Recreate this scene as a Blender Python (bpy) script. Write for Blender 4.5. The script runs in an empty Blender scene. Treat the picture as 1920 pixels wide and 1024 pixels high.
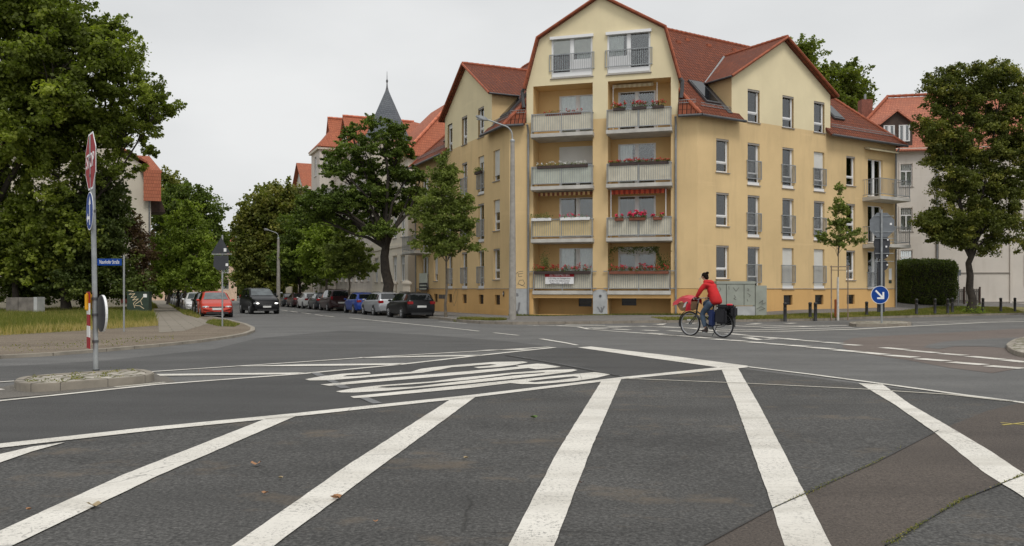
import bpy, bmesh, math, random
import numpy as np
from mathutils import Vector, Matrix
from mathutils.bvhtree import BVHTree
from mathutils.geometry import tessellate_polygon
random.seed(7)
SC=bpy.context.scene; COL=SC.collection
F=1550.0; CX=960.0; HY=541.0; SL=.0058; EYE=1.35
def G(px,py,dz=0):
    D=EYE/((py-HY)/F-SL); return Vector(((px-CX)/F*D,D,-SL*D+dz))
def W(px,py,D): return Vector(((px-CX)/F*D,D,EYE-(py-HY)/F*D))
# ---------------------------------------------------------------- helpers
class MB:
    def __init__(s,M=None): s.v=[];s.f=[];s.m=[];s.M=M;s.mi=0
    def pt(s,p):
        p=Vector(p); s.v.append(s.M@p if s.M is not None else p); return len(s.v)-1
    def face(s,pts): s.f.append([s.pt(p) for p in pts]); s.m.append(s.mi)
    def fi(s,idx): s.f.append(list(idx)); s.m.append(s.mi)
    def box(s,x0,x1,y0,y1,z0,z1):
        i=[s.pt(p) for p in ((x0,y0,z0),(x1,y0,z0),(x1,y1,z0),(x0,y1,z0),(x0,y0,z1),(x1,y0,z1),(x1,y1,z1),(x0,y1,z1))]
        for q in ((0,3,2,1),(4,5,6,7),(0,1,5,4),(1,2,6,5),(2,3,7,6),(3,0,4,7)): s.fi([i[k] for k in q])
        return s
    def prism(s,pts,vec):
        vec=Vector(vec); a=[s.pt(p) for p in pts]; b=[s.pt(Vector(p)+vec) for p in pts]; n=len(pts)
        s.fi(a[::-1]); s.fi(b)
        for k in range(n): s.fi((a[k],a[(k+1)%n],b[(k+1)%n],b[k]))
        return s
    def path(s,pts,r,n=7,caps=True):
        pts=[Vector(p) for p in pts]; N=len(pts)
        rr=r if isinstance(r,(list,tuple)) else [r]*N
        rings=[]; up=None
        for k in range(N):
            t=(pts[min(k+1,N-1)]-pts[max(k-1,0)])
            if t.length<1e-9: t=Vector((0,0,1))
            t.normalize()
            if up is None:
                up=Vector((0,0,1)) if abs(t.z)<.9 else Vector((1,0,0))
            a=t.cross(up)
            if a.length<1e-6: a=t.cross(Vector((0,1,0)))
            a.normalize(); b=a.cross(t).normalized(); up=b
            rings.append([s.pt(pts[k]+(a*math.cos(2*math.pi*j/n)+b*math.sin(2*math.pi*j/n))*rr[k]) for j in range(n)])
        for k in range(N-1):
            for j in range(n): s.fi((rings[k][j],rings[k][(j+1)%n],rings[k+1][(j+1)%n],rings[k+1][j]))
        if caps: s.fi(rings[0][::-1]); s.fi(rings[-1])
        return s
    def lathe(s,prof,c=(0,0,0),ax='z',n=20,cap=True):
        c=Vector(c); rings=[]
        for r,h in prof:
            ring=[]
            for j in range(n):
                a=2*math.pi*j/n; u,v=r*math.cos(a),r*math.sin(a)
                ring.append(s.pt(c+(Vector((u,v,h)) if ax=='z' else Vector((u,h,v)) if ax=='y' else Vector((h,u,v)))))
            rings.append(ring)
        for k in range(len(prof)-1):
            for j in range(n): s.fi((rings[k][j],rings[k][(j+1)%n],rings[k+1][(j+1)%n],rings[k+1][j]))
        if cap and prof[0][0]>1e-4: s.fi(rings[0][::-1])
        if cap and prof[-1][0]>1e-4: s.fi(rings[-1])
        return s
    def ell(s,c,r,nu=12,nv=8):
        c=Vector(c); rings=[]
        for i in range(nv+1):
            t=math.pi*i/nv; rings.append([s.pt(c+Vector((r[0]*math.sin(t)*math.cos(2*math.pi*j/nu),r[1]*math.sin(t)*math.sin(2*math.pi*j/nu),r[2]*math.cos(t)))) for j in range(nu)])
        for i in range(nv):
            for j in range(nu): s.fi((rings[i][j],rings[i+1][j],rings[i+1][(j+1)%nu],rings[i][(j+1)%nu]))
        return s
    def build(s,name,mat,parent=None,smooth=False,recalc=True,bevel=0):
        me=bpy.data.meshes.new(name)
        me.from_pydata([tuple(v) for v in s.v],[],s.f)
        for m in (mat if isinstance(mat,(list,tuple)) else [mat]): me.materials.append(m)
        me.polygons.foreach_set('material_index',s.m)
        if recalc or bevel:
            bm=bmesh.new(); bm.from_mesh(me); bmesh.ops.remove_doubles(bm,verts=bm.verts,dist=1e-5)
            if bevel: bmesh.ops.bevel(bm,geom=[e for e in bm.edges if len(e.link_faces)==2 and e.calc_face_angle(0)>.6],offset=bevel,segments=2,affect='EDGES',clamp_overlap=True)
            bmesh.ops.recalc_face_normals(bm,faces=bm.faces); bm.to_mesh(me); bm.free()
        if smooth:
            me.polygons.foreach_set('use_smooth',[True]*len(me.polygons))
            me.set_sharp_from_angle(angle=math.radians(42))
        return link(name,me,parent)
def link(name,me,parent=None):
    o=bpy.data.objects.new(name,me); COL.objects.link(o)
    if parent is not None:
        o.parent=parent
        if parent.type=='EMPTY': o.matrix_parent_inverse=Matrix.Translation(parent.location).inverted()
    return o
def tag(o,label=None,cat=None,group=None,kind=None):
    if label: o['label']=label
    if cat: o['category']=cat
    if group: o['group']=group
    if kind: o['kind']=kind
    return o
def thing(name,label,cat,loc=(0,0,0),group=None):
    o=bpy.data.objects.new(name,None); COL.objects.link(o); o.location=loc; o.empty_display_size=.2
    return tag(o,label,cat,group)
def local_child(o): o.matrix_parent_inverse=Matrix(); return o
def copy_tree(o,parent=None):
    c=o.copy(); COL.objects.link(c)
    if parent is not None: c.parent=parent
    for ch in list(o.children): copy_tree(ch,c)
    return c
def move(o,loc,rz=0,sc=1):     # things built at the world origin then placed
    o.location=loc; o.rotation_euler=(0,0,rz); o.scale=(sc,sc,sc); return o
# ---------------------------------------------------------------- materials
def newmat(name):
    m=bpy.data.materials.new(name); m.use_nodes=True; nt=m.node_tree
    for n in list(nt.nodes):
        if n.type!='OUTPUT_MATERIAL': nt.nodes.remove(n)
    return m,nt,nt.nodes,nt.links,[n for n in nt.nodes if n.type=='OUTPUT_MATERIAL'][0]
def noise(nt,scale,detail=4,vec=None,rough=.55):
    n=nt.nodes.new('ShaderNodeTexNoise'); n.inputs['Scale'].default_value=scale; n.inputs['Detail'].default_value=detail; n.inputs['Roughness'].default_value=rough
    if vec is not None: nt.links.new(vec,n.inputs['Vector'])
    return n.outputs['Fac']
def ramp(nt,fac,stops):
    r=nt.nodes.new('ShaderNodeValToRGB'); cr=r.color_ramp
    while len(cr.elements)<len(stops): cr.elements.new(.5)
    for e,(p,c) in zip(cr.elements,stops): e.position=p; e.color=(*c,1) if len(c)==3 else c
    nt.links.new(fac,r.inputs['Fac']); return r.outputs['Color']
def mix(nt,fac,a,b,mode='MIX'):
    m=nt.nodes.new('ShaderNodeMix'); m.data_type='RGBA'; m.blend_type=mode
    for s,v in ((m.inputs[0],fac),(m.inputs[6],a),(m.inputs[7],b)):
        if isinstance(v,bpy.types.NodeSocket): nt.links.new(v,s)
        elif isinstance(v,(int,float)): s.default_value=v
        else: s.default_value=(*v,1)
    return m.outputs[2]
def mth(nt,op,a,b=0):
    m=nt.nodes.new('ShaderNodeMath'); m.operation=op
    for s,v in ((m.inputs[0],a),(m.inputs[1],b)):
        if isinstance(v,bpy.types.NodeSocket): nt.links.new(v,s)
        else: s.default_value=v
    return m.outputs[0]
def wpos(nt): return nt.nodes.new('ShaderNodeNewGeometry').outputs['Position']
def mapv(nt,vec,sc=(1,1,1)):
    m=nt.nodes.new('ShaderNodeMapping'); m.inputs['Scale'].default_value=sc; nt.links.new(vec,m.inputs['Vector']); return m.outputs['Vector']
def pbr(nt,out,col,rough=.7,metal=0,bump=None,bs=.3,bd=.01,coat=0,spec=.5):
    p=nt.nodes.new('ShaderNodeBsdfPrincipled')
    if isinstance(col,bpy.types.NodeSocket): nt.links.new(col,p.inputs['Base Color'])
    else: p.inputs['Base Color'].default_value=(*col,1)
    if isinstance(rough,bpy.types.NodeSocket): nt.links.new(rough,p.inputs['Roughness'])
    else: p.inputs['Roughness'].default_value=rough
    p.inputs['Metallic'].default_value=metal; p.inputs['Coat Weight'].default_value=coat; p.inputs['Coat Roughness'].default_value=.05
    p.inputs['Specular IOR Level'].default_value=spec
    if bump is not None:
        b=nt.nodes.new('ShaderNodeBump'); b.inputs['Strength'].default_value=bs; b.inputs['Distance'].default_value=bd
        nt.links.new(bump,b.inputs['Height']); nt.links.new(b.outputs['Normal'],p.inputs['Normal'])
    nt.links.new(p.outputs[0],out.inputs['Surface']); return p
def simple(name,col,rough=.6,metal=0,var=.15,scale=3,bump=.1,coat=0,spec=.5):
    m,nt,N,L,out=newmat(name); v=N.new('ShaderNodeTexCoord').outputs['Object']
    f=noise(nt,scale,5,v); d=tuple(c*(1-var) for c in col); l=tuple(min(1,c*(1+var)) for c in col)
    pbr(nt,out,ramp(nt,f,[(.3,d),(.7,l)]),rough,metal,noise(nt,scale*12,3,v) if bump else None,bump,.005,coat,spec); return m
def emis(name,col,st):
    m,nt,N,L,out=newmat(name); p=pbr(nt,out,col,.2); p.inputs['Emission Color'].default_value=(*col,1); p.inputs['Emission Strength'].default_value=st; return m
def asphalt(name,a,b,grain=90,rough=.85,stain=None,st=(.55,.7),gc=1.35,crack=False):
    m,nt,N,L,out=newmat(name); v=wpos(nt)
    c=ramp(nt,noise(nt,.5,6,v,.65),[(.3,a),(.72,b)])
    g=noise(nt,grain,2,v,.8)
    c=mix(nt,1,c,ramp(nt,g,[(.36,(.55,.55,.55)),(.5,(1,1,1)),(.66,(gc,gc,gc)),(.76,(2.4,2.3,2.2))]),'MULTIPLY')
    if stain:
        s=mth(nt,'MULTIPLY',ramp(nt,noise(nt,.9,7,mapv(nt,v,(.9,1.15,1)),.72),[(st[0],(0,0,0)),(st[1],(1,1,1))]),.75)
        c=mix(nt,s,c,stain)
    if crack:
        vo=N.new('ShaderNodeTexVoronoi'); vo.feature='DISTANCE_TO_EDGE'; vo.inputs['Scale'].default_value=.55; L.new(mix(nt,.35,v,noise(nt,2.2,5,v)),vo.inputs['Vector'])
        ck=mth(nt,'MULTIPLY',ramp(nt,vo.outputs[0],[(0,(1,1,1)),(.006,(0,0,0))]),ramp(nt,noise(nt,.35,3,v),[(.52,(0,0,0)),(.58,(.8,.8,.8))])); c=mix(nt,ck,c,(.025,.024,.022))
    # faint tyre polished streaks
    c=mix(nt,.35,c,mix(nt,1,c,ramp(nt,noise(nt,1.3,3,mapv(nt,v,(.15,1.2,1))),[(.35,(.75,.75,.75)),(.65,(1.3,1.3,1.3))]),'MULTIPLY'))
    pbr(nt,out,c,rough,0,g,.9,.008,0,.35); return m
def plaster(name,col,dirt=(.5,.36,.2),amt=.35,grime=True,cool=None):
    m,nt,N,L,out=newmat(name); v=wpos(nt)
    d=tuple(c*.9 for c in col); l=tuple(min(1,c*1.06) for c in col)
    c=ramp(nt,noise(nt,.35,6,v,.6),[(.3,d),(.7,l)])
    if grime:
        f=mth(nt,'MULTIPLY',ramp(nt,noise(nt,1.1,6,mapv(nt,v,(1.6,1.6,.22)),.65),[(.5,(0,0,0)),(.78,(1,1,1))]),amt)
        c=mix(nt,f,c,dirt)
    f2=mth(nt,'MULTIPLY',ramp(nt,noise(nt,.5,2,mapv(nt,v,(.5,.5,6))),[(.66,(0,0,0)),(.7,(1,1,1))]),.25)
    c=mix(nt,f2,c,tuple(min(1,x*1.08+.02) for x in col))
    pbr(nt,out,c,.92,0,noise(nt,60,4,v),.35,.006,0,.2); return m
def rooftile(name,a,b,c3,tw=.22,th=.33,flat=False):
    m,nt,N,L,out=newmat(name); uv=N.new('ShaderNodeUVMap').outputs['UV']
    br=N.new('ShaderNodeTexBrick'); L.new(uv,br.inputs['Vector']); br.offset=.5 if flat else 0
    br.inputs['Color1'].default_value=(*a,1); br.inputs['Color2'].default_value=(*b,1); br.inputs['Mortar'].default_value=tuple(x*.35 for x in a)+(1,)
    br.inputs['Scale'].default_value=1; br.inputs['Brick Width'].default_value=tw; br.inputs['Row Height'].default_value=th; br.inputs['Mortar Size'].default_value=.012 if flat else .028
    v=wpos(nt); c=mix(nt,ramp(nt,noise(nt,.8,5,v,.7),[(.4,(0,0,0)),(.75,(.8,.8,.8))]),br.outputs['Color'],c3)
    sx=N.new('ShaderNodeSeparateXYZ'); L.new(uv,sx.inputs[0])
    saw=mth(nt,'FRACT',mth(nt,'DIVIDE',sx.outputs[1],th)); 
    wv=mth(nt,'SINE',mth(nt,'MULTIPLY',sx.outputs[0],2*math.pi/tw))
    h=mth(nt,'SUBTRACT',mth(nt,'MULTIPLY',wv,0 if flat else .5),mth(nt,'MULTIPLY',saw,.9))
    pbr(nt,out,c,.75,0,h,1,.11,0,.3); return m
def leafmat(name,stops,trans=.3):
    stops=[(p,(c[0]*1.75,c[1]*1.5,c[2]*1.15)) for p,c in stops]
    m,nt,N,L,out=newmat(name); at=N.new('ShaderNodeAttribute'); at.attribute_name='tint'
    c=ramp(nt,at.outputs['Fac'],stops)
    p=N.new('ShaderNodeBsdfPrincipled'); L.new(c,p.inputs['Base Color']); p.inputs['Roughness'].default_value=.6; p.inputs['Specular IOR Level'].default_value=.25
    t=N.new('ShaderNodeBsdfTranslucent'); L.new(mix(nt,1,c,(1.5,1.7,.6),'MULTIPLY'),t.inputs['Color'])
    mx=N.new('ShaderNodeMixShader'); mx.inputs[0].default_value=trans; L.new(p.outputs[0],mx.inputs[1]); L.new(t.outputs[0],mx.inputs[2]); L.new(mx.outputs[0],out.inputs['Surface']); return m
def glassmat(name='window glass',tint=(.93,.95,.94),refl=1.0):
    m,nt,N,L,out=newmat(name); t=N.new('ShaderNodeBsdfTransparent'); t.inputs[0].default_value=(*tint,1)
    g=N.new('ShaderNodeBsdfGlossy'); g.inputs['Roughness'].default_value=.03; g.inputs['Color'].default_value=(.95,.97,.98,1)
    fr=N.new('ShaderNodeFresnel'); fr.inputs[0].default_value=1.5
    f=mth(nt,'MINIMUM',mth(nt,'ADD',mth(nt,'MULTIPLY',fr.outputs[0],1.7*refl),.05),1)
    b=N.new('ShaderNodeBump'); b.inputs['Strength'].default_value=.04; b.inputs['Distance'].default_value=.05; L.new(noise(nt,1.2,2,wpos(nt)),b.inputs['Height']); L.new(b.outputs[0],g.inputs['Normal'])
    mx=N.new('ShaderNodeMixShader'); L.new(f,mx.inputs[0]); L.new(t.outputs[0],mx.inputs[1]); L.new(g.outputs[0],mx.inputs[2]); L.new(mx.outputs[0],out.inputs['Surface']); return m
M={}
M['road']=asphalt('worn grey asphalt',(.110,.109,.106),(.152,.150,.145),60,stain=(.18,.168,.15),st=(.6,.85),gc=1.2)
M['coarse']=asphalt('coarse dark asphalt',(.050,.049,.047),(.086,.084,.080),38,.9,stain=(.135,.108,.080),st=(.55,.68),gc=1.6,crack=True)
M['lane']=asphalt('fresh dark asphalt',(.058,.057,.056),(.076,.075,.073),70,.8,gc=1.15)
M['lane2']=asphalt('middle dark asphalt',(.078,.077,.075),(.104,.102,.099),70,.8,gc=1.15)
M['brown']=asphalt('brown mastic asphalt',(.070,.058,.050),(.100,.083,.070),60,.85,gc=1.2)
M['brown2']=asphalt('reddish brown asphalt',(.135,.108,.095),(.165,.138,.12),60,.85,gc=1.15)
M['dirt']=asphalt('gravel and dirt footway',(.140,.110,.080),(.205,.168,.125),25,.95,stain=(.12,.125,.05),st=(.6,.72),gc=1.3)
M['foot']=asphalt('footway asphalt',(.15,.14,.13),(.20,.19,.175),40,.9,gc=1.2)
M['earth']=asphalt('dry grass soil',(.15,.15,.05),(.27,.23,.11),8,.95,gc=1.3)
M['apron']=asphalt('concrete apron',(.13,.12,.105),(.17,.155,.135),60,.9,gc=1.1)
def slabs():
    m,nt,N,L,out=newmat('worn paving slabs'); v=wpos(nt)
    mp=N.new('ShaderNodeMapping'); mp.inputs['Rotation'].default_value=(0,0,math.radians(-24)); L.new(v,mp.inputs['Vector'])
    br=N.new('ShaderNodeTexBrick'); L.new(mp.outputs[0],br.inputs['Vector']); br.inputs['Color1'].default_value=(.20,.175,.14,1); br.inputs['Color2'].default_value=(.255,.225,.185,1); br.inputs['Mortar'].default_value=(.11,.10,.07,1)
    br.inputs['Scale'].default_value=1; br.inputs['Brick Width'].default_value=.9; br.inputs['Row Height'].default_value=.9; br.inputs['Mortar Size'].default_value=.035; br.inputs['Mortar Smooth'].default_value=.5
    c=mix(nt,mth(nt,'MULTIPLY',noise(nt,3,6,v),.6),br.outputs['Color'],(.2,.175,.135))
    pbr(nt,out,c,.9,0,noise(nt,20,4,v),.5,.01); return m
M['slab']=slabs()
def cobble():
    m,nt,N,L,out=newmat('granite setts with moss'); v=wpos(nt)
    vo=N.new('ShaderNodeTexVoronoi'); vo.feature='DISTANCE_TO_EDGE'; vo.inputs['Scale'].default_value=4.6; vo.inputs['Randomness'].default_value=.55; L.new(v,vo.inputs['Vector'])
    vc=N.new('ShaderNodeTexVoronoi'); vc.inputs['Scale'].default_value=4.6; vc.inputs['Randomness'].default_value=.55; L.new(v,vc.inputs['Vector'])
    sep=N.new('ShaderNodeSeparateColor'); L.new(vc.outputs['Color'],sep.inputs[0])
    c=ramp(nt,sep.outputs[0],[(0,(.25,.225,.19)),(1,(.50,.46,.40))])
    c=mix(nt,ramp(nt,vo.outputs[0],[(.05,(1,1,1)),(.13,(0,0,0))]),c,mix(nt,noise(nt,3,4,v),(.12,.10,.07),(.13,.13,.05)))
    pbr(nt,out,c,.85,0,ramp(nt,vo.outputs[0],[(0,(0,0,0)),(.15,(1,1,1))]),.8,.03); return m
M['cobble']=cobble()
M['kerb']=simple('granite kerb',(.28,.25,.205),.9,0,.25,2.5,.4)
M['kerbdark']=simple('dirty kerb stone',(.24,.21,.17),.9,0,.25,2.5,.4)
def paint(name,col,wear=.52,w2=.62):
    m,nt,N,L,out=newmat(name); v=wpos(nt)
    c=ramp(nt,noise(nt,1.6,6,v,.6),[(.3,tuple(x*.86 for x in col)),(.7,col)])
    w=mth(nt,'MULTIPLY',ramp(nt,noise(nt,38,6,v,.85),[(wear,(0,0,0)),(w2,(1,1,1))]),ramp(nt,noise(nt,1.7,4,v,.6),[(.35,(.25,.25,.25)),(.65,(1,1,1))]))
    tg=ramp(nt,noise(nt,.8,5,mapv(nt,v,(.25,2.2,1)),.6),[(.45,(1,1,1)),(.75,(.72,.71,.69))]); c=mix(nt,1,c,tg,'MULTIPLY')
    vo=nt.nodes.new('ShaderNodeTexVoronoi'); vo.feature='DISTANCE_TO_EDGE'; vo.inputs['Scale'].default_value=1.1; nt.links.new(mix(nt,.25,v,noise(nt,3,3,v)),vo.inputs['Vector'])
    ck=mth(nt,'MULTIPLY',ramp(nt,vo.outputs[0],[(0,(1,1,1)),(.008,(0,0,0))]),ramp(nt,noise(nt,.6,2,v),[(.5,(0,0,0)),(.6,(.7,.7,.7))])); w=mth(nt,'MAXIMUM',w,ck)
    c=mix(nt,w,c,(.12,.115,.11)); pbr(nt,out,c,.75,0,noise(nt,70,3,v),.4,.004,0,.3); return m
M['mark']=paint('thermoplastic road paint',(.74,.71,.645))
M['mark2']=paint('faded road paint',(.60,.57,.49),.5,.62)
M['mark3']=paint('ghost of removed paint',(.20,.205,.21),.45,.6)
M['tar']=simple('tar joint',(.03,.03,.03),.6)
M['ypaint']=paint('yellow survey spray',(.55,.45,.12),.5,.6)
M['yel']=plaster('ochre yellow render',(.70,.515,.275),(.42,.31,.18),.36)
M['yel2']=plaster('orange yellow plinth render',(.67,.415,.17),(.42,.26,.11),.4)
M['cream']=plaster('pale cream render',(.77,.67,.44),(.6,.5,.33),.2)
M['recess']=plaster('ochre balcony render',(.69,.475,.225),(.5,.33,.15),.2)
M['white']=plaster('off white old render',(.66,.61,.55),(.42,.37,.30),.35)
M['white2']=plaster('pale greyish cream render',(.70,.64,.54),(.5,.43,.33),.25)
M['concr']=simple('painted concrete grey',(.42,.43,.43),.85,0,.15,2,.2)
M['tile']=rooftile('red clay pantiles',(.28,.076,.033),(.19,.052,.024),(.16,.05,.03))
M['tile2']=rooftile('orange clay plain tiles',(.43,.135,.068),(.34,.10,.052),(.30,.10,.055),.18,.28,True)
M['tile3']=rooftile('weathered red tiles',(.48,.17,.10),(.38,.13,.08),(.30,.12,.08),.2,.3,True)
M['slate']=rooftile('grey slate',(.12,.13,.145),(.09,.10,.115),(.15,.16,.17),.22,.2,True)
M['ridge']=simple('ridge tiles',(.31,.082,.036),.75,0,.3,4,.3)
M['ridge2']=simple('orange ridge tiles',(.55,.17,.09),.75,0,.3,4,.3)
M['zinc']=simple('zinc',(.26,.27,.28),.5,.5,.2,2,.1)
M['zincd']=simple('dark zinc gutter',(.11,.11,.115),.5,.4,.2,2,.1)
M['galv']=simple('galvanised steel',(.33,.345,.35),.55,.4,.2,6,.1)
M['rail']=simple('grey painted railing',(.30,.315,.325),.5,.2,.15,3,0)
M['pvc']=simple('white window plastic',(.78,.78,.78),.35,0,.04,1,0)
M['shutter']=simple('roller shutter slats',(.70,.69,.65),.5,0,.06,1,0)
M['sill']=simple('metal sill',(.30,.27,.24),.6,.1,.15,2,0)
M['slabc']=simple('balcony slab concrete',(.50,.48,.44),.85,0,.18,1.5,.3)
M['glass']=glassmat()
M['blind']=simple('grey blind',(.66,.62,.55),.8,0,.1,3,0)
M['curtain']=simple('net curtain',(.80,.80,.77),.9,0,.1,6,0)
M['dark']=simple('dark interior',(.02,.02,.02),.9)
M['wooddark']=simple('dark stained wood',(.055,.03,.02),.7,0,.3,4,.3)
M['black']=simple('black plastic',(.018,.018,.019),.5,0,.2,4,.1)
M['panelw']=simple('cream balcony panel',(.66,.62,.50),.7,0,.12,2,0)
M['panely']=simple('yellowish balcony panel',(.68,.54,.29),.7,0,.12,2,0)
M['panelg']=simple('greenish white balcony panel',(.55,.58,.50),.7,0,.12,2,0)
M['terra']=simple('brown planter',(.20,.065,.035),.7,0,.2,5,.1)
M['blackpl']=simple('dark planter',(.05,.03,.025),.6,0,.2,5,.1)
M['awred']=simple('orange red awning cloth',(.58,.10,.045),.85,0,.1,3,0)
M['awbrn']=simple('brown awning cloth',(.22,.07,.04),.85,0,.1,3,0)
M['awcream']=simple('cream awning cloth',(.55,.48,.32),.85,0,.1,3,0)
M['flower']=simple('red geranium petals',(.55,.015,.03),.6,0,.3,8,0)
M['pink']=simple('pink geranium petals',(.75,.03,.12),.6,0,.3,8,0)
M['graf']=simple('dark spray paint',(.10,.09,.085),.7)
M['grafw']=simple('white spray paint',(.66,.54,.36),.7)
M['bark']=simple('bark',(.038,.031,.024),.95,0,.45,5,1)
M['bark2']=simple('young grey brown bark',(.12,.10,.075),.95,0,.35,6,.6)
M['limewash']=simple('lime washed trunk',(.55,.52,.47),.9,0,.2,5,.4)
M['stake']=simple('weathered stake wood',(.27,.20,.14),.9,0,.25,6,.4)
M['rust']=simple('rusty orange steel',(.30,.08,.02),.8,0,.3,8,.3)
M['cgrey']=simple('grey cabinet polyester',(.31,.33,.29),.7,0,.12,2,.15)
M['cgreen']=simple('dark green cabinet',(.025,.045,.03),.6,0,.2,3,.1)
M['cbox']=simple('weathered concrete box',(.16,.145,.13),.9,0,.3,3,.4)
M['pole']=simple('concrete lamp column',(.31,.29,.26),.85,0,.18,4,.3)
M['signblue']=simple('blue sign foil',(.006,.05,.26),.6,0,.05,2,0,0,.2)
M['signred']=simple('red sign foil',(.33,.010,.016),.6,0,.05,2,0,0,.2)
M['signwhite']=simple('white sign foil',(.80,.80,.80),.35,0,.03,2,0)
M['signback']=simple('grey back of sign plate',(.17,.185,.20),.55,.3,.15,4,0)
M['signdark']=simple('dark back of sign plate',(.045,.048,.055),.55,.2,.15,4,0)
M['signyel']=simple('yellow housing',(.70,.36,.01),.5,0,.05,2,0)
M['tyre']=simple('tyre rubber',(.016,.016,.016),.85,0,.2,6,.2)
M['rim']=simple('alloy rim',(.45,.45,.46),.3,.8,.05,3,0)
M['cglass']=simple('tinted car glass',(.012,.014,.016),.04,0,.1,1,0,0,.9)
M['wglass']=simple('windscreen glass with painted reflection',(.085,.10,.105),.06,0,.5,2,0,0,.9)  # base colour lightened to imitate sky reflection, and seats seen inside
M['chrome']=simple('chrome',(.6,.6,.6),.15,1,.05,2,0)
M['lampglass']=simple('clear lamp glass',(.45,.46,.47),.12,.3,.1,6,0)
M['tail']=simple('red lamp glass',(.30,.008,.010),.15,0,.1,4,0)
M['plate']=simple('licence plate',(.68,.68,.66),.4,0,.05,3,0)
M['beam']=emis('lit headlamp',(1,.97,.9),3)
def cpaint(n,c): return simple(n,c,.4,.1,.04,1,0,.3,.3)
M['leafbrown']=simple('fallen brown leaf',(.38,.20,.10),.8,0,.3,20,0)
M['leaftan']=simple('fallen tan leaf',(.38,.30,.18),.8,0,.3,20,0)
# leaves
def LM(k,n,a,b,c,tr=.32): M[k]=leafmat(n,[(0,a),(.6,b),(1,c)],tr)
LM('lplane','plane tree leaves',(.045,.065,.018),(.088,.128,.028),(.20,.26,.065),.42)
LM('ldark','dark shrub leaves',(.028,.046,.016),(.050,.078,.024),(.09,.125,.04))
LM('lstreet','bright street tree leaves',(.060,.095,.018),(.105,.165,.028),(.16,.23,.045))
LM('lrob','robinia leaves',(.034,.058,.016),(.062,.102,.025),(.115,.17,.042))
LM('lhorn','hornbeam leaves',(.052,.078,.024),(.090,.130,.036),(.15,.20,.065))
M['llinden']=leafmat('linden leaves with pale bracts',[(0,(.036,.050,.014)),(.5,(.060,.082,.020)),(.75,(.105,.130,.034)),(1,(.20,.21,.065))])
LM('llind2','far linden leaves',(.055,.078,.024),(.095,.12,.034),(.18,.19,.065))
LM('lpurple','dark red brown leaves',(.045,.030,.028),(.07,.05,.04),(.10,.09,.05))
LM('lhedge','hedge leaves',(.030,.050,.016),(.050,.078,.022),(.09,.125,.035))
LM('lfar','far trees',(.045,.068,.026),(.07,.10,.035),(.11,.14,.05))
M['lgrass']=leafmat('grass blades',[(0,(.05,.075,.018)),(.45,(.085,.11,.030)),(.75,(.16,.16,.07)),(1,(.24,.22,.13))],.35)
LM('lflower','window box leaves',(.03,.06,.02),(.06,.1,.03),(.09,.14,.04))
LM('lpot','pot plant leaves',(.05,.08,.035),(.10,.14,.06),(.16,.2,.09))
# ---------------------------------------------------------------- foliage
def leafmesh(name,P,size,mat,parent,rng,up=.5,aspect=.75,out=None,cl=None,hanging=0,clustervar=.72,pal=None):
    n=len(P); nr=rng.normal(size=(n,3)); nr[:,2]+=up
    if out is not None: nr+=out*.7
    nr/=np.linalg.norm(nr,axis=1)[:,None]
    a=rng.normal(size=(n,3)); a[:,2]-=hanging; u=a-(a*nr).sum(1)[:,None]*nr; u/=np.linalg.norm(u,axis=1)[:,None]; v=np.cross(nr,u)
    s=(size*rng.uniform(.65,1.3,n))[:,None]
    V=np.empty((n,4,3)); V[:,0]=P-u*s*.5; V[:,1]=P+v*s*.5*aspect+nr*s*.08; V[:,2]=P+u*s*.5; V[:,3]=P-v*s*.5*aspect+nr*s*.08
    me=bpy.data.meshes.new(name); me.vertices.add(n*4); me.vertices.foreach_set('co',V.reshape(-1)); me.loops.add(n*4); me.loops.foreach_set('vertex_index',np.arange(n*4,dtype=np.int32))
    me.polygons.add(n); me.polygons.foreach_set('loop_start',np.arange(0,n*4,4,dtype=np.int32)); me.update(calc_edges=True)
    t=rng.uniform(0,1,n)*(1-clustervar)
    if cl is not None: t+=cl*clustervar
    else: t+=rng.uniform(0,1,n)*clustervar
    at=me.attributes.new('tint','FLOAT','FACE'); at.data.foreach_set('value',np.clip(t,0,1).astype(np.float32)); me.materials.append(mat)
    return link(name,me,parent)
def crown(root,lobes,nclump,nleaf,crad,leaf,mat,seed,flat=.65,shell=.5,hang=0,up=.6,spike=1):
    """lobes: (Vector centre, (rx,ry,rz)); returns clump centres"""
    rng=np.random.default_rng(seed); wts=np.array([l[1][0]*l[1][2] for l in lobes])**.8; wts/=wts.sum()
    li=rng.choice(len(lobes),nclump,p=wts); C=np.array([l[0][:] for l in lobes])[li]; R=np.array([l[1] for l in lobes])[li]
    d=rng.normal(size=(nclump,3)); d/=np.linalg.norm(d,axis=1)[:,None]; r=rng.uniform(shell**2,1,nclump)**.5
    CC=C+d*r[:,None]*R
    k=rng.integers(0,nclump,nclump*nleaf); q=rng.normal(size=(len(k),3)); qn=q/np.linalg.norm(q,axis=1)[:,None]
    rad=(crad*rng.uniform(.55,1.35,nclump))[k]; ax=d+rng.normal(size=d.shape)*.6+np.array([0,0,.25]); ax/=np.linalg.norm(ax,axis=1)[:,None]
    tt=rng.uniform(-1,1.25,len(k))*rad*spike; wd=np.clip(1-np.abs(tt)/(1.35*rad),.12,1)*rad*.8
    P=CC[k]+ax[k]*tt[:,None]*np.array([1,1,flat**.5])+q*(.52*wd)[:,None]*np.array([1,1,flat])
    tint=rng.uniform(0,1,nclump)[k]
    leafmesh('crown',P,leaf,mat,root,rng,up=up,out=qn,cl=tint,hanging=hang)
    return CC,li
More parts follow.
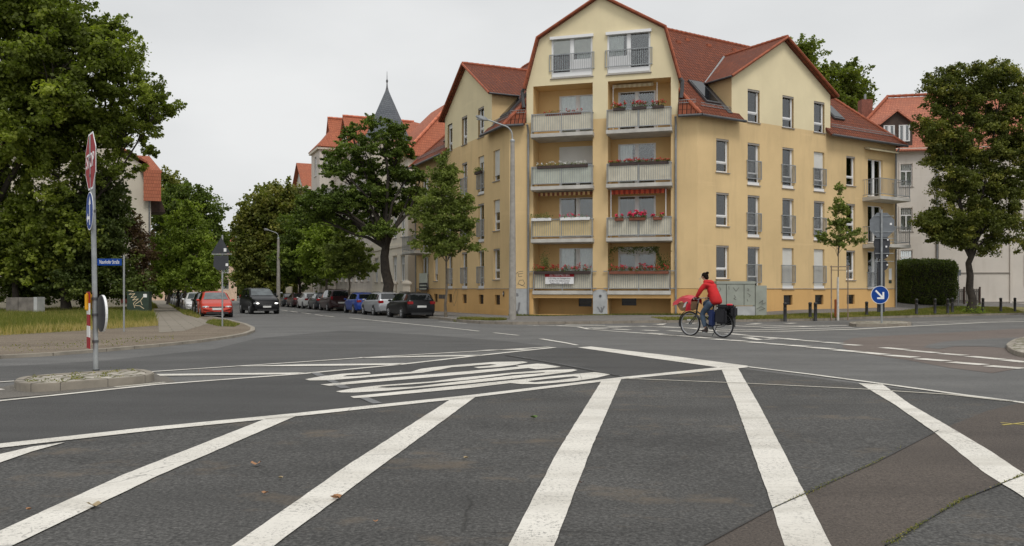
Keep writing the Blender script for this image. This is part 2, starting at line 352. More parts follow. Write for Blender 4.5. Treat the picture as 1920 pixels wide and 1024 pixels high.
def limbs(root,base,top,CC,li,lobes,r0,mat,seed,nsub=6,straight=False):
    rnd=random.Random(seed); mb=MB(); base=Vector(base); top=Vector(top); h=(top-base).length
    pts=[base-Vector((0,0,.15))]+[base.lerp(top,k/5)+Vector((rnd.uniform(-1,1)*r0*.5,rnd.uniform(-1,1)*r0*.5,0))*(0 if straight or k==0 else 1) for k in range(0,6)]
    rr=[r0*1.45,r0*1.3]+[r0*(1-.08*k) for k in range(1,6)]
    mb.path(pts,rr,10)
    for j,(c,R) in enumerate(lobes):
        c=Vector(c); st=top.lerp(base,rnd.uniform(0,.18)); mid=st.lerp(c,.5)+Vector((rnd.uniform(-.1,.1),rnd.uniform(-.1,.1),rnd.uniform(-.02,.15)))*(c-st).length
        rj=r0*(.45 if len(lobes)<8 else .3)
        mb.path([st,st.lerp(mid,.5)+Vector((0,0,.04*h)),mid,c.lerp(mid,.3),c],[rj,rj*.85,rj*.65,rj*.45,rj*.25],7)
        idx=[i for i in range(len(li)) if li[i]==j]; rnd.shuffle(idx)
        for i in idx[:nsub]:
            t=Vector(CC[i]); m2=mid.lerp(c,rnd.uniform(.2,1)); q=m2.lerp(t,.5)+Vector((rnd.uniform(-.1,.1),rnd.uniform(-.1,.1),rnd.uniform(-.1,.1)))*(t-m2).length
            mb.path([m2,q,t],[rj*.3,rj*.2,rj*.06],5)
    return mb.build('trunk',mat,root,smooth=True)
def pxlobes(L,D):
    o=[]
    for l in L:
        d=D+(l[4] if len(l)>4 else 0); k=d/F; o.append((W(l[0],l[1],d),(l[2]*k,max(l[2],l[3])*k*.8,l[3]*k)))
    return o
def tree(name,label,base,D,L,mat,nclump,nleaf,crad,leaf,r0,seed,forkpx,bark='bark',flat=.65,shell=.5,group=None,hang=0,nsub=6,straight=False,cat='tree',up=.6,spike=1):
    root=thing(name,label,cat,base,group); lb=pxlobes(L,D)
    CC,li=crown(root,lb,nclump,nleaf,crad,leaf,mat,seed,flat,shell,hang,up,spike)
    top=W(forkpx[0],forkpx[1],base[1])
    limbs(root,base,top,CC,li,lb,r0,M[bark],seed,nsub,straight); return root
# ---------------------------------------------------------------- ground
jr=random.Random(4)
STRUCT=[]
def plane_obj(name,pts,mat,lvl=0,walk=False):
    mb=MB(); mb.face([(p[0],p[1],-SL*p[1]+lvl) for p in pts]); o=mb.build(name,mat,recalc=False); tag(o,kind='structure')
    if o.data.polygons[0].normal.z<0: o.data.flip_normals()
    if walk: STRUCT.append(o)
    return o
def poly(name,px,mat,lvl,walk=False): return plane_obj(name,[G(*p) for p in px],mat,lvl,walk)
def loops(name,lps,mat,lvl):
    pts=[[G(*p) for p in l] for l in lps]; fl=[v for l in pts for v in l]
    tri=tessellate_polygon([[Vector((v.x,v.y,0)) for v in l] for l in pts])
    me=bpy.data.meshes.new(name); me.from_pydata([(v.x,v.y,v.z+lvl) for v in fl],[],[t for t in tri]); me.materials.append(mat)
    bm=bmesh.new(); bm.from_mesh(me)
    for f in bm.faces:
        if f.normal.z<0: f.normal_flip()
    bm.to_mesh(me); bm.free(); return tag(link(name,me),kind='structure')
def ragged(P,near=60):
    o=[]
    for a,b in zip(P,P[1:]+P[:1]):
        Ln=(b-a).length; n=max(1,min(70,int(Ln/(.12 if a.y<14 else .35)))) if a.y<near else 1; t=(b-a).normalized() if Ln>1e-6 else Vector((1,0,0)); q=Vector((-t.y,t.x,0))
        for k in range(n):
            p=a.lerp(b,k/n); o.append(p+(q*jr.gauss(0,.0016) if k else Vector()))
    return o
def strip(name,px,w0,w1,mat,lvl):
    """painted line along pixel points, width (m) from w0 to w1"""
    P=[G(*p) for p in px]; n=len(P); L=[];R=[]
    for i,p in enumerate(P):
        t=(P[min(i+1,n-1)]-P[max(i-1,0)]); t.z=0; t.normalize(); q=Vector((-t.y,t.x,0)); w=(w0+(w1-w0)*i/max(1,n-1))/2
        L.append(p+q*w); R.append(p-q*w)
    return plane_obj(name,ragged(L+R[::-1],25) if w0>.03 else L+R[::-1],mat,lvl)
plane_obj('ground',[(-900,-40),(900,-40),(900,1500),(-900,1500)],M['earth'],-.06)
plane_obj('road',[(-140,-30),(140,-30),(140,420),(-140,420)],M['road'],0,True)
L1,L2,L3=.004,.008,.012
poly('coarse_asphalt_patch',[(-900,1120),(-900,905),(0,840),(560,780),(880,746),(1165,711),(1380,690),(1640,724),(1920,757),(2500,830),(2500,1120),(960,1700)],M['coarse'],L1)
poly('dark_asphalt_lane',[(-900,905),(-900,825),(0,752),(290,722),(560,703),(750,684),(900,668),(1035,653),(1088,652),(1350,690),(1165,711),(880,745),(560,779),(0,838)],M['lane'],L1)
poly('dark_asphalt_lane',[(-900,790),(-900,740),(0,688),(200,676),(400,655),(480,635),(640,620),(800,628),(960,641),(1030,650),(960,655),(685,671),(280,698),(0,718)],M['lane2'],L1)
poly('brown_asphalt_patch',[(700,1700),(1320,1024),(1450,955),(1560,905),(1640,870),(1760,808),(1850,772),(1920,755),(2400,680),(2500,800),(1920,893),(1800,940),(1660,1024),(1400,1400)],M['brown'],L2)
poly('brown_asphalt_patch',[(1582,640),(1600,634),(1660,630),(1760,625),(1920,616),(2400,600),(2400,700),(1920,690),(1860,700),(1780,690),(1700,675),(1610,662),(1580,652)],M['brown2'],L1)
poly('grey_asphalt_patch',[(1732,652),(1740,647),(1770,641),(1840,636),(1920,633),(2300,620),(2300,650),(1920,655),(1840,650),(1790,650),(1760,655)],M['road'],L2)
poly('concrete_apron',[(-300,775),(-20,741),(0,728),(40,718),(290,700),(312,706),(332,719),(180,733)],M['apron'],L2)
mk=M['mark']
def mp(px,mat=None,lvl=L3): return plane_obj('road_marking',ragged([G(*p) for p in px]),mat or mk,lvl)
def ms(px,w0,w1=None,mat=None,lvl=L3): return strip('road_marking',px,w0,w1 or w0,mat or mk,lvl)
# long edge line and hatch bars in front
mp([(-900,940),(-900,922),(0,834),(280,803),(560,776),(880,742.5),(1165,708.5),(1355,689),(1402,687),(1402,690),(1165,712.5),(880,747.5),(560,782),(280,810),(0,842),(-300,870)])
mp([(0,854),(60,840),(122,831.5),(60,849),(0,870),(-300,960),(-300,925)])
mp([(500,786.5),(555,782),(300,893),(25,1026),(-200,1150),(-260,1130),(0,999),(230,893)])
mp([(845,750),(892,745.5),(715,876),(518,1024),(440,1090),(340,1090),(440,1024),(650,876)])
mp([(1127,717),(1165,712),(1110,840),(1040,1024),(1000,1130),(905,1130),(955,1024),(1045,850)])
mp([(1353,694),(1384,691.5),(1423,760),(1470,850),(1510,930),(1557,1024),(1600,1110),(1500,1110),(1470,1024),(1440,930),(1405,830),(1380,760)])
mp([(1610,720),(1655,722),(1707,760),(1780,802),(1860,850),(1920,891),(2100,1010),(2060,1030),(1920,936),(1840,885),(1755,815),(1677,760)])
mp([(1083,652.3),(1108,650.5),(1250,667),(1402,687),(1350,690.5),(1200,669.5)])
ms([(1400,688.5),(1520,703),(1640,719),(1800,741),(1930,758),(2200,790)],.11,.12)
ms([(1165,710.5),(1400,720),(1620,731),(1780,741),(1900,754.5)],.06,.09,M['mark2'])
# far hatch of the splitter island
ms([(280,698.3),(560,680),(685,671.3),(960,655.5),(1030,651.3)],.10,.14)
ms([(-400,808),(0,753),(180,734.5),(290,722.5),(560,702.5),(750,684.5),(880,669.5),(1040,652.2)],.11,.15)
mp([(293,702.6),(560,699.8),(575,700.5),(560,702.8),(300,706)])
mp([(430,688),(560,684.5),(760,682),(750,685.2),(560,687.6)])
mp([(672,671),(800,667.8),(905,666.2),(895,668.7),(800,670),(685,672.4)])
mp([(895,657.6),(975,655),(1000,655),(978,657.2)])
ms([(-60,721),(0,717.5),(30,715.5)],.10)
ms([(-60,736),(6,731)],.18)
ms([(215,727),(310,718)],.10,.10,M['mark2'])
# lettering STOP, to be read from the left lane
loops('road_marking',[[(693,699),(643,702),(602,707),(572,712.5),(580,714.7),(618,714.5),(677,709.7),(743,704),(793,700),(827,694),(847,689.7),(880,687.5),(893,686),(920,684),(932,685),(918,687),(888,689.7),(898,691.7),(935,689.5),(968,685),(990,680.5),(980,678.8),(927,679.7),(860,685),(843,686.7),(810,690),(788,693),(770,698.7),(727,701.3),(668,706.7),(647,707.3),(642.5,706.7),(652,704.7),(695,702)]],mk,L3)
loops('road_marking',[[(601,722.5),(618,725),(880,702.5),(990,691.3),(1005,693.7),(1052,689.3),(1020,683.7),(1007,683),(967,687),(973,688.7),(860,698.7),(727,710)]],mk,L3)
loops('road_marking',[[(630,735.5),(640,737.5),(667,737.5),(727,734),(880,720),(960,711.7),(1027,704),(1068,699),(1083,695.3),(1075,693.7),(1027,695),(960,700),(860,710),(810,716.7),(710,724),(660,730)],[(708,728),(717,726.3),(777,721.7),(880,713.3),(960,703),(1020,699.3),(1022.5,700),(1010,701.7),(960,705.8),(860,716.7),(777,726.7),(727,728.8)]],mk,L3)
loops('road_marking',[[(657,745),(663,748),(682,747.5),(880,729),(957,719.7),(977,721.7),(1010,721.7),(1077,716.3),(1118,710),(1145,703.3),(1115,699),(1077,702.5),(860,724.5)],[(990,717),(1003,718.3),(1043,714.7),(1083,709.7),(1085,708),(1075,707),(1027,711.7),(993,715.8)]],mk,L3)
gh=M['mark3']
ms([(590,700),(603,706)],.14,.14,gh); ms([(618,714),(632,720)],.12,.12,gh); ms([(632,722),(648,729)],.14,.14,gh); ms([(682,747),(708,758)],.12,.12,gh)
ms([(950,667),(1010,677),(1080,690),(1160,706)],.12,.08,M['tar']); ms([(955,667),(1015,677),(1085,690),(1170,707.5)],.06,.05,gh)
# street centre lines
ms([(655,596.5),(700,601),(760,607),(830,614),(898,621.5)],.13)
ms([(926,624.5),(972,629.5)],.13); ms([(1014,636),(1060,643.5),(1082,648)],.16,.12)
for a,b in (((609,592.6),(626,594.4)),((591,590.2),(606,592.2)),((565,586.8),(583,589.1)),((545,584),(558,585.8)),((528,581.6),(539,583.1)),((512,579.3),(522,580.7))): ms([a,b],.14)
ms([(824,603.7),(875,607.2)],.12); ms([(990,610.6),(1040,611.2)],.13)
# cycle crossing dashes, two rows
row1=[(1150,622),(1178,624.5),(1214,625.3),(1242,627),(1242,628),(1270,630),(1272,630),(1301,631.8),(1303,632.6),(1331,635),(1336,636.3),(1361,638),(1365,638.3),(1397,640.3),(1400,641.5),(1435,644),(1438,645),(1475,647.2),(1478,648),(1516,650.7),(1518,652),(1560,655),(1563,656.5),(1610,660.5),(1613,661),(1661,665.8),(1666,667),(1717,671),(1722,673.5),(1776,677.8),(1782,679.8),(1846,685),(1852,687),(1918,692)]
for i in range(2,len(row1),2): ms([row1[i],row1[i+1]],.36)
row2=[(1110,616.3),(1138,617.5),(1150,617.5),(1180,619.2),(1205,619.5),(1232,621),(1254,620.5),(1282,622.2),(1310,622.3),(1340,624.2),(1365,626),(1397,629),(1398,630.5),(1431,632.5),(1433,633),(1464,635.3),(1469,635.4),(1500,638.2),(1503,639.2),(1540,641.2),(1544,642.3),(1580,644.8),(1583,646.5),(1612,648.5),(1655,652.5),(1700,656.5),(1705,658),(1757,662.5),(1764,663.7),(1810,667.2),(1818,669),(1878,674.7),(1882,675.5),(1925,680.5)]
for i in range(0,len(row2),2): ms([row2[i],row2[i+1]],.32)
ms([(1110,618.6),(1270,630)],.16,.26)
# turning lane edge lines in the middle distance
ms([(1000,611),(1040,610.8),(1085,613.5),(1105,618)],.18)
ms([(1040,610.8),(1200,612.5),(1320,616.5),(1400,619.5),(1460,618),(1600,614.8)],.26,.28)
ms([(1240,612.8),(1290,615.5),(1345,621.3),(1400,622.3),(1460,622),(1600,618),(1730,611),(1850,605),(1935,602.6)],.32,.24)
ms([(1708,606),(1800,602.8),(1925,598.3)],.10); ms([(1712,608.6),(1800,605.3),(1925,600)],.10); ms([(1710,604.5),(1925,596.6)],.07)
for px in ([(1228,608.8),(1244,607.2),(1237,609.8)],[(1290,607.5),(1304,606)],[(1060,609.5),(1135,610.5)],[(1370,611),(1430,613.8)],[(1398,609.3),(1470,611.3),(1555,612.5)],[(1430,614.6),(1500,613.2),(1550,611.3)],[(1500,612.3),(1590,610.8)],[(1410,607.8),(1426,606.6)],[(1475,607.2),(1490,606.2)],[(1140,613.5),(1210,612)],[(1095,615.4),(1165,614.3)],[(1400,633.5),(1425,638),(1452,636)]):
    ms(px,.34,.28)
# paint and small marks in front right
ms([(1876,794.5),(1925,799)],.03,.03,M['ypaint']); ms([(1880,799),(1925,794)],.03,.03,M['ypaint'])
# concrete circle scratch
# mossy joints along the brown patch
def moss(px,n,seed,name='moss_joint'):
    rng=np.random.default_rng(seed); P=[]
    pts=[G(*p) for p in px]
    for i in range(n):
        k=rng.integers(0,len(pts)-1); t=rng.random(); q=pts[k].lerp(pts[k+1],t)
        cl=math.sin(q.x*7)+math.sin(q.x*3.1+1)
        if cl<-.2 and rng.random()<.85: continue
        w=.005+.006*max(0,cl); P.append((q.x+rng.normal()*w,q.y+rng.normal()*w,q.z+.012+rng.random()*.008))
    P=np.array(P); return tag(leafmesh(name,P,.010,M['lgrass'],None,rng),kind='stuff')
ms([(1320,1026),(1450,956),(1560,906),(1640,871),(1760,809)],.012,.012,M['tar'],L3+.002); ms([(1660,1026),(1800,941),(1920,893)],.012,.012,M['tar'],L3+.002)
tag(moss([(1450,956),(1560,906),(1640,871),(1690,840)],400,3),'thin broken line of moss along the upper joint of the brown asphalt strip','moss')
tag(moss([(1660,1026),(1800,941),(1920,893)],900,4),'bright line of moss along the lower joint of the brown asphalt strip','moss')
# ---------------- left footway corner
KL=[(-900,745),(-200,690),(0,673),(100,667.5),(200,659.5),(300,650.5),(380,642),(430,635),(462,629),(478,622.5),(478,617),(462,609.5),(430,601.5),(405,597),(380,594)]
KLw=[G(*p) for p in KL]; dirL=Vector((-.407,.914,0))
end=KLw[-1]; KLw+= [Vector((end.x+dirL.x*t,end.y+dirL.y*t,0)) for t in (4,12,40,150)]
plane_obj('footway',[(p.x,p.y) for p in KLw]+[(-120,200),(-140,20),(-60,5)],M['dirt'],.065,True)
def kerb(P,mat,w=.14,top=.125,side=1,name='kerb',bot=-.1,zf=None):
    """row of kerb stones along world points; side=+1 puts the stone to the left of the direction of travel"""
    mb=MB(); P=[Vector((p[0],p[1],0)) for p in P]; n=len(P); N=[]
    for i in range(n):
        t=P[min(i+1,n-1)]-P[max(i-1,0)]; t.normalize(); N.append(Vector((-t.y,t.x,0))*side)
    for i in range(n-1):
        a,b=P[i],P[i+1]; Ln=(b-a).length; m=max(1,min(40,round(Ln/1.0)))
        for k in range(m):
            p,q=a.lerp(b,k/m),a.lerp(b,(k+1)/m); g=(q-p).normalized()*.006
            p=p+g;q=q-g; n0=N[i].lerp(N[i+1],k/m)*w; n1=N[i].lerp(N[i+1],(k+1)/m)*w
            pts=[]
            for z in (bot,top):
                for s in (p,q,q+n1,p+n0): pts.append(mb.pt((s.x,s.y,-SL*s.y+z)))
            for f in ((0,1,2,3),(4,5,6,7),(0,1,5,4),(1,2,6,5),(2,3,7,6),(3,0,4,7)): mb.fi([pts[x] for x in f])
    return tag(mb.build(name,mat,bevel=.008),kind='structure')
kerb(KLw,M['kerb'],side=1,top=.074,w=.16)
SLB=[(298,627),(345,624),(400,607),(378,600),(355,585),(330,573),(310,565),(293,559),(287,559),(284,570),(287,590),(297,607)]
poly('paved_path',SLB,M['slab'],.069)
LW=[(-200,650),(0,633.5),(150,624),(296,614),(288,590),(280,572),(276,563)]
LWw=[G(*p) for p in LW]; plane_obj('lawn',[(p.x,p.y) for p in LWw]+[(-60,120),(-110,60)],M['earth'],.069)
# ---------------- right footway
A=Vector((-.147,45.7,0)); B=Vector((9.63,42.9,0)); dR=Vector((.848,.53,0)); dL=Vector((-.407,.914,0)); nRo=Vector((.53,-.848,0)); nLo=Vector((-.914,-.407,0)); uC=(B-A).normalized(); nC=Vector((uC.y,-uC.x,0))
KR=[(480,568.2),(560,575),(640,582.4),(720,589.8),(801,597),(826,599.8),(870,605),(900,607.3),(960,608.8),(1060,608.3),(1150,607),(1250,605.3),(1360,604),(1440,603),(1520,602),(1570,600.8),(1590,599.3),(1620,598),(1700,595.8),(1800,593),(1920,590),(2150,584)]
BR=[A+dL*62,A+dL*45,A+dL*30,A+dL*17,A+dL*9,A+dL*6,A+dL*3,A+dL*1.2,A,A+uC*2.5,A+uC*4.5,A+uC*7,B,B+dR*2,B+dR*5,B+dR*8,B+dR*10,B+dR*12,B+dR*17.1,Vector((30,60.5,0)),Vector((36,62,0)),Vector((50,66,0))]
def rz(p,k):
    d=(p-k).length; x=max(0,min(1,(p.x-2)/16)); return -SL*p.y+.115+d*.055*x
rows=[]
for k,b in zip(KR,BR):
    k=G(*k); k.z=0; rows.append([Vector((q.x,q.y,rz(q,k))) for q in (k.lerp(b,t) for t in (0,.22,.5,.8,1,1.6))])
def loft(name,rows,c0,c1,mat,lift=0,r0=0,r1=None,walk=False):
    mb=MB(); rr=rows[r0:r1]
    ids=[[mb.pt(p+Vector((0,0,lift))) for p in r[c0:c1+1]] for r in rr]
    for a,b in zip(ids,ids[1:]):
        for j in range(len(a)-1): mb.fi((a[j],b[j],b[j+1],a[j+1]))
    o=mb.build(name,mat); tag(o,kind='structure')
    if sum(p.normal.z for p in o.data.polygons)<0: o.data.flip_normals()
    if walk: STRUCT.append(o)
    return o
loft('footway',rows,0,5,M['foot'],0,walk=True)
kerb([r[0] for r in rows],M['kerbdark'],side=1,w=.12,top=.122)
loft('grass_verge',rows,0,2,M['earth'],.006,11,None)
def bvh_of(objs):
    vs=[];fs=[]
    for o in objs:
        k=len(vs); vs+=[v.co.copy() for v in o.data.vertices]; fs+=[[k+i for i in p.vertices] for p in o.data.polygons]
    return BVHTree.FromPolygons(vs,fs)
BV=bvh_of(STRUCT)
def zat(x,y):
    h=BV.ray_cast(Vector((x,y,20)),Vector((0,0,-1))); return h[0].z if h[0] else -SL*y
def at(px,py):
    d=Vector(((px-CX)/F,1,-(py-HY)/F)); h=BV.ray_cast(Vector((0,0,EYE)),d)
    return h[0].copy() if h[0] else G(px,max(py,560))
# grass blades (nobody could count them)
def grass(name,polyw,n,h0,h1,seed,label,pxtest=None,hf=None,zf=None):
    rng=np.random.default_rng(seed); xs=[p[0] for p in polyw]; ys=[p[1] for p in polyw]; P=[];H=[]
    def inside(x,y):
        c=False; j=len(polyw)-1
        for i in range(len(polyw)):
            if (ys[i]>y)!=(ys[j]>y) and x<(xs[j]-xs[i])*(y-ys[i])/(ys[j]-ys[i])+xs[i]: c=not c
            j=i
        return c
    while len(P)<n:
        x=rng.uniform(min(xs),max(xs)); y=rng.uniform(min(ys),max(ys))
        if inside(x,y): P.append((x,y,zf(x,y) if zf else zat(x,y)))
    P=np.array(P); cl=.5+.5*np.sin(P[:,0]*.9+np.cos(P[:,1]*.7)*2)
    h=rng.uniform(h0,h1,n)*(.6+.5*cl)
    if hf is not None: h*=np.array([hf(p) for p in P])
    a=rng.uniform(0,6.283,n); w=.008+.012*rng.random(n); lean=rng.normal(size=(n,2))*.28*h[:,None]
    V=np.empty((n,3,3)); dx=np.cos(a)*w; dy=np.sin(a)*w
    V[:,0]=P+np.stack([dx,dy,0*dx],1); V[:,1]=P-np.stack([dx,dy,0*dx],1); V[:,2]=P+np.stack([lean[:,0],lean[:,1],h],1)
    me=bpy.data.meshes.new(name); me.vertices.add(n*3); me.vertices.foreach_set('co',V.reshape(-1)); me.loops.add(n*3); me.loops.foreach_set('vertex_index',np.arange(n*3,dtype=np.int32))
    me.polygons.add(n); me.polygons.foreach_set('loop_start',np.arange(0,n*3,3,dtype=np.int32)); me.update(calc_edges=True)
    ppy=HY+F*(EYE+SL*P[:,1])/P[:,1]; edge=633.5-np.maximum(0,CX+F*P[:,0]/P[:,1])*.066; tan_=.5*np.clip(1-(edge-ppy)/8,0,1) if name=='tall_grass' else 0
    t=np.clip(rng.normal(.45,.22,n)+.25*(1-cl)-.1+tan_,0,1); at_=me.attributes.new('tint','FLOAT','FACE'); at_.data.foreach_set('value',t.astype(np.float32)); me.materials.append(M['lgrass'])
    return tag(link(name,me),label,'grass',kind='stuff')
gp=[(p.x,p.y) for p in LWw[:]]+[(-30,70),(-38,50),(-34,34)]
grass('tall_grass',gp,110000,.16,.40,5,'tall dry meadow grass on the lawn behind the left footway')
vr=[r for r in rows[11:]]
grass('verge_grass',[(r[0].x,r[0].y) for r in vr[:-1]]+[(r[2].x,r[2].y) for r in vr[:-1]][::-1],60000,.03,.11,6,'short patchy grass on the verge beside the bollards')
gk=[at(*p) for p in ((848,603),(880,604.6),(925,606),(950,605),(935,600),(900,598.5),(860,599))]
grass('verge_grass',[(p.x,p.y) for p in gk],9000,.05,.2,8,'small green weed patch at the kerb beside the parked black estate car')
gk=[at(*p) for p in ((385,606),(410,612),(440,613),(450,608),(425,602),(400,599))]
grass('verge_grass',[(p.x,p.y) for p in gk],2500,.03,.12,9,'sparse weeds around the triangular sign post at the left corner')
gk=[at(*p) for p in ((330,580),(345,590),(372,597),(376,594),(350,582),(318,568),(312,568))]
grass('verge_grass',[(p.x,p.y) for p in gk],12000,.05,.28,10,'dry grass strip under the street trees beside the parked red car')
wl=[A+nC*.03,A+nC*.25,B+nC*.25,B+nC*.03]
grass('verge_grass',[(p.x,p.y) for p in wl],5000,.03,.12,11,'thin line of weeds along the foot of the balcony front')
gk=[at(*p) for p in ((-60,655),(40,660),(200,650),(330,636),(330,628),(200,636),(40,645))]
grass('verge_grass',[(p.x,p.y) for p in gk],350,.015,.04,12,'sparse low weeds in the gravel of the left footway')
# ---------------- traffic islands
def Z3(z): return Vector((0,0,z))
def island(px,ptop,mat,h,inset,seed=0,name='traffic_island',shift=14):
    P=[G(x,y+shift) for x,y in px]; n=len(P); c=sum(P,Vector())/n
    mb=MB(); a=[mb.pt((p.x,p.y,p.z-.05)) for p in P]; b=[mb.pt((p.x,p.y,p.z+h)) for p in P]
    I=[p+(c-p).normalized()*inset for p in P]; d=[mb.pt((p.x,p.y,p.z+h)) for p in I]; e=[mb.pt((p.x,p.y,p.z+h-.02)) for p in I]
    for k in range(n):
        q=(k+1)%n; mb.fi((a[k],a[q],b[q],b[k])); mb.fi((b[k],b[q],d[q],d[k])); mb.fi((d[k],d[q],e[q],e[k]))
    kb=tag(mb.build(name+'_kerb',mat,bevel=.012),kind='structure')
    jo=MB()
    for k in range(0,n,max(2,n//9)): t_=(c-P[k]).normalized(); jo.path([(P[k]-t_*.0)+Z3(-.03),P[k]+Z3(h+.001),I[k]+Z3(h+.001)],.0035,4)
    jo.build('kerb_joint',M['tar'],kb)
    t=MB(); t.face([(p.x,p.y,p.z+h-.012) for p in I]); o=tag(t.build(name,ptop,recalc=False),kind='structure')
    if o.data.polygons[0].normal.z<0: o.data.flip_normals()
    return o,I
def smoothpx(px,k=3):
    n=len(px); o=[]
    for i in range(n):
        p0,p1,p2,p3=[px[(i+j)%n] for j in (-1,0,1,2)]
        for s in range(k):
            t=s/k; o.append(tuple(.5*((2*p1[a])+(-p0[a]+p2[a])*t+(2*p0[a]-5*p1[a]+4*p2[a]-p3[a])*t*t+(-p0[a]+3*p1[a]-3*p2[a]+p3[a])*t**3) for a in (0,1)))
    return o
isl,II=island(smoothpx([(27,714.5),(42,707.5),(88,702.5),(159,697.3),(225,692.8),(258,691.6),(280,694.5),(289,699.5),(272,705),(230,710),(142,717),(101,720.8),(58,722),(34,719.5)]),M["cobble"],M["kerb"],.12,.13)
island(smoothpx([(1593,607.5),(1597,604.5),(1625,603.3),(1680,603.2),(1705,604.5),(1709,607),(1700,609),(1650,609.5),(1605,609.5)],2),M['cobble'],M['kerbdark'],.12,.14,shift=3.5)
island(smoothpx([(1887,650),(1893,642),(1906,636),(1930,632),(2000,630),(2030,645),(2000,668),(1940,668),(1905,662)]),M['cobble'],M['kerb'],.10,.22,shift=5)
rng_=np.random.default_rng(77); cs=[(II[k].lerp(sum(II,Vector())/len(II),t)) for k,t in zip(rng_.integers(0,len(II),30),rng_.random(30)*.8)]
P=np.concatenate([np.array([c.x,c.y,c.z+.115])+rng_.normal(size=(14,3))*np.array([.035,.03,0])+np.array([0,0,.0])+np.abs(rng_.normal(size=(14,1)))*np.array([0,0,.022]) for c in cs])
tag(leafmesh('weed_tufts',P,.022,M['lgrass'],None,rng_),'small weed tufts growing between the setts of the left island','weeds',kind='stuff')
# ---------------------------------------------------------------- building kit
def FM(o,d,n):
    d=Vector(d).normalized(); n=Vector(n).normalized()
    return Matrix(((d.x,n.x,0,o[0]),(d.y,n.y,0,o[1]),(0,0,1,0),(0,0,0,1)))
def wallgrid(mb,rects,holes,rev=.2):
    S=sorted({round(v,4) for r in rects+holes for v in r[:2]}); Z=sorted({round(v,4) for r in rects+holes for v in r[2:]})
    for a,b in zip(S,S[1:]):
        for c,d in zip(Z,Z[1:]):
            x,z=(a+b)/2,(c+d)/2
            if any(r[0]<x<r[1] and r[2]<z<r[3] for r in rects) and not any(h[0]<x<h[1] and h[2]<z<h[3] for h in holes):
                mb.face(((a,0,c),(b,0,c),(b,0,d),(a,0,d)))
    for h in holes:
        r=h[4] if len(h)>4 else rev; a,b,c,d=h[:4]
        if r<=0: continue
        mb.face(((a,0,c),(a,-r,c),(a,-r,d),(a,0,d))); mb.face(((b,0,c),(b,-r,c),(b,-r,d),(b,0,d)))
        mb.face(((a,0,c),(b,0,c),(b,-r,c),(a,-r,c))); mb.face(((a,0,d),(b,0,d),(b,-r,d),(a,-r,d)))
rw=random.Random(11)
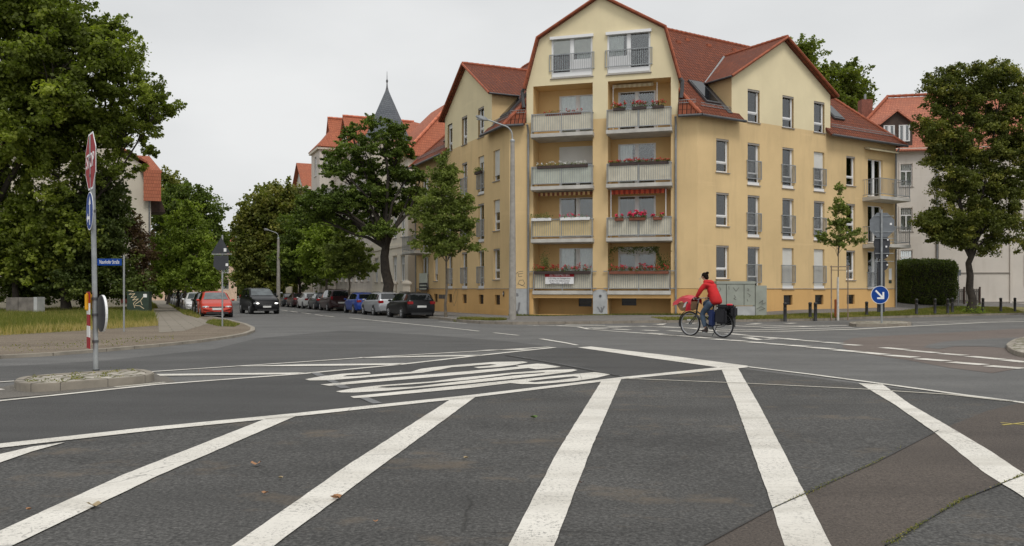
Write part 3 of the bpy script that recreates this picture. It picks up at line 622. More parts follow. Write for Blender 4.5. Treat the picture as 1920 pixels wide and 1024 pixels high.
def window(root,Mx,s0,s1,z0,z1,kind='norm',shut=0,blind=0,dep=.13,cur=None,sill=True,label=None,rail=False,side=1,name='window'):
    w=.055; y0,y1=-dep-.06,-dep; mb=MB(Mx); t=.003
    if kind=='double': w=.05
    mb.box(s0,s0+w,y0,y1,z0,z1); mb.box(s1-w,s1,y0,y1,z0,z1); mb.box(s0+w,s1-w,y0,y1,z1-w,z1); mb.box(s0+w,s1-w,y0,y1,z0,z0+w*1.3)
    panes=[]
    if kind=='norm':
        zt=z0+(z1-z0)*.29; mb.box(s0+w,s1-w,y0,y1+.004,zt,zt+.085); panes=[(s0+w,s1-w,z0+w*1.3,zt),(s0+w,s1-w,zt+.085,z1-w)]
        mb.box(s0+w,s1-w,y0,y1-.02,zt-.05,zt); mb.box(s0+w,s0+w+.05,y0,y1-.02,zt+.085,z1-w); mb.box(s1-w-.05,s1-w,y0,y1-.02,zt+.085,z1-w)
    elif kind=='french':
        zt=z0+.62; mb.box(s0+w,s1-w,y0,y1+.004,zt,zt+.07); panes=[(s0+w,s1-w,z0+w*1.3,zt),(s0+w,s1-w,zt+.07,z1-w)]
        x=s0+w if side>0 else s1-w-.07; mb.box(x,x+.07,y0,y1-.02,zt+.07,z1-w)
    elif kind=='double':
        c=(s0+s1)/2; mb.box(c-.06,c+.06,y0,y1+.004,z0+w*1.3,z1-w); panes=[(s0+w,c-.06,z0+w*1.3,z1-w),(c+.06,s1-w,z0+w*1.3,z1-w)]
        for a,b in ((s0+w,s0+w+.05),(c-.11,c-.06),(c+.06,c+.11),(s1-w-.05,s1-w)): mb.box(a,b,y0,y1-.02,z0+w*1.3,z1-w)
    elif kind=='old':
        c=(s0+s1)/2; zt=z0+(z1-z0)*.66; mb.box(c-.04,c+.04,y0,y1+.004,z0+w*1.3,zt); mb.box(s0+w,s1-w,y0,y1+.006,zt,zt+.08)
        for k in (1,2,3,4): x=s0+w+(s1-s0-2*w)*k/5; mb.box(x-.017,x+.017,y0,y1,zt+.08,z1-w)
        panes=[(s0+w,s1-w,z0+w*1.3,z1-w)]
    elif kind=='plain': panes=[(s0+w,s1-w,z0+w*1.3,z1-w)]
    fr=mb.build(name,M['pvc'] if kind!='plain' or 1 else M['pvc'],root); 
    if label: fr['label']=label
    g=MB(Mx)
    for a,b,c,d in panes: g.box(a+t,b-t,-dep-.045,-dep-.035,c+t,d-t)
    g.build('pane',M['glass'],fr)
    if blind: c=MB(Mx); c.box(s0+w+.004,s1-w-.004,-dep-.075,-dep-.065,z1-(z1-z0)*blind,z1-.04); c.build('blind',M['blind'],fr)
    if cur is None: cur=rw.random()<.6
    if cur:
        c=MB(Mx); zb=z0+.08 if kind!='norm' else z0+(z1-z0)*rw.choice((.3,.3,.05)); n=28; ids=[]
        full=rw.random()<.55; a,b=(s0+.04,s1-.04) if full else rw.choice(((s0+.04,(s0*.62+s1*.38)),((s0*.38+s1*.62),s1-.04)))
        for k in range(n+1):
            x=a+(b-a)*k/n; y=-dep-.11+.02*math.sin(k*1.9)+.01*math.sin(k*.7); ids.append((c.pt((x,y,zb)),c.pt((x,y,z1-.03))))
        for p,q in zip(ids,ids[1:]): c.fi((p[0],q[0],q[1],p[1]))
        c.build('curtain',M['curtain'],fr,smooth=True)
    if shut>0:
        c=MB(Mx); zb=z1-(z1-z0)*shut; z=z1
        while z>zb:
            c.box(s0+.03,s1-.03,y1+.012,y1+.03,z-.044,z-.004); z-=.048
        c.box(s0+.03,s1-.03,y1+.008,y1+.018,zb,z1); c.build('roller_shutter',M['shutter'],fr)
    elif kind in('norm','french') :
        c=MB(Mx); c.box(s0+.004,s1-.004,y1+.006,-.02,z1-.10,z1-.004); c.build('shutter_box',M['sill'],fr)
    if sill:
        c=MB(Mx); c.prism([(s0-.07,-dep+.01,z0-.005),(s0-.07,.07,z0-.035),(s0-.07,.07,z0-.075),(s0-.07,-dep+.01,z0-.045)],(s1-s0+.14,0,0)) if False else None
        c.box(s0-.06,s1+.06,-dep+.004,.06,z0-.055,z0-.012); c.build('sill',M['sill'],fr)
    return fr
def bars(mb,s0,s1,y,z0,z1,step=.115,r=.009):
    n=max(2,int(round((s1-s0)/step)))
    for k in range(n+1):
        x=s0+(s1-s0)*k/n; mb.box(x-r,x+r,y-r,y+r,z0,z1)
def frail(root,Mx,s0,s1,z0,z1,name='railing'):
    mb=MB(Mx); e=.1
    for z in (z0,z1-.04): mb.box(s0-e,s1+e,.045,.085,z,z+.04)
    mb.box(s0-e-.005,s0-e+.035,.002,.045,z0,z0+.04); mb.box(s1+e-.035,s1+e+.005,.002,.045,z0,z0+.04); mb.box(s0-e-.005,s0-e+.035,.002,.045,z1-.04,z1); mb.box(s1+e-.035,s1+e+.005,.002,.045,z1-.04,z1)
    bars(mb,s0-e+.02,s1+e-.02,.065,z0+.04,z1-.04,.10,.009); mb.box(s0-e,s0-e+.035,.048,.082,z0+.04,z1-.04); mb.box(s1+e-.035,s1+e,.048,.082,z0+.04,z1-.04)
    return mb.build(name,M['rail'],root)
class Roof:
    def __init__(s): s.v=[];s.f=[];s.uv=[]
    def add(s,pts,udir,th=.12):
        pts=[Vector(p) for p in pts]; u=Vector(udir).normalized()
        n=Vector()
        for a,b in zip(pts,pts[1:]+pts[:1]): n+=a.cross(b)
        n.normalize()
        if n.z<0 or (abs(n.z)<1e-3 and 0): pts=pts[::-1]; n=-n
        v=n.cross(u).normalized()
        if v.z<0: v=-v
        k=len(s.v); N=len(pts); s.v+=pts+[p-n*th for p in pts]
        U=[(p.dot(u),p.dot(v)) for p in pts]
        s.f.append(list(range(k,k+N))); s.uv.append(U)
        s.f.append(list(range(k+N,k+2*N))[::-1]); s.uv.append(U[::-1])
        for i in range(N):
            j=(i+1)%N; s.f.append([k+j,k+i,k+N+i,k+N+j]); s.uv.append([U[j],U[i],(U[i][0],U[i][1]-th),(U[j][0],U[j][1]-th)])
        return n
    def build(s,name,mat,parent):
        me=bpy.data.meshes.new(name); me.from_pydata([tuple(p) for p in s.v],[],s.f); ul=me.uv_layers.new(name='UVMap'); i=0
        for U in s.uv:
            for q in U: ul.data[i].uv=q; i+=1
        me.materials.append(mat); return link(name,me,parent)
def textobj(txt,size,origin,xd,zd,mat,parent,name='lettering',depth=.003,align='CENTER',squeeze=1):
    cu=bpy.data.curves.new('t','FONT'); cu.body=txt; cu.size=size; cu.extrude=depth; cu.align_x=align; cu.align_y='CENTER'; cu.resolution_u=3
    o=bpy.data.objects.new('t',cu); dg=bpy.context.evaluated_depsgraph_get()
    COL.objects.link(o); dg=bpy.context.evaluated_depsgraph_get(); me=bpy.data.meshes.new_from_object(o.evaluated_get(dg)); bpy.data.objects.remove(o)
    x=Vector(xd).normalized(); z=Vector(zd).normalized(); n=x.cross(z); T=Matrix(((x.x,z.x,n.x,origin[0]),(x.y,z.y,n.y,origin[1]),(x.z,z.z,n.z,origin[2]),(0,0,0,1)))
    me.transform(T@Matrix.Diagonal((squeeze,1,1,1))); me.materials.clear(); me.materials.append(mat); return link(name,me,parent)
def scribble(mb,pts,y,w):   # flat sprayed stroke in facade coordinates
    for (a,b) in zip(pts,pts[1:]):
        a=Vector((a[0],0,a[1])); b=Vector((b[0],0,b[1])); t=(b-a)
        if t.length<1e-6: continue
        t.normalize(); q=Vector((-t.z,0,t.x))*w/2; e=t*w*.3
        y+=.00013
        mb.face([(p.x,y,p.z) for p in (a-q-e,b-q+e,b+q+e,a+q-e)])
def downpipe(root,Mx,s,z0,z1,y=.09,r=.05,mat=None):
    mb=MB(Mx); mb.path([(s,y,z0),(s,y,z1-.5),(s,y,z1-.35),(s,y+.22,z1)],r,10)
    z=z0+.8
    while z<z1-.6: mb.lathe([(r+.012,0),(r+.012,.05)],(s,y,z),'z',10); z+=2.1
    return mb.build('downpipe',mat or M['zinc'],root,smooth=True)
FL=(1.25,4.05,6.9,9.75)
# ---------------------------------------------------------------- yellow corner building
mid=(A+B)/2
YB=thing('apartment_building','ochre and cream corner apartment block with red tiled gables and stacked balconies','building',(mid.x,mid.y,0))
MR=FM(B,dR,nRo); ML=FM(A,dL,nLo); MC=FM(mid,uC,nC); CT=(B-A).length/2
EZ=10.45; HZ=2.38
cols=[1.82,4.2,7.0,9.7,12.6]
def wing(Mx,Ls,left):
    holes=[];wins=[]
    for i,c in enumerate(cols):
        for f in FL[:3]:
            french=(i in(1,2,3)); hw=.47 if i!=4 else .42
            z0=f+(.10 if french else .62); holes.append((c-hw,c+hw,z0,f+HZ)); wins.append((c-hw,c+hw,z0,f+HZ,'french' if french else 'norm',i,f))
        if i in (1,2,3): holes.append((c-.47,c+.47,10.42,12.2)); wins.append((c-.47,c+.47,10.42,12.2,'norm',i,9.8))
    for f in FL[:3]:
        z0=f+(.10); holes.append((14.25,15.75,z0,f+HZ)); wins.append((14.25,15.75,z0,f+HZ,'double',5,f))
    cell=[(c-.37,c+.37,.42,.98) for c in (1.7,4.2,7.0,9.7,12.6)]
    y1=MB(Mx); wallgrid(y1,[(0,17.1,1.35,EZ)],[h for h in holes if h[2]<EZ-.1]+[(h[0],h[1],h[2],h[3]) for h in holes if h[2]>EZ-.1 and h[2]<EZ]); y1.build('wall',M['yel'],YB,recalc=False)
    y2=MB(Mx); wallgrid(y2,[(-.01,17.1,-.9,1.33)],cell,.25); y2.build('plinth',M['yel2'],YB,recalc=False)
    bnd=MB(Mx); bnd.box(-.0,17.12,.0,.03,1.325,1.355); bnd.build('plinth_moulding',M['sill'],YB)
    g=MB(Mx); wallgrid(g,[(2.5,10.7,EZ,12.75)],[h for h in holes if h[2]>10]); g.face([(2.5,0,12.75),(10.7,0,12.75),(6.6,0,15.32)]); g.build('gable_wall',M['cream'],YB,recalc=False)
    for s in (2.5,10.7):
        ck=MB(Mx); ck.face([(s,-.001,EZ),(s,-.001,12.75),(s,-2.1,12.75)]+[(s,-.3,EZ)]); ck.build('cheek_wall',M['yel'],YB,recalc=False)
    for k,(a,b,c,d) in enumerate(cell):
        m=MB(Mx); m.box(a+.01,b-.01,-.16,-.12,c+.01,d-.01); fr=MB(Mx)
        for q in range(6): fr.box(a+.02,b-.02,-.119,-.105,c+.03+q*.09,c+.06+q*.09)
        o=m.build('cellar_window',M['cglass'],YB); fr.build('grille',M['black'],o)
    for (a,b,c,d,kind,i,f) in wins:
        sh=0;cur=None
        if not left:
            if (i,f) in ((2,FL[0]),(3,FL[0])): sh=1.0 if 0 else .98
            if (i,f)==(3,FL[2]): sh=.42
            if (i,f)==(1,FL[0]): cur=True
        else:
            if (i,f)==(0,FL[2]): sh=.8
            if (i,f)==(0,FL[1]): sh=.4
            if (i,f)==(1,FL[2]): sh=.15
            if i==4 and f==FL[0]: sh=.72
            if (i,f)==(3,9.8): sh=.15
        sd=1 if (left) else -1
        window(YB,Mx,a,b,c,d,kind,sh,(rw.choice((0,0,0,.25,.5)) if not sh else 0),cur=cur,sill=True,side=sd)
        if kind=='french': frail(YB,Mx,a,b,f+.42,f+1.42)
        if kind=='french':
            q=MB(Mx); q.box(a+.005,b-.005,-.12,-.02,c+.002,c+.16); q.build('threshold',M['pvc'],YB)
        if kind=='double' and f==FL[0]: frail(YB,Mx,a,b,f+.2,f+1.1)
    for f in FL[1:3]:
        balcony(Mx,13.75,16.75,0,1.15,f,M['slabc'],None,sides=True)
    downpipe(YB,Mx,16.98,.1,10.1)
    aw=MB(Mx)
    if not left:
        aw.prism([(13.9,.02,9.98),(13.9,.28,9.86),(13.9,.42,9.80),(13.9,.40,9.74),(13.9,.02,9.84)],(2.9,0,0)); aw.build('rolled_awning',M['awcream'],YB)
def balcony(Mx,s0,s1,y0,y1,f,slabmat,panel,sides=True,post=True,h=1.0,topz=None,side0=True,side1=True,inset=.02):
    mb=MB(Mx); mb.prism([(s0-.03,y0,f-.26),(s0-.03,y1+.05,f-.22),(s0-.03,y1+.05,f-.02),(s0-.03,y0,f-.02)],(s1-s0+.06,0,0)); o=mb.build('balcony',slabmat,YB,bevel=.01)
    r=MB(Mx); z0,z1=f+.09,f+h+.06; Y=y1
    for z in (z0,z1-.045): r.box(s0+.04,s1-.04,Y-.02,Y+.02,z,z+.04)
    xs=[s0,(s0+s1)/2-.02,s1-.04]
    for x in xs: r.box(x,x+.04,Y-.02,Y+.022,f-.1,z1)
    bars(r,s0+.12,s1-.12,Y,z0+.04,z1-.045,.118,.008)
    for x in ((s0+.02,) if side0 else ())+((s1-.02,) if side1 else ()):
        for z in (z0,z1-.045): r.box(x-.018,x+.018,y0+.01,Y-.02,z,z+.04)
        n=max(2,int((Y-y0)/.118))
        for k in range(1,n): yy=y0+(Y-y0)*k/n; r.box(x-.008,x+.008,yy-.008,yy+.008,z0+.04,z1-.045)
    r.build('railing',M['rail'],o)
    if panel:
        p=MB(Mx); n=int((s1-s0-.12)/.118)
        for k in range(n):
            x=s0+.06+(s1-s0-.12)*k/n; ww=(s1-s0-.12)/n; p.box(x+.004,x+ww-.004,Y-.052-(k%2)*.003,Y-.04,z0+.03,z1-.05)
        for x in ((s0+.05,) if side0 else ())+((s1-.062,) if side1 else ()): p.box(x,x+.012,y0+.05,Y-.06,z0+.03,z1-.05)
        p.build('panel',panel,o)
    return o
wing(MR,17.1,False); wing(ML,17.1,True)
# --- corner front with balcony bays
RC=[(-3.72,-.42),(.40,3.72)]; RD=1.3; RT=12.42
w=MB(MC); ho=[(a,b,1.35,EZ) for a,b in RC]
wallgrid(w,[(-CT,CT,1.35,EZ)],[(a,b,1.35,EZ,0) for a,b in RC]); w.build('wall',M['yel'],YB,recalc=False)
w=MB(MC); wallgrid(w,[(-CT,CT,-.9,1.33)],[(a,b,-.05,1.33,0) for a,b in RC]); w.build('plinth',M['yel2'],YB,recalc=False)
w=MB(MC); GW=[(-2.7,-.43,12.78,14.92),(.36,2.66,12.78,14.92)]
wallgrid(w,[(-4.1,4.1,EZ,12.6),(-3.35,3.35,12.6,15)],[(a,b,EZ,RT,0) for a,b in RC]+GW,.16)
for s in (-1,1): w.face([(s*4.1,0,12.6),(s*3.35,0,12.6),(s*3.35,0,15)])
w.face([(-3.35,0,15),(3.35,0,15),(0,0,16.95)]); w.build('gable_wall',M['cream'],YB,recalc=False)
w=MB(MC); bands=[]
for k,(a,b) in enumerate(RC):
    wx0,wx1=((-2.55,-.45) if k==0 else (.75,2.8))
    hl=[(wx0,wx1,f+.12,f+2.35,.06) for f in FL]
    w2=MB(FM(mid-nC*RD,uC,nC)); wallgrid(w2,[(a,b,1.0,RT)],hl,.06); w2.build('wall',M['recess'],YB,recalc=False)
    MI=FM(mid-nC*RD,uC,nC)
    w2=MB(MI); cw=((-1.45,-.72,.35,.92) if k==0 else (.95,1.75,.42,1.02)); wallgrid(w2,[(a,b,-.9,1.0)],[cw+(.1,)]); w2.build('plinth',M['yel2'],YB,recalc=False)
    q=MB(MI); q.box(cw[0],cw[1],-.1,-.07,cw[2],cw[3]); o=q.build('cellar_window',M['cglass'],YB); q=MB(MI)
    for j in range(8 if k else 3): q.box(cw[0]+.02,cw[1]-.02,-.069,-.05,cw[2]+.03+j*(cw[3]-cw[2])/(8 if k else 3),cw[2]+.055+j*(cw[3]-cw[2])/(8 if k else 3))
    q.build('grille',M['zincd'],o)
    s=MB(MC)
    for x in (a,b): s.face([(x,0,-.9),(x,-RD,-.9),(x,-RD,RT),(x,0,RT)])
    s.face([(a,0,RT),(b,0,RT),(b,-RD,RT),(a,-RD,RT)]); s.build('recess_wall',M['recess'],YB,recalc=False)
    for i,f in enumerate(FL): window(YB,MI,wx0,wx1,f+.12,f+2.35,'double',.42 if (k,i)==(0,2) else (.16 if (k,i)==(1,0) else 0),dep=.02,cur=(k,i) in ((0,3),(1,2),(0,0)),sill=False,name='balcony_door')
    for f in FL: fl=MB(MC); fl.box(a+.002,b-.002,-RD+.002,-.002,f-.22,f-.03); fl.build('balcony_floor',M['slabc'],YB)
pn=[[M['panelw'],M['panely'],M['panelg'],M['panelw']],[M['panelw']]*4]
for k,(a,b) in enumerate(RC):
    for i,f in enumerate(FL):
        if i==0:
            o=balcony(MC,a+.02,b-.02,0,.10,f,M['slabc'],pn[k][i],side0=False,side1=False)
            q=MB(MC); q.box(a-.0,b+.0,-.02,.05,f-.42,f-.24); q.build('fascia_beam',M['yel2'],YB)
            for x in (a-.22,b+.02):
                for z in (f+.09,f+1.0): q=MB(MC); q.box(x,x+.2,.06,.12,z,z+.045); q.build('rail_bracket',M['rail'],o)
        else: balcony(MC,a+.0,b+.06,0,.42,f,M['slabc'],pn[k][i])
# gable windows with railings
for j,(a,b,c,d) in enumerate(GW):
    fr=window(YB,MC,a,b,c,d,'double',0,.40 if j==0 else 0,dep=.04,cur=True,sill=True)
    q=MB(MC); q.box(a-.06,b+.06,.004,.14,d-.05,d+.10); q.build('shutter_box',M['pvc'],fr)
    q=MB(MC); q.box(a+.05,b-.05,-.03,.01,c+.06,c+.3); q.build('threshold',M['pvc'],fr); m_=(a+b)/2; q=MB(MC); q.box(*((m_+.07,b-.08) if j==0 else (a+.08,m_-.07)),-.035,.006,c+.302,c+.95); q.build('door_panel',M['pvc'],fr)
    frail(YB,MC,a,b,c+.38,c+1.28)
# grey repair patches on the plinth
q=MB(MC); q.box(-CT+.02,-4.02,.004,.03,-.6,1.34); q.build('repair_patch',M['concr'],YB)
q=MB(MC); pts=[(-.40,.004,-.6),(.38,.004,-.6),(.38,.004,1.12)]+[(.39*math.cos(t)-.01,.004,1.12+.18*math.sin(t)) for t in [math.pi*k/8 for k in range(1,8)]]+[(-.40,.004,1.12)]
q.prism(pts,(0,.03,0)); q.build('repair_patch',M['concr'],YB); q=MB(MC); q.lathe([(.07,0),(.07,.02),(.045,.022)],(0,.035,.95),'y',14); q.build('cover_plate',M['zincd'],YB)
for s in (-3.98,3.98): downpipe(YB,MC,s,-.1,10.3,.085,.055)
# awnings under the slabs
def valance(s0,s1,y,z,h,mats,name='awning'):
    mb=MB(MC); n=int((s1-s0)/.13)
    for k in range(n):
        x=s0+(s1-s0)*k/n; x2=s0+(s1-s0)*(k+1)/n; mb.mi=k%2
        mb.prism([(x+.003,y,z),(x2-.003,y,z),(x2-.003,y,z-h*.8),((x+x2)/2,y,z-h),(x+.003,y,z-h*.8)],(0,-.012,0))
    mb.mi=0; mb.box(s0,s1,y-.35,y-.014,z-.06,z); return mb.build(name,mats,YB)
valance(.52,3.5,-.12,FL[2]-.29,.26,[M['awred'],simple('dark red awning stripe',(.30,.035,.025),.85)])
valance(-3.5,-.5,-.25,FL[2]-.29,.2,[M['awbrn'],M['recess']])
valance(.62,2.75,-.55,RT-.08,.2,[M['awcream'],simple('tan awning stripe',(.45,.36,.22),.85)])
for s in (.55,3.45): q=MB(MC); q.path([(s,-.1,FL[1]),(s,-.1,FL[2]-.3)],.025,8); q.build('awning_post',M['pvc'],YB)
for s in (.6,2.95): q=MB(MC); q.path([(s,-.5,FL[3]),(s,-.5,RT-.1)],.025,8); q.build('awning_post',M['pvc'],YB)
# number plates
for k,t in ((-1.92,'12'),(2.03,'14')):
    q=MB(MC); q.box(k-.12,k+.12,.09,.10,1.02,1.22); o=q.build('number_plate',M['signwhite'],YB); p=MC@Vector((k,.105,1.12)); textobj('K' if t=='12' else 'K',.15,p,uC,(0,0,1),M['graf'],o)
q=MB(ML); q.ell((.75,.03,1.05),(.09,.02,.17),10,8); o=q.build('number_plate',M['black'],YB); p=ML@Vector((.75,.055,1.05)); textobj('8',.16,p,-dL,(0,0,1),M['signwhite'],o)
q=MB(MR); q.box(16.35,16.62,.005,.03,1.9,2.6); q.build('notice_board',M['signwhite'],YB); q=MB(MR); q.box(16.35,16.62,.005,.03,1.68,1.86); q.build('notice_board',M['cgreen'],YB)
# graffiti
q=MB(MC)
for st in ([(-4.95,2.05),(-4.8,2.2),(-4.72,1.98),(-4.88,1.98),(-4.6,2.25),(-4.55,2.0),(-4.35,2.02)],[(-4.55,2.15),(-4.3,2.18)],[(-4.55,2.28),(-4.3,2.30)],[(-5.0,1.5),(-4.85,1.55),(-4.75,1.85),(-4.7,1.5),(-4.85,1.6)],[(-4.6,1.55),(-4.5,1.8),(-4.3,1.82),(-4.2,1.62),(-4.35,1.5),(-4.55,1.6),(-4.2,1.46)]): scribble(q,st,.006,.022)
q.build('graffiti',M['graf'],YB)
q=MB(MC)
for st in ([(-4.85,1.3),(-4.72,1.1),(-4.62,.95)],[(-4.62,1.05),(-4.6,.95)],[(-4.88,.55),(-4.72,.1),(-4.6,-.05)],[(-4.5,.55),(-4.55,.2),(-4.68,-.05)]): scribble(q,st,.034,.11)
for st in ([(-.15,.35),(.02,.1)],[(.2,.38),(.05,.08),(-.05,.15)],[(.05,.33),(.1,.1)]): scribble(q,st,.038,.08)
q.build('graffiti',simple('faded grey spray',(.20,.20,.205),.8),YB)
q=MB(MR)
for st in ([(.15,1.75),(.28,2.15),(.30,1.6)],[(.1,1.85),(.55,1.95)],[(.5,2.2),(.45,1.9),(.75,1.9)],[(.68,2.2),(.72,1.55),(.8,1.3)]): scribble(q,st,.006,.05)
q.build('graffiti',M['grafw'],YB)
q=MB(ML)
for st in ([(8.2,1.15),(8.5,.55),(8.9,.2),(9.2,.5),(8.9,1.0),(8.5,1.35)],[(8.5,1.35),(8.3,1.2)]): scribble(q,st,.008,.03)
for st in ([(10.6,.8),(11.1,.8)],[(11.3,.8),(11.9,.8)]): scribble(q,st,.008,.28)
q.build('graffiti',M['graf'],YB)
# back and side walls so the block is closed
q=MB(MR); q.face([(17.1,0,-.9),(17.1,-12,-.9),(17.1,-12,EZ),(17.1,0,EZ)]); q.face([(0+5.3,-12,-.9),(17.1,-12,-.9),(17.1,-12,EZ),(5.3,-12,EZ)]); q.build('rear_wall',M['yel'],YB,recalc=False)
q=MB(ML); q.face([(17.1,0,-.9),(17.1,-12,-.9),(17.1,-12,EZ),(17.1,0,EZ)]); q.face([(0+5.3,-12,-.9),(17.1,-12,-.9),(17.1,-12,EZ),(5.3,-12,EZ)]); q.build('rear_wall',M['yel'],YB,recalc=False)
# --- roof
OV=.45; SLP=1.03; E0=10.32
def RP(Mx,s,d): return Mx@Vector((s,-d,E0+(d+OV)*SLP))
rf=Roof(); V=Mx=None
def isect(p,d,q,e):
    k=(q-p).cross(e).z/d.cross(e).z; return p+d*k
offR=B+nRo*OV; offL=A+nLo*OV; offC=mid+nC*OV
ER=isect(offR,dR,offC,uC); EL=isect(offL,dL,offC,uC)
HUB=isect(B-nRo*6,dR,A-nLo*6,dL); ZR=E0+(6+OV)*SLP
def zz(v,z): return Vector((v.x,v.y,z))
hub=zz(HUB,ZR); 
BK=isect(B-nRo*12.45,dR,A-nLo*12.45,dL)
dH=6.45
dc=(mid-HUB).dot(nC); slC=(ZR-E0)/(dc+OV)
def CP(t,d): return MC@Vector((t,-d,E0+(d+OV)*slC))
dv=(12.70-E0)/SLP-OV; dpk=(15.32-E0)/SLP-OV
def onwing(Mx,t,z):   # chamfer depth at which the wing roof reaches height z on the line t
    o_=Mx.translation; n_=Mx.to_3x3()@Vector((0,1,0)); dw=(z-E0)/SLP-OV; p=MC@Vector((t,0,0)); a=-(p-o_).dot(n_); b=nC.dot(n_); return (dw-a)/b
ridges=[]; DX={}
for Mx,Ee,dd in ((MR,ER,dR),(ML,EL,dL)):
    re=Mx@Vector((17.55-dH,-6,ZR)); 
    sC=1 if Ee is ER else -1; hc=zz(Ee,E0); tC=uC.dot(hc-mid); tH=uC.dot(hub-mid); f_=(4.1*sC-tC)/(tH-tC); X1=hc.lerp(hub,f_); d12=onwing(Mx,4.1*sC,12.6); d15=onwing(Mx,3.35*sC,15.0)
    Y1=MC@Vector((4.1*sC,-d12,12.6)); Y2=MC@Vector((3.35*sC,-d15,15.0)); DX[sC]=(d12,d15,-nC.dot(X1-mid),X1.z)
    rf.add([CP(sC*4.1,-OV),hc,X1],uC)
    rf.add([X1,zz(Ee,E0),RP(Mx,3.05,-OV),RP(Mx,3.05,-.02),RP(Mx,2.5,-.02),RP(Mx,2.5,dv+.1),RP(Mx,6.6,dpk+.15),RP(Mx,10.7,dv+.1),RP(Mx,10.7,-.02),RP(Mx,10.25,-.02),RP(Mx,10.25,-OV),RP(Mx,17.55,-OV),re,hub,Y2,Y1],dd)
    rf.add([RP(Mx,17.55,-OV),Mx@Vector((17.55,-12.45,E0)),re],Mx.to_3x3()@Vector((0,1,0)))
    rf.add([zz(BK,E0),Mx@Vector((17.55,-12.45,E0)),re,hub],dd)
    ridges+=[[re,hub],[RP(Mx,17.55,-OV),re],[zz(Ee,E0),X1]]
    # cross gable
    for s0,s1 in ((2.5,6.6),(10.7,6.6)):
        sg=1 if s1>s0 else -1; k=(15.32-12.75)/4.1; se=s0-sg*.32; ze=12.75-.32*k
        rf.add([Mx@Vector((se,.32,ze+.1)),Mx@Vector((6.6,.32,15.42)),Mx@Vector((6.6,-dpk-.2,15.42)),Mx@Vector((s0,-dv-.15,12.85)),Mx@Vector((se,-dv+.18,ze+.1))],Mx.to_3x3()@Vector((0,1,0)))
    ridges.append([Mx@Vector((6.6,.32,15.42)),Mx@Vector((6.6,-dpk,15.42))])
for sg in (1,-1):
    Ee=ER if sg>0 else EL
    dA,dB,dX_,zX_=DX[sg]; w=MB(MC); w.face([(sg*4.1,-.001,EZ-.1),(sg*4.1,-.001,12.6),(sg*4.1,-dA,12.6),(sg*4.1,-dX_,zX_)]); w.build('cheek_wall',M['yel'],YB,recalc=False)
    d1=dA+.15; d2=dB+.15; d3=(16.95-E0)/slC-OV+.1; n_=MC.to_3x3()@Vector((0,1,0))
    rf.add([MC@Vector((sg*4.22,.22,12.3)),MC@Vector((sg*3.47,.22,15.06)),MC@Vector((sg*3.47,-d2,15.06)),MC@Vector((sg*4.22,-d1+.25,12.3))],n_)
    rf.add([MC@Vector((sg*3.47,.22,15.06)),MC@Vector((0,.22,17.08)),MC@Vector((0,-d3,17.08)),MC@Vector((sg*3.47,-d2,15.06))],n_)
ridges.append([MC@Vector((0,.22,17.08)),MC@Vector((0,-d3,17.08))])
rf.build('roof',M['tile'],YB)
def tilerow(mb,a,b,r=.11,step=.36):
    a=Vector(a);b=Vector(b); n=max(1,int((b-a).length/step))
    for k in range(n): mb.path([a.lerp(b,k/n),a.lerp(b,(k+1.06)/n)],[r*.88,r*1.1],8)
for a,b in ridges: rt=MB(); tilerow(rt,a,b); rt.build('ridge_tiles',M['ridge'],YB,smooth=True)
# verge tiles along the gables
for Mx in (MR,ML):
    for s0 in (2.18,11.02): rt=MB(); rt.path([Mx@Vector((s0,.33,12.62)),Mx@Vector((6.6,.33,15.38))],.07,6); rt.build('verge_tiles',M['ridge'],YB,smooth=True)
for sg in (1,-1): rt=MB(); rt.path([MC@Vector((sg*4.22,.23,12.28)),MC@Vector((sg*3.47,.23,15.03)),MC@Vector((0,.23,17.03))],.07,6); rt.build('verge_tiles',M['ridge'],YB,smooth=True)
def gut(a,b,r=.075): gt=MB(); gt.path([a,b],r,10); gt.build('gutter',M['zincd'],YB,smooth=True)
for Mx,Ee in ((MR,ER),(ML,EL)):
    n_=Mx.to_3x3()@Vector((0,1,0)); k=Vector((0,0,-.06))+n_*.06
    gut(zz(Ee,E0)+k,RP(Mx,3.05,-OV)+k); gut(RP(Mx,10.25,-OV)+k,RP(Mx,17.55,-OV)+k)
    gut(zz(Ee,E0)+k,CP(4.1 if Ee is ER else -4.1,-OV)+k)
    for s0 in (2.16,11.04): gut(Mx@Vector((s0,.32,12.6)),Mx@Vector((s0,-1.6,12.6)),.05)
for sg in(1,-1): gt=MB(); gt.path([MC@Vector((sg*4.2,.2,12.28)),MC@Vector((sg*4.32,.1,12.15)),MC@Vector((sg*4.3,.05,11.75)),MC@Vector((sg*4.25,0,11.3))],.1,8); gt.build('rainwater_head',M['zincd'],YB,smooth=True)
def snow(a,b,up):
    sn=MB(); a=Vector(a);b=Vector(b); n=int((b-a).length/.09)
    for h in (.02,.17): sn.path([a+up*h,b+up*h],.014,5)
    for k in range(n+1): p=a.lerp(b,k/n); sn.path([p,p+up*.17],.006,4)
    sn.build('snow_guard',M['galv'],YB)
U=Vector((0,0,1))
for Mx in (MR,ML):
    snow(RP(Mx,.3,.05)+U*.05,RP(Mx,2.75,.05)+U*.05,U); snow(RP(Mx,10.9,.05)+U*.05,RP(Mx,17.2,.05)+U*.05,U)
for sg in (1,-1): snow(CP(sg*4.15,-.1)+U*.05,CP(sg*5.0,-.1)+U*.05,U)
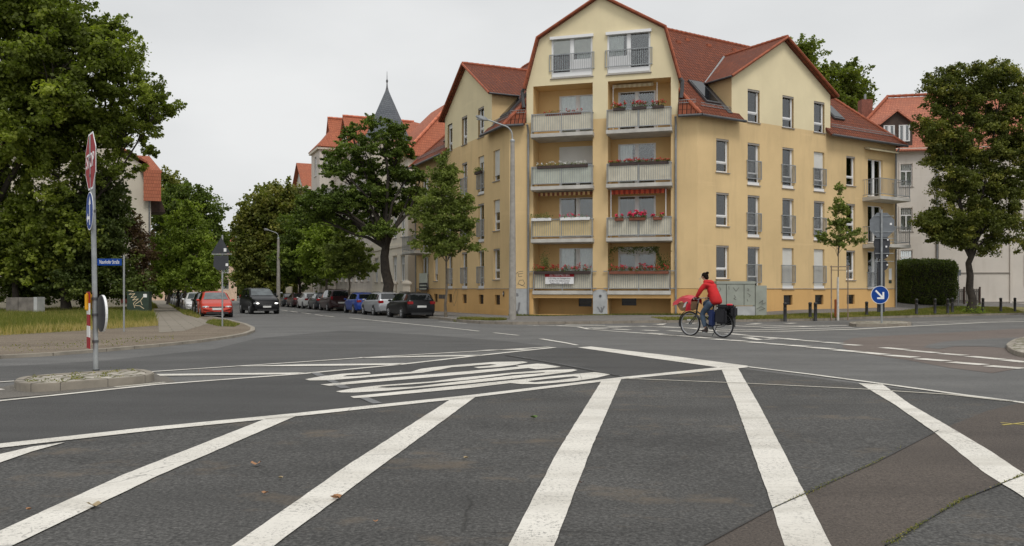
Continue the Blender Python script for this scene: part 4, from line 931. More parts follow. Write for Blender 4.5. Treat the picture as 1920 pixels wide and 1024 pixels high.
# lead valleys and roof windows
for Mx in (MR,ML):
    q=MB(); nn=(Mx.to_3x3()@Vector((0,SLP,1))).normalized()*.03
    a,b,c,d=[p+nn for p in (RP(Mx,2.12,-.1),RP(Mx,2.48,-.1),RP(Mx,2.48,dv),RP(Mx,2.12,dv))]; q.face([a,b,c,d]); q.build('lead_flashing',M['zincd'],YB)
    q=MB(); q.path([RP(Mx,2.25,dv-.1)+nn*2,RP(Mx,6.5,dpk)+nn*2],.09,4); q.build('valley_flashing',M['galv'],YB)
    for s0,s1,d0,d1 in ((.95,1.95,.35,1.75),(12.0,13.0,.75,1.75)):
        q=MB(); P=[RP(Mx,s,d)+nn*.5 for s,d in ((s0,d0),(s1,d0),(s1,d1),(s0,d1))]; q.prism(P,nn*4); fr=q.build('roof_window',M['zincd'],YB)
        P=[RP(Mx,s,d)+nn*5 for s,d in ((s0+.09,d0+.1),(s1-.09,d0+.1),(s1-.09,d1-.08),(s0+.09,d1-.08))]; q=MB(); q.prism(P,nn*.3); q.build('pane',M['cglass'],fr)
for s,d in ((2.0,5.2),(4.3,5.3),(6.0,5.2),(8.3,5.3),(3.2,4.9)):
    q=MB(); p=RP(MR,s,d); q.prism([p+Vector(v) for v in ((0,0,0),(.25,.1,0),(.25,.1,.16),(0,0,.16))],(-.12,.25,.02)); q.build('vent_tile',M['ridge'],YB)
for d in (2.9,4.1): 
    q=MB(); q.path([HUB+Vector((.6,d-3,ZR-.2)),HUB+Vector((.6,d-3,ZR+.45))],.05,8) if 0 else q.path([MC@Vector((-3.6,-d,15.2-.2*d)),MC@Vector((-3.6,-d,15.6-.1*d))],.06,8); q.build('vent_pipe',M['ridge'],YB)
# ---------------------------------------------------------------- balcony flowers, sign
def flowerbox(label,Mx,s0,s1,y,z,box,fl,dens=90,h=.18,green=1,fsize=.06,kindname='flower_box',leaf='lflower',d=.16):
    c=Mx@Vector(((s0+s1)/2,y,z)); r=thing(kindname,label,'flower box',c,'flower boxes along the balcony railings')
    b=MB(Mx); b.prism([(s0,y-d/2,z+.16),(s0+.02,y-d/2+.03,z),(s0+.02,y+d/2-.03,z),(s0,y+d/2,z+.16)],(0,0,0)) if 0 else b.box(s0,s1,y-d/2,y+d/2,z,z+.16); b.build('planter',box,r,bevel=.012)
    rng=np.random.default_rng(int(abs(s0*977+z*131))+5); n=int((s1-s0)*dens*green*3)
    k=max(2,int((s1-s0)/.16)); cx=np.linspace(s0+.06,s1-.06,k)+rng.normal(size=k)*.03; hh=rng.uniform(.5,1.25,k)
    def cloud(n,sp,zlo,zhi):
        i=rng.integers(0,k,n); q=np.stack([cx[i]+rng.normal(size=n)*sp,y+.03+rng.normal(size=n)*.06,z+.16+rng.uniform(zlo,zhi,n)*h*hh[i]],1)
        return np.array([tuple(Mx@Vector(v)) for v in q])
    leafmesh('foliage',cloud(n,.07,-.15,1.0),.06,M[leaf],r,rng,up=.4)
    if fl:
        m=int((s1-s0)*dens*.45); P=cloud(m,.06,.5,1.35); F=np.repeat(P,5,0)+rng.normal(size=(m*5,3))*.022
        leafmesh('flowers',F,fsize,fl,r,rng,up=.3)
    return r
O=.42
flowerbox('brown planter with small sparse flowers on the top left balcony',MC,-2.95,-.95,O-.10,FL[3]+.92,M['terra'],M['flower'],18,.12)
for i,(a,b) in enumerate(((.75,1.4),(1.75,2.5),(2.8,3.4))): flowerbox(('leftmost','middle','rightmost')[i]+' of the dark red geranium boxes on the top right balcony',MC,a,b,O-.02,FL[3]+.98,M['blackpl'],M['flower'],130,.24)
flowerbox('dark planter with pale mixed flowers on the third floor left balcony',MC,-3.4,-.6,O-.02,FL[2]+.93,M['blackpl'],M['curtain'],30,.16,leaf='lpot')
flowerbox('long box with low red flowers on the third floor right balcony',MC,.55,3.65,O-.05,FL[2]+.93,M['blackpl'],M['flower'],80,.14)
flowerbox('green trailing plants at the left end of the second balcony with yellowish panels',MC,-3.7,-2.6,O+.02,FL[1]+.95,M['pvc'],None,80,.26,leaf='lpot',green=1.2)
flowerbox('grey green plants at the right end of the second balcony with yellowish panels',MC,-2.1,-.5,O+.02,FL[1]+.95,M['pvc'],M['pink'],25,.16,leaf='lpot')
for i,(a,b,dn,hh) in enumerate(((.85,1.3,60,.16),(1.6,2.45,190,.32),(2.85,3.3,60,.16))): flowerbox(('small terracotta box left of the big pink geraniums','terracotta box with large pink geranium heads','small terracotta box right of the big pink geraniums')[i]+' on the second right balcony',MC,a,b,O+.08,FL[1]+.86,M['terra'],M['pink'],dn,hh,fsize=.09)
flowerbox('long dark planter of red geraniums above the rental sign',MC,-3.62,-.52,.20,FL[0]+.88,M['blackpl'],M['flower'],75,.26,d=.2)
flowerbox('long reddish brown planter of geraniums under the climbing ivy',MC,.5,3.62,.20,FL[0]+.86,M['terra'],M['flower'],75,.24,d=.2)
flowerbox('green window box hanging from a railing on the left facade',ML,3.75,4.7,.16,FL[2]+1.3,M['blackpl'],None,90,.22,leaf='lpot')
# climbing plant and potted shrubs of the ground floor balconies
r=thing('climbing_plant','green climber trained across the top of the ground floor right balcony','plant',MC@Vector((3.4,-.3,FL[0])))
rng=np.random.default_rng(5); P=[]
for k in range(1500):
    t=rng.random()
    if t<.45: s=.5+2.6*rng.random(); z=FL[0]+2.33-.22*rng.random()**2-.25*abs(math.sin(s*3))*rng.random()
    elif t<.7: u=rng.random(); s=2.85+.55*u; z=FL[0]+2.3-1.2*u+rng.normal()*.08
    elif t<.78: s=.42+.25*rng.random(); z=FL[0]+.9+1.3*rng.random()
    else: s=3.3+rng.normal()*.22; z=FL[0]+1.15+abs(rng.normal())*.3
    P.append(tuple(MC@Vector((s+rng.normal()*.03,-.05+rng.normal()*.1,z))))
leafmesh('foliage',np.array(P),.075,M['lhedge'],r,rng); q=MB(MC); q.path([(3.3,-.1,FL[0]+.1),(3.3,-.05,FL[0]+1.2),(3.0,0,FL[0]+2.2),(1.5,0,FL[0]+2.3)],.012,5); q.build('stem',M['bark2'],r)
r=thing('potted_shrub','small potted shrub at the left end of the ground floor left balcony','plant',MC@Vector((-3.1,-.1,FL[0]+.95)))
P=[tuple(MC@Vector((-3.05+rng.normal()*.12,.05+rng.normal()*.1,FL[0]+1.15+abs(rng.normal())*.4))) for k in range(500)]; leafmesh('foliage',np.array(P),.07,M['lpot'],r,rng)
q=MB(MC); q.lathe([(.1,0),(.13,.2),(.12,.2)],(-3.05,.0,FL[0]+.9)); q.build('pot',M['terra'],r)
sg=thing('rental_sign','red and white letting notice hung on the ground floor balcony front','sign',MC@Vector((-2.35,.2,1.95)))
zc=FL[0]+.62
q=MB(MC); q.box(-3.0,-1.42,.17,.185,zc-.28,zc+.30); q.build('board',M['signwhite'],sg)
q=MB(MC); q.box(-3.02,-1.40,.186,.192,zc+.11,zc+.31); o=q.build('header',M['signred'],sg); P=MC@Vector((-2.21,.195,zc+.205)); textobj('ZU VERMIETEN',.17,P,uC,(0,0,1),M['signwhite'],o,squeeze=.98)
for i,(t,sz) in enumerate((('2-Zi.-Whg. im Dachgeschoss',.12),('mit Blick und Telefonanschluss',.105),('Telefon: 0341 - 21 38 045',.115))):
    textobj(t,sz,MC@Vector((-2.21,.19,zc+.02-i*.125)),uC,(0,0,1),M['graf'],sg,squeeze=.88)
sg=thing('rental_banner','grey and dark letting board on the ground floor railing of the left facade','sign',ML@Vector((15,.15,2)))
q=MB(ML); q.box(14.1,15.9,.13,.15,1.75,2.45); q.build('board',M['panelg'],sg); q=MB(ML); q.box(14.05,15.95,.13,.152,1.2,1.74); q.build('lower_board',M['signdark'],sg)
for i in (0,1): q=MB(ML); q.box(14.2+i*.05,15.8,.153,.157,1.52-i*.24,1.62-i*.24); q.build('printed_line',M['panelg'],sg)
# ---------------------------------------------------------------- white villa row in the left street
LB=thing('villa','tall off white villa with stucco bay, slate cone turret and bright orange roofs','building',ML@Vector((28,0,0)))
def plainwall(root,Mx,rects,holes,mat,wins,kind='old',tri=()):
    q=MB(Mx); wallgrid(q,rects,holes,.16)
    for t in tri: q.face(t)
    q.build('wall',mat,root,recalc=False)
    for h in wins: window(root,Mx,h[0],h[1],h[2],h[3],kind if len(h)<5 else h[4],dep=.1,cur=None)
MV=FM(ML@Vector((19.2,0,0)),dL,nLo)
def grid(xs,zs,w): return [(x-w/2,x+w/2,a,b) for x in xs for a,b in zs]
g=grid([1.4,3.6,7.2,9.4],[(1.9,3.9),(5.4,7.6),(8.9,10.9)],1.05)
plainwall(LB,MV,[(0,10.8,-1,11.6)],g,M['white2'],g)
g2=grid([12.4,14.6,16.8,19,21.2,23.4,25.6,29.6],[(2.0,4.2),(6.0,8.3),(9.9,12.0)],1.0)
plainwall(LB,MV,[(10.8,31,-1,15)],g2,M['white'],g2)
q=MB(MV)
for x0,x1,z,t in ((0,10.8,.9,.05),(0,10.8,4.6,.08),(0,10.8,11.35,.35),(10.8,31,1.0,.07),(10.8,31,5.0,.12),(10.8,31,14.6,.4),(10.8,31,9.0,.06)): q.box(x0,x1,.002,t,z,z+.22)
for h in g+g2: q.box(h[0]-.1,h[1]+.1,.002,.09,h[3]+.08,h[3]+.2)
q.build('cornice',M['white2'],LB)
q=MB(MV); q.face([(0,0,-1),(0,-13,-1),(0,-13,11.6),(0,0,11.6)]); q.face([(10.8,0,11.6),(10.8,-13,11.6),(10.8,-13,15),(10.8,0,15)]); q.face([(31,0,-1),(31,-13,-1),(31,-13,15),(31,0,15)]); q.face([(0,-13,-1),(31,-13,-1),(31,-13,15),(0,-13,11.6)]); q.build('side_wall',M['white2'],LB,recalc=False)
rf=Roof(); n3=MV.to_3x3()@Vector((0,1,0))
def vp(s,d,z): return MV@Vector((s,-d,z))
rf.add([vp(-.4,-.4,11.5),vp(11,-.4,11.5),vp(11,5.5,17.4),vp(4.2,5.5,17.4)],dL); rf.add([vp(-.4,-.4,11.5),vp(-.4,13,11.5),vp(4.2,7.5,17.4),vp(4.2,5.5,17.4)],n3)
rf.add([vp(-.4,13.2,11.5),vp(11,13.2,11.5),vp(11,7.5,17.4),vp(4.2,7.5,17.4)],dL); rf.add([vp(4.2,5.5,17.4),vp(11,5.5,17.4),vp(11,7.5,17.4),vp(4.2,7.5,17.4)],dL)
rf.add([vp(10.6,-.5,14.9),vp(31.4,-.5,14.9),vp(31.4,5,17.2),vp(14.6,5,17.2)],dL); rf.add([vp(10.6,13,14.9),vp(31.4,13,14.9),vp(31.4,5,17.2),vp(14.6,5,17.2)],dL); rf.add([vp(10.6,-.5,14.9),vp(10.6,13,14.9),vp(14.6,5,17.2)],n3)
gw=MB(MV)
for c,hw,zp in ((21.2,2.9,18.4),(28.6,2.4,19.6)):
    gw.face([(c-hw,.06,14.9),(c+hw,.06,14.9),(c,.06,zp)])
    for sg_ in (1,-1): rf.add([vp(c+sg_*(hw+.3),-.35,14.7),vp(c,-.35,zp+.15),vp(c,7,zp+.15),vp(c+sg_*(hw+.3),7,14.7)],n3)
gw.build('gable_wall',M['white2'],LB,recalc=False)
# bay tower
g3=[(26.4,27.5,z,z+2.2) for z in (2.2,6,9.9,13.2)]
MBy=FM(MV@Vector((0,1.7,0)),dL,nLo); g3=[(27.7,28.9,z,z+2.1) for z in (2.2,6,9.8,13.3)]; plainwall(LB,MBy,[(26,30.6,-1,16.1)],g3,M['white'],g3)
MB2=FM(MV@Vector((26,1.7,0)),-nLo,-dL); g4=[(.35,1.25,z,z+2.1) for z in (2.2,6,9.8,13.3)]; plainwall(LB,MB2,[(0,1.75,-1,16.1)],g4,M['white'],g4)
q=MB(MV); q.box(25.8,30.8,-.5,1.95,15.9,16.25); q.box(25.9,30.7,-.3,1.85,9.2,9.4); q.build('cornice',M['white2'],LB)
P=[vp(25.7,-2.0,16.2),vp(30.9,-2.0,16.2),vp(30.9,1,16.2),vp(25.7,1,16.2)]; T=[vp(26.9,-.9,17.4),vp(29.7,-.9,17.4),vp(29.7,1,17.4),vp(26.9,1,17.4)]; T2=vp(28.3,0.3,19.0)
for k in range(4): rf.add([P[k],P[(k+1)%4],T[(k+1)%4],T[k]],P[(k+1)%4]-P[k]); rf.add([T[k],T[(k+1)%4],T2],P[(k+1)%4]-P[k])
rf.build('roof',M['tile2'],LB)
for a,b in ((vp(-.4,-.4,11.6),vp(4.2,5.5,17.5)),(vp(-.4,13,11.6),vp(4.2,7.5,17.5)),(vp(21.2,-.35,18.6),vp(21.2,7,18.6)),(vp(28.6,-.35,19.8),vp(28.6,7,19.8))): rt=MB(); tilerow(rt,a,b,.12,.5); rt.build('ridge_tiles',M['ridge2'],LB)
tc=MV@Vector((5.6,.1,0)); q=MB(); q.lathe([(1.55,9.0),(1.65,9.2),(1.65,13.2),(1.9,13.3),(1.9,13.45)],(tc.x,tc.y,0),'z',16); q.build('turret',M['white2'],LB,smooth=True)
me=Roof(); N8=12
for k in range(N8):
    a0,a1=2*math.pi*k/N8,2*math.pi*(k+1)/N8; p=[tc+Vector((math.cos(a)*r,math.sin(a)*r,z)) for a,r,z in ((a0,2.0,13.4),(a1,2.0,13.4),(a1,1.62,14.3),(a0,1.62,14.3))]
    me.add(p,p[1]-p[0],.04); me.add([p[3],p[2],tc+Vector((0,0,18.0))],p[1]-p[0],.04)
me.build('turret_roof',M['slate'],LB); q=MB(); q.lathe([(.16,17.6),(.07,18.0),(.04,18.3),(.10,18.5),(.03,18.65),(.012,19.3)],(tc.x,tc.y,0),'z',10); q.build('finial',M['zincd'],LB,smooth=True)
q=MB(); P=[vp(1.6,3.2,15.15),vp(2.6,3.2,15.15)]
for a,b in (((.9,4.2),(2.0,6.2)),):
    # skylight on the hip face that looks towards the crossing
    def hp(u,t): return vp(-.4,-.4+13.4*u,11.5).lerp(vp(4.2,6.5,17.4),t)+Vector((0,0,.12))
    pts=[hp(.80,.52),hp(.98,.52),hp(.98,.74),hp(.74,.74)]
    up=Vector((-dL.x,-dL.y,.9)).normalized()*.1; q.prism([p+up for p in pts],up); fr=q.build('roof_window',M['zincd'],LB); q=MB(); c=sum(pts,Vector())/4; q.prism([c.lerp(p,.82)+up*2 for p in pts],up*.3); q.build('pane',M['pvc'],fr)
# gate pillars and garden wall of the villa
for k,(px,lab) in enumerate(((735.5,'left'),(763,'right'))):
    p=W(px,560,57.5); z=zat(p.x,p.y); r=thing('gate_pillar','cream rendered gate pillar with pyramid cap, '+lab+' of the big trunk','gate pillar',(p.x,p.y,z),'gate pillars beside the dark tree')
    q=MB(); q.box(p.x-.27,p.x+.27,p.y-.27,p.y+.27,z-.4,z+1.85); q.build('pillar',M['white2'],r,bevel=.015); q=MB(); q.box(p.x-.36,p.x+.36,p.y-.36,p.y+.36,z+1.85,z+1.97); a=[(p.x+u*.36,p.y+v*.36,z+1.97) for u,v in((-1,-1),(1,-1),(1,1),(-1,1))]
    for j in range(4): q.face([a[j],a[(j+1)%4],(p.x,p.y,z+2.2)])
    q.build('cap',M['white2'],r)
for k,px in enumerate((572,584.5,542)):
    p=W(px,560,88); r=thing('fence_pillar',('narrow white pillar behind the parked white hatchback','wide white pillar behind the parked white hatchback','white garden wall post behind the black saloon')[k],'pillar',(p.x,p.y,zat(p.x,p.y)))
    q=MB(); h=(.2,.08,.45)[k] if k!=2 else .3; q.box(p.x-(.7 if k==0 else h),p.x+(.7 if k==0 else h),p.y-.2,p.y+.2,-1,2.45-(k==2)*.9); q.build('pillar',M['white2'],r,bevel=.02)
# far house with an orange gable
FH=thing('house','narrow pale house with orange gable roof beyond the villa bay','building',ML@Vector((66,0,0)))
M6=FM(ML@Vector((60,.4,0)),dL,nLo); g=grid([2,4.2,6.4],[(2,4),(5.6,7.6),(9.4,11.4)],1.0); plainwall(FH,M6,[(0,9,-1,13.6)],g,M['white'],g,tri=[[(0,0,13.6),(9,0,13.6),(4.5,0,17.0)]])
q=MB(M6); q.face([(0,0,-1),(0,-12,-1),(0,-12,13.6),(0,0,13.6)]); q.build('side_wall',M['white2'],FH,recalc=False); q=MB(M6); q.box(-.5,9.5,-.4,.5,13.4,13.7); q.build('cornice',M['white2'],FH)
rf=Roof(); n6=M6.to_3x3()@Vector((0,1,0))
for a,b in ((-.4,4.5),(9.4,4.5)): rf.add([M6@Vector((a,.5,13.4)),M6@Vector((b,.5,17.2)),M6@Vector((b,-12,17.2)),M6@Vector((a,-12,13.4))],n6)
rf.build('roof',M['tile2'],FH)
# pale house at the end of the left street
EH=thing('house','distant cream house glimpsed between the trunks of the left tree row','building',W(335,550,150)); c=W(335,550,150)
M7=FM(Vector((c.x-9,c.y,0)),Vector((1,.1,0)),Vector((.1,-1,0))); g=grid([2,5,8,11,14,17],[(1.2,3),(4.2,6)],1.2); plainwall(EH,M7,[(0,19,-2,7.5)],g,simple('peach render',(.62,.45,.33),.9),g,'plain')
rf=Roof(); rf.add([M7@Vector((-.4,.4,7.3)),M7@Vector((19.4,.4,7.3)),M7@Vector((19.4,-5,11)),M7@Vector((-.4,-5,11))],(1,.1,0)); rf.add([M7@Vector((-.4,-10.4,7.3)),M7@Vector((19.4,-10.4,7.3)),M7@Vector((19.4,-5,11)),M7@Vector((-.4,-5,11))],(1,.1,0)); rf.build('roof',M['tile3'],EH)
# cream gable house behind the plane trees
CO=Vector(((283-960)/F*67,67,0)); LG=thing('house','cream gable end with orange mansard roof behind the big left trees','building',CO+nLo*5)
M8=FM(CO,nLo,-dL); PG=[(0,9.3),(.7,11.4),(6,14.6),(11.3,11.4),(12,9.3)]
q=MB(M8); q.face([(0,0,-1),(12,0,-1)]+[(a,0,b) for a,b in PG[::-1]]); q.build('gable_wall',M['white2'],LG,recalc=False)
q=MB(M8); q.box(.0,12,.002,.05,5.6,5.68); q.box(-.02,2.2,.002,.08,.2,1.9); q.build('plaster_band',simple('red brick plinth',(.20,.06,.045),.9),LG)
q=MB(M8); q.face([(0,0,-1),(0,-14,-1),(0,-14,9.3),(0,0,9.3)]); q.face([(12,0,-1),(12,-14,-1),(12,-14,9.3),(12,0,9.3)]); q.build('side_wall',M['white2'],LG,recalc=False)
rf=Roof(); n8=M8.to_3x3()@Vector((0,1,0)); PO=[(-.45,8.9),(.25,11.6),(6,14.8),(11.7,11.6),(12.45,8.9)]
for a,b in zip(PO,PO[1:]): rf.add([M8@Vector((a[0],.3,a[1])),M8@Vector((b[0],.3,b[1])),M8@Vector((b[0],-14,b[1])),M8@Vector((a[0],-14,a[1]))],n8,.15)
rf.add([M8@Vector((-.75,.36,8.4)),M8@Vector((.55,.36,8.4)),M8@Vector((.55,.36,10.9)),M8@Vector((-.75,.36,10.9))],nLo,.1); rf.add([M8@Vector((-.85,.45,10.8)),M8@Vector((.65,.45,10.8)),M8@Vector((2.0,-2.2,12.4)),M8@Vector((.1,-2.2,12.4))],nLo,.1)
rf.build('roof',M['tile2'],LG)
q=MB(M8); q.prism([(-1.1,-.3,7.6),(-.02,-.3,7.6),(-.02,-.3,8.6),(-.8,-.3,8.5)],(0,-3,0)); q.build('wooden_balcony',M['wooddark'],LG); q=MB(M8); q.prism([(-1.2,-.3,3.9),(-.02,-.3,3.9),(-.02,-.3,4.1),(-1.2,-.3,4.1)],(0,-3,0)); q.build('wooden_balcony',M['wooddark'],LG); q=MB(M8); q.path([(.12,.07,0),(.12,.07,8.9)],.06,8); q.build('downpipe',M['zinc'],LG)
# ---------------------------------------------------------------- white house on the right
RO=Vector((25.5,63.6,0)); dW=Vector((.99,-.139,0)); nW=Vector((-.139,-.99,0)); MW=FM(RO,dW,nW)
RB=thing('apartment_building','greyish white old apartment house with weathered red roof behind the linden','building',RO+dW*8)
def sW(px): return (lambda r:(r*RO.y-RO.x)/(dW.x-r*dW.y))((px-CX)/F)
def zW(py): return EYE-(py-HY)/F*61.5
sw=sW(1699.5); g=[(sw-.42,sw+.42,zW(a),zW(b)) for a,b in ((345,302),(431,386),(510,468))]
s2=sW(1935); g+= [(s2-.42,s2+.42,zW(a),zW(b)) for a,b in ((535,480),(431,386),(345,302))]
plainwall(RB,MW,[(0,26,-1,12)],g,M['white'],g)
q=MB(MW)
for h in g: q.box(h[0]-.14,h[0]-.01,.002,.05,h[2]-.05,h[3]+.12); q.box(h[1]+.01,h[1]+.14,.002,.05,h[2]-.05,h[3]+.12)
q.box(0,26,.002,.05,.35,.42); a=sW(1759); q.box(a,a+.5,.002,.10,-1,11.9); b=sW(1893); q.box(b,b+.12,.002,.1,-1,11.9); q.box(0,26,.002,.35,11.7,12); q.build('cornice',M['white'],RB)
q=MB(MW); q.box(a+.5,b,.002,.06,zW(512),zW(510.5)); q.build('plaster_band',M['sill'],RB); downpipe(RB,MW,a-.1,-.2,11.6,.09,.06)
rf=Roof(); 
def wp(s,d,z): return MW@Vector((s,-d,z))
rf.add([wp(-.5,-.5,11.8),wp(26.5,-.5,11.8),wp(26.5,6,17.6),wp(5,6,17.2)],dW); rf.add([wp(-.5,-.5,11.8),wp(-.5,12.5,11.8),wp(5,6,17.2)],nW); rf.add([wp(-.5,12.5,11.8),wp(26.5,12.5,11.8),wp(26.5,6,17.6),wp(5,6,17.2)],dW)
sd=sW(1681)
for sg_ in (1,-1): rf.add([wp(sd+sg_*1.35,-.25,13.9),wp(sd,-.25,15.0),wp(sd,4,15.0),wp(sd+sg_*1.35,3,13.9)],nW)
rf.build('roof',M['tile3'],RB)
q=MB(MW); q.face([(sd-1.15,0.0,11.9),(sd+1.15,0,11.9),(sd+1.15,0,14),(sd,0,14.9),(sd-1.15,0,14)]); 
for x in (-1.15,1.15): q.face([(sd+x,0,11.9),(sd+x,0,14),(sd+x,-3,14),(sd+x,-3,11.9)])
q.build('dormer',M['wooddark'],RB)
for x in (-.55,.55): window(RB,MW,sd+x-.4,sd+x+.4,12.55,13.8,'double',dep=-.07,sill=False)
q=MB(MW); q.face([(0,0,-1),(0,-12,-1),(0,-12,12),(0,0,12)]); q.build('side_wall',M['white'],RB,recalc=False)
for a_,b_ in ((wp(-.5,-.5,11.9),wp(5,6,17.35)),(wp(5,6,17.35),wp(26.5,6,17.75))): tr=MB(); tilerow(tr,a_,b_,.12,.5); tr.build('ridge_tiles',M['ridge'],RB)
q=MB(); c=wp(3.0,5.2,15.4); q.box(c.x-.45,c.x+.45,c.y-.4,c.y+.4,c.z-1,c.z+1.5); o=q.build('chimney',simple('brick chimney',(.22,.08,.055),.9,0,.3,9),RB); q=MB(); q.lathe([(.09,0),(.09,.5)],(c.x,c.y,c.z+1.5)); q.build('chimney_pot',M['zinc'],o)
# hedge and fence in front of it
def hedge():
    c=W(1729,540,57.2); z=zat(c.x,c.y); r=thing('hedge','tall clipped dark green hedge block between the yellow block and the grey fence','hedge',(c.x,c.y,z)); rng=np.random.default_rng(3); n=26000
    q=MB(); q.box(c.x-1.7,c.x+1.7,c.y-1.3,c.y+1.3,z+.1,z+2.75); q.build('twig_core',M['bark'],r,bevel=.3)
    L=3.75;Dp=3;H=3.0; P=rng.uniform(-1,1,(n,3)); k=rng.integers(0,3,n); f=rng.random(n)
    s=np.abs(P)**6; P=P/np.maximum(1e-3,(s.sum(1)**(1/6)))[:,None]*(1-.1*rng.random(n)**2)[:,None]
    out=P/np.linalg.norm(P,axis=1)[:,None]; P=P*np.array([L/2,Dp/2,H/2]); P+= .07*np.sin(P[:,[1,2,0]]*5)+rng.normal(size=P.shape)*.04
    P+=np.array([c.x,c.y,z+H/2]); leafmesh('foliage',P,.10,M['lhedge'],r,rng,up=.3,out=out)
    q=MB(); 
    for kx in range(6): q.path([(c.x-1.5+kx*.6,c.y,z-.1),(c.x-1.45+kx*.6,c.y+.1,z+2.2)],[.05,.02],6)
    q.build('stem',M['bark'],r)
hedge()
fc=W(1805,565,58.5); zf=zat(fc.x,fc.y); r=thing('garden_fence','weathered grey slatted fence behind the linden trunk','fence',(fc.x,fc.y,zf))
q=MB(); q.box(fc.x-1.15,fc.x+1.15,fc.y+.03,fc.y+.07,zf+.2,zf+.28); q.box(fc.x-1.15,fc.x+1.15,fc.y+.03,fc.y+.07,zf+.85,zf+.93)
for k in range(19): x=fc.x-1.1+k*.12; q.box(x,x+.085,fc.y,fc.y+.028,zf+.06,zf+1.08)
q.build('slat_panel',M['cbox'],r)
for x in (-1.2,.1,1.2): q=MB(); q.box(fc.x+x-.05,fc.x+x+.05,fc.y-.06,fc.y+.02,zf-.1,zf+1.22); q.build('post',M['wooddark'],r)
# ---------------------------------------------------------------- street furniture
def disc(mb,c,xd,r,t,n=28,zd=Vector((0,0,1))):
    xd=Vector(xd).normalized(); nn=xd.cross(zd).normalized(); c=Vector(c)
    mb.prism([c+xd*r*math.cos(2*math.pi*k/n)+zd*r*math.sin(2*math.pi*k/n) for k in range(n)],nn*t)
def pole(root,p,h,r,mat,name='post',z0=-.1): q=MB(); q.path([p+Vector((0,0,z0)),p+Vector((0,0,h*.5)),p+Vector((0,0,h))],r,12); return q.build(name,mat,root,smooth=True)
Z=Vector((0,0,1))
# stop sign on the island; plate faces traffic coming from the left
p=at(180,695); bv2=G(180,709); p=Vector((bv2.x,bv2.y,bv2.z+.11)); kpx=p.y/F
r=thing('stop_sign','red STOP sign above a round blue arrow sign on the cobbled island','road sign',p)
q=MB(); tpz=EYE-(256-HY)*kpx; q.path([p-Z*.05,Vector((p.x-.03,p.y,tpz*.5)),Vector((p.x-.07,p.y,tpz))],.038,12); q.build('post',M['galv'],r,smooth=True); q=MB(); q.lathe([(.055,0),(.05,.03)],p); q.build('post_foot',M['signdark'],r)
az=math.atan2(p.x,p.y)           # direction of the line of sight
def plate_dirs(vis):             # plate axis whose projected width is vis of its true width, front face turned to the left side
    a=math.pi/2-az; los=Vector((math.cos(a),math.sin(a),0)); perp=Vector((los.y,-los.x,0)); x=(perp*vis-los*math.sqrt(1-vis*vis)).normalized(); return x
xd=plate_dirs(.165); nrm=Vector((xd.y,-xd.x,0))
def wpt(px,py,off=0): v=W(px,py,p.y); return v
def octo(mb,c,R,t,off): mb.prism([c+xd*R*math.cos(math.pi/8+k*math.pi/4)+Z*R*math.sin(math.pi/8+k*math.pi/4)+nrm*off for k in range(8)],nrm*t)
cS=wpt(174.5,303)+xd*0.0; Rr=53*kpx/math.cos(math.pi/8)
q=MB(); octo(q,cS,Rr,.006,.03); sp=q.build('plate',M['signwhite'],r); q=MB(); octo(q,cS,Rr*.93,.002,.0365); q.build('red_field',M['signred'],sp)
textobj('STOP',Rr*.68,cS+nrm*.041,xd,Z,M['signwhite'],sp,squeeze=.86)
cB=wpt(172.5,396); q=MB(); disc(q,cB+nrm*.03,xd,.305,.006); sp=q.build('round_plate',M['signwhite'],r); q=MB(); disc(q,cB+nrm*.0365,xd,.288,.002); q.build('blue_field',M['signblue'],sp)
q=MB(); 
def arrow(mb,c,pts): mb.prism([c+xd*a+Z*b for a,b in pts],nrm*.002)
arrow(q,cB+nrm*.039,[(.015,-.22),(.065,-.22),(.065,.10),(.12,.10),(.04,.23),(-.04,.10),(.015,.10)]); arrow(q,cB+nrm*.0392,[(.015,-.13),(.015,-.08),(-.12,-.08),(-.12,-.03),(-.22,-.105),(-.12,-.18),(-.12,-.13)]); q.build('arrow',M['signwhite'],sp)
# lower fittings: striped beacon plate, yellow lamp and round sign back
q=MB(); c=wpt(173,600); wv=.26
for k in range(5):
    q.mi=k%2; z0=-.45+k*.18; q.prism([c+xd*a+Z*b+nrm*.05 for a,b in ((-wv/2,z0),(wv/2,z0),(wv/2,z0+.179),(-wv/2,z0+.179))],nrm*.01)
q.build('striped_beacon',[M['signred'],M['signwhite']],r)
q=MB(); c=wpt(166,566); q.box(c.x-.035,c.x+.03,c.y-.07,c.y+.07,c.z-.14,c.z+.14); q.build('lamp_housing',M['signyel'],r,bevel=.02)
q=MB(); c=wpt(183,588); xe=plate_dirs(.2); disc(q,c-nrm*.04,xe,.29,-.012); sp=q.build('round_plate',M['signdark'],r); q=MB(); disc(q,c-nrm*.053,xe,.295,-.035); q.build('rim',M['signwhite'],sp)
for zc_ in (300,330,396,560,590,640): 
    q=MB(); v=wpt(177,zc_); q.lathe([(.048,-.02),(.048,.02)],(p.x-.07*(v.z/tpz),p.y,v.z)); q.build('clamp',M['zincd'],r)
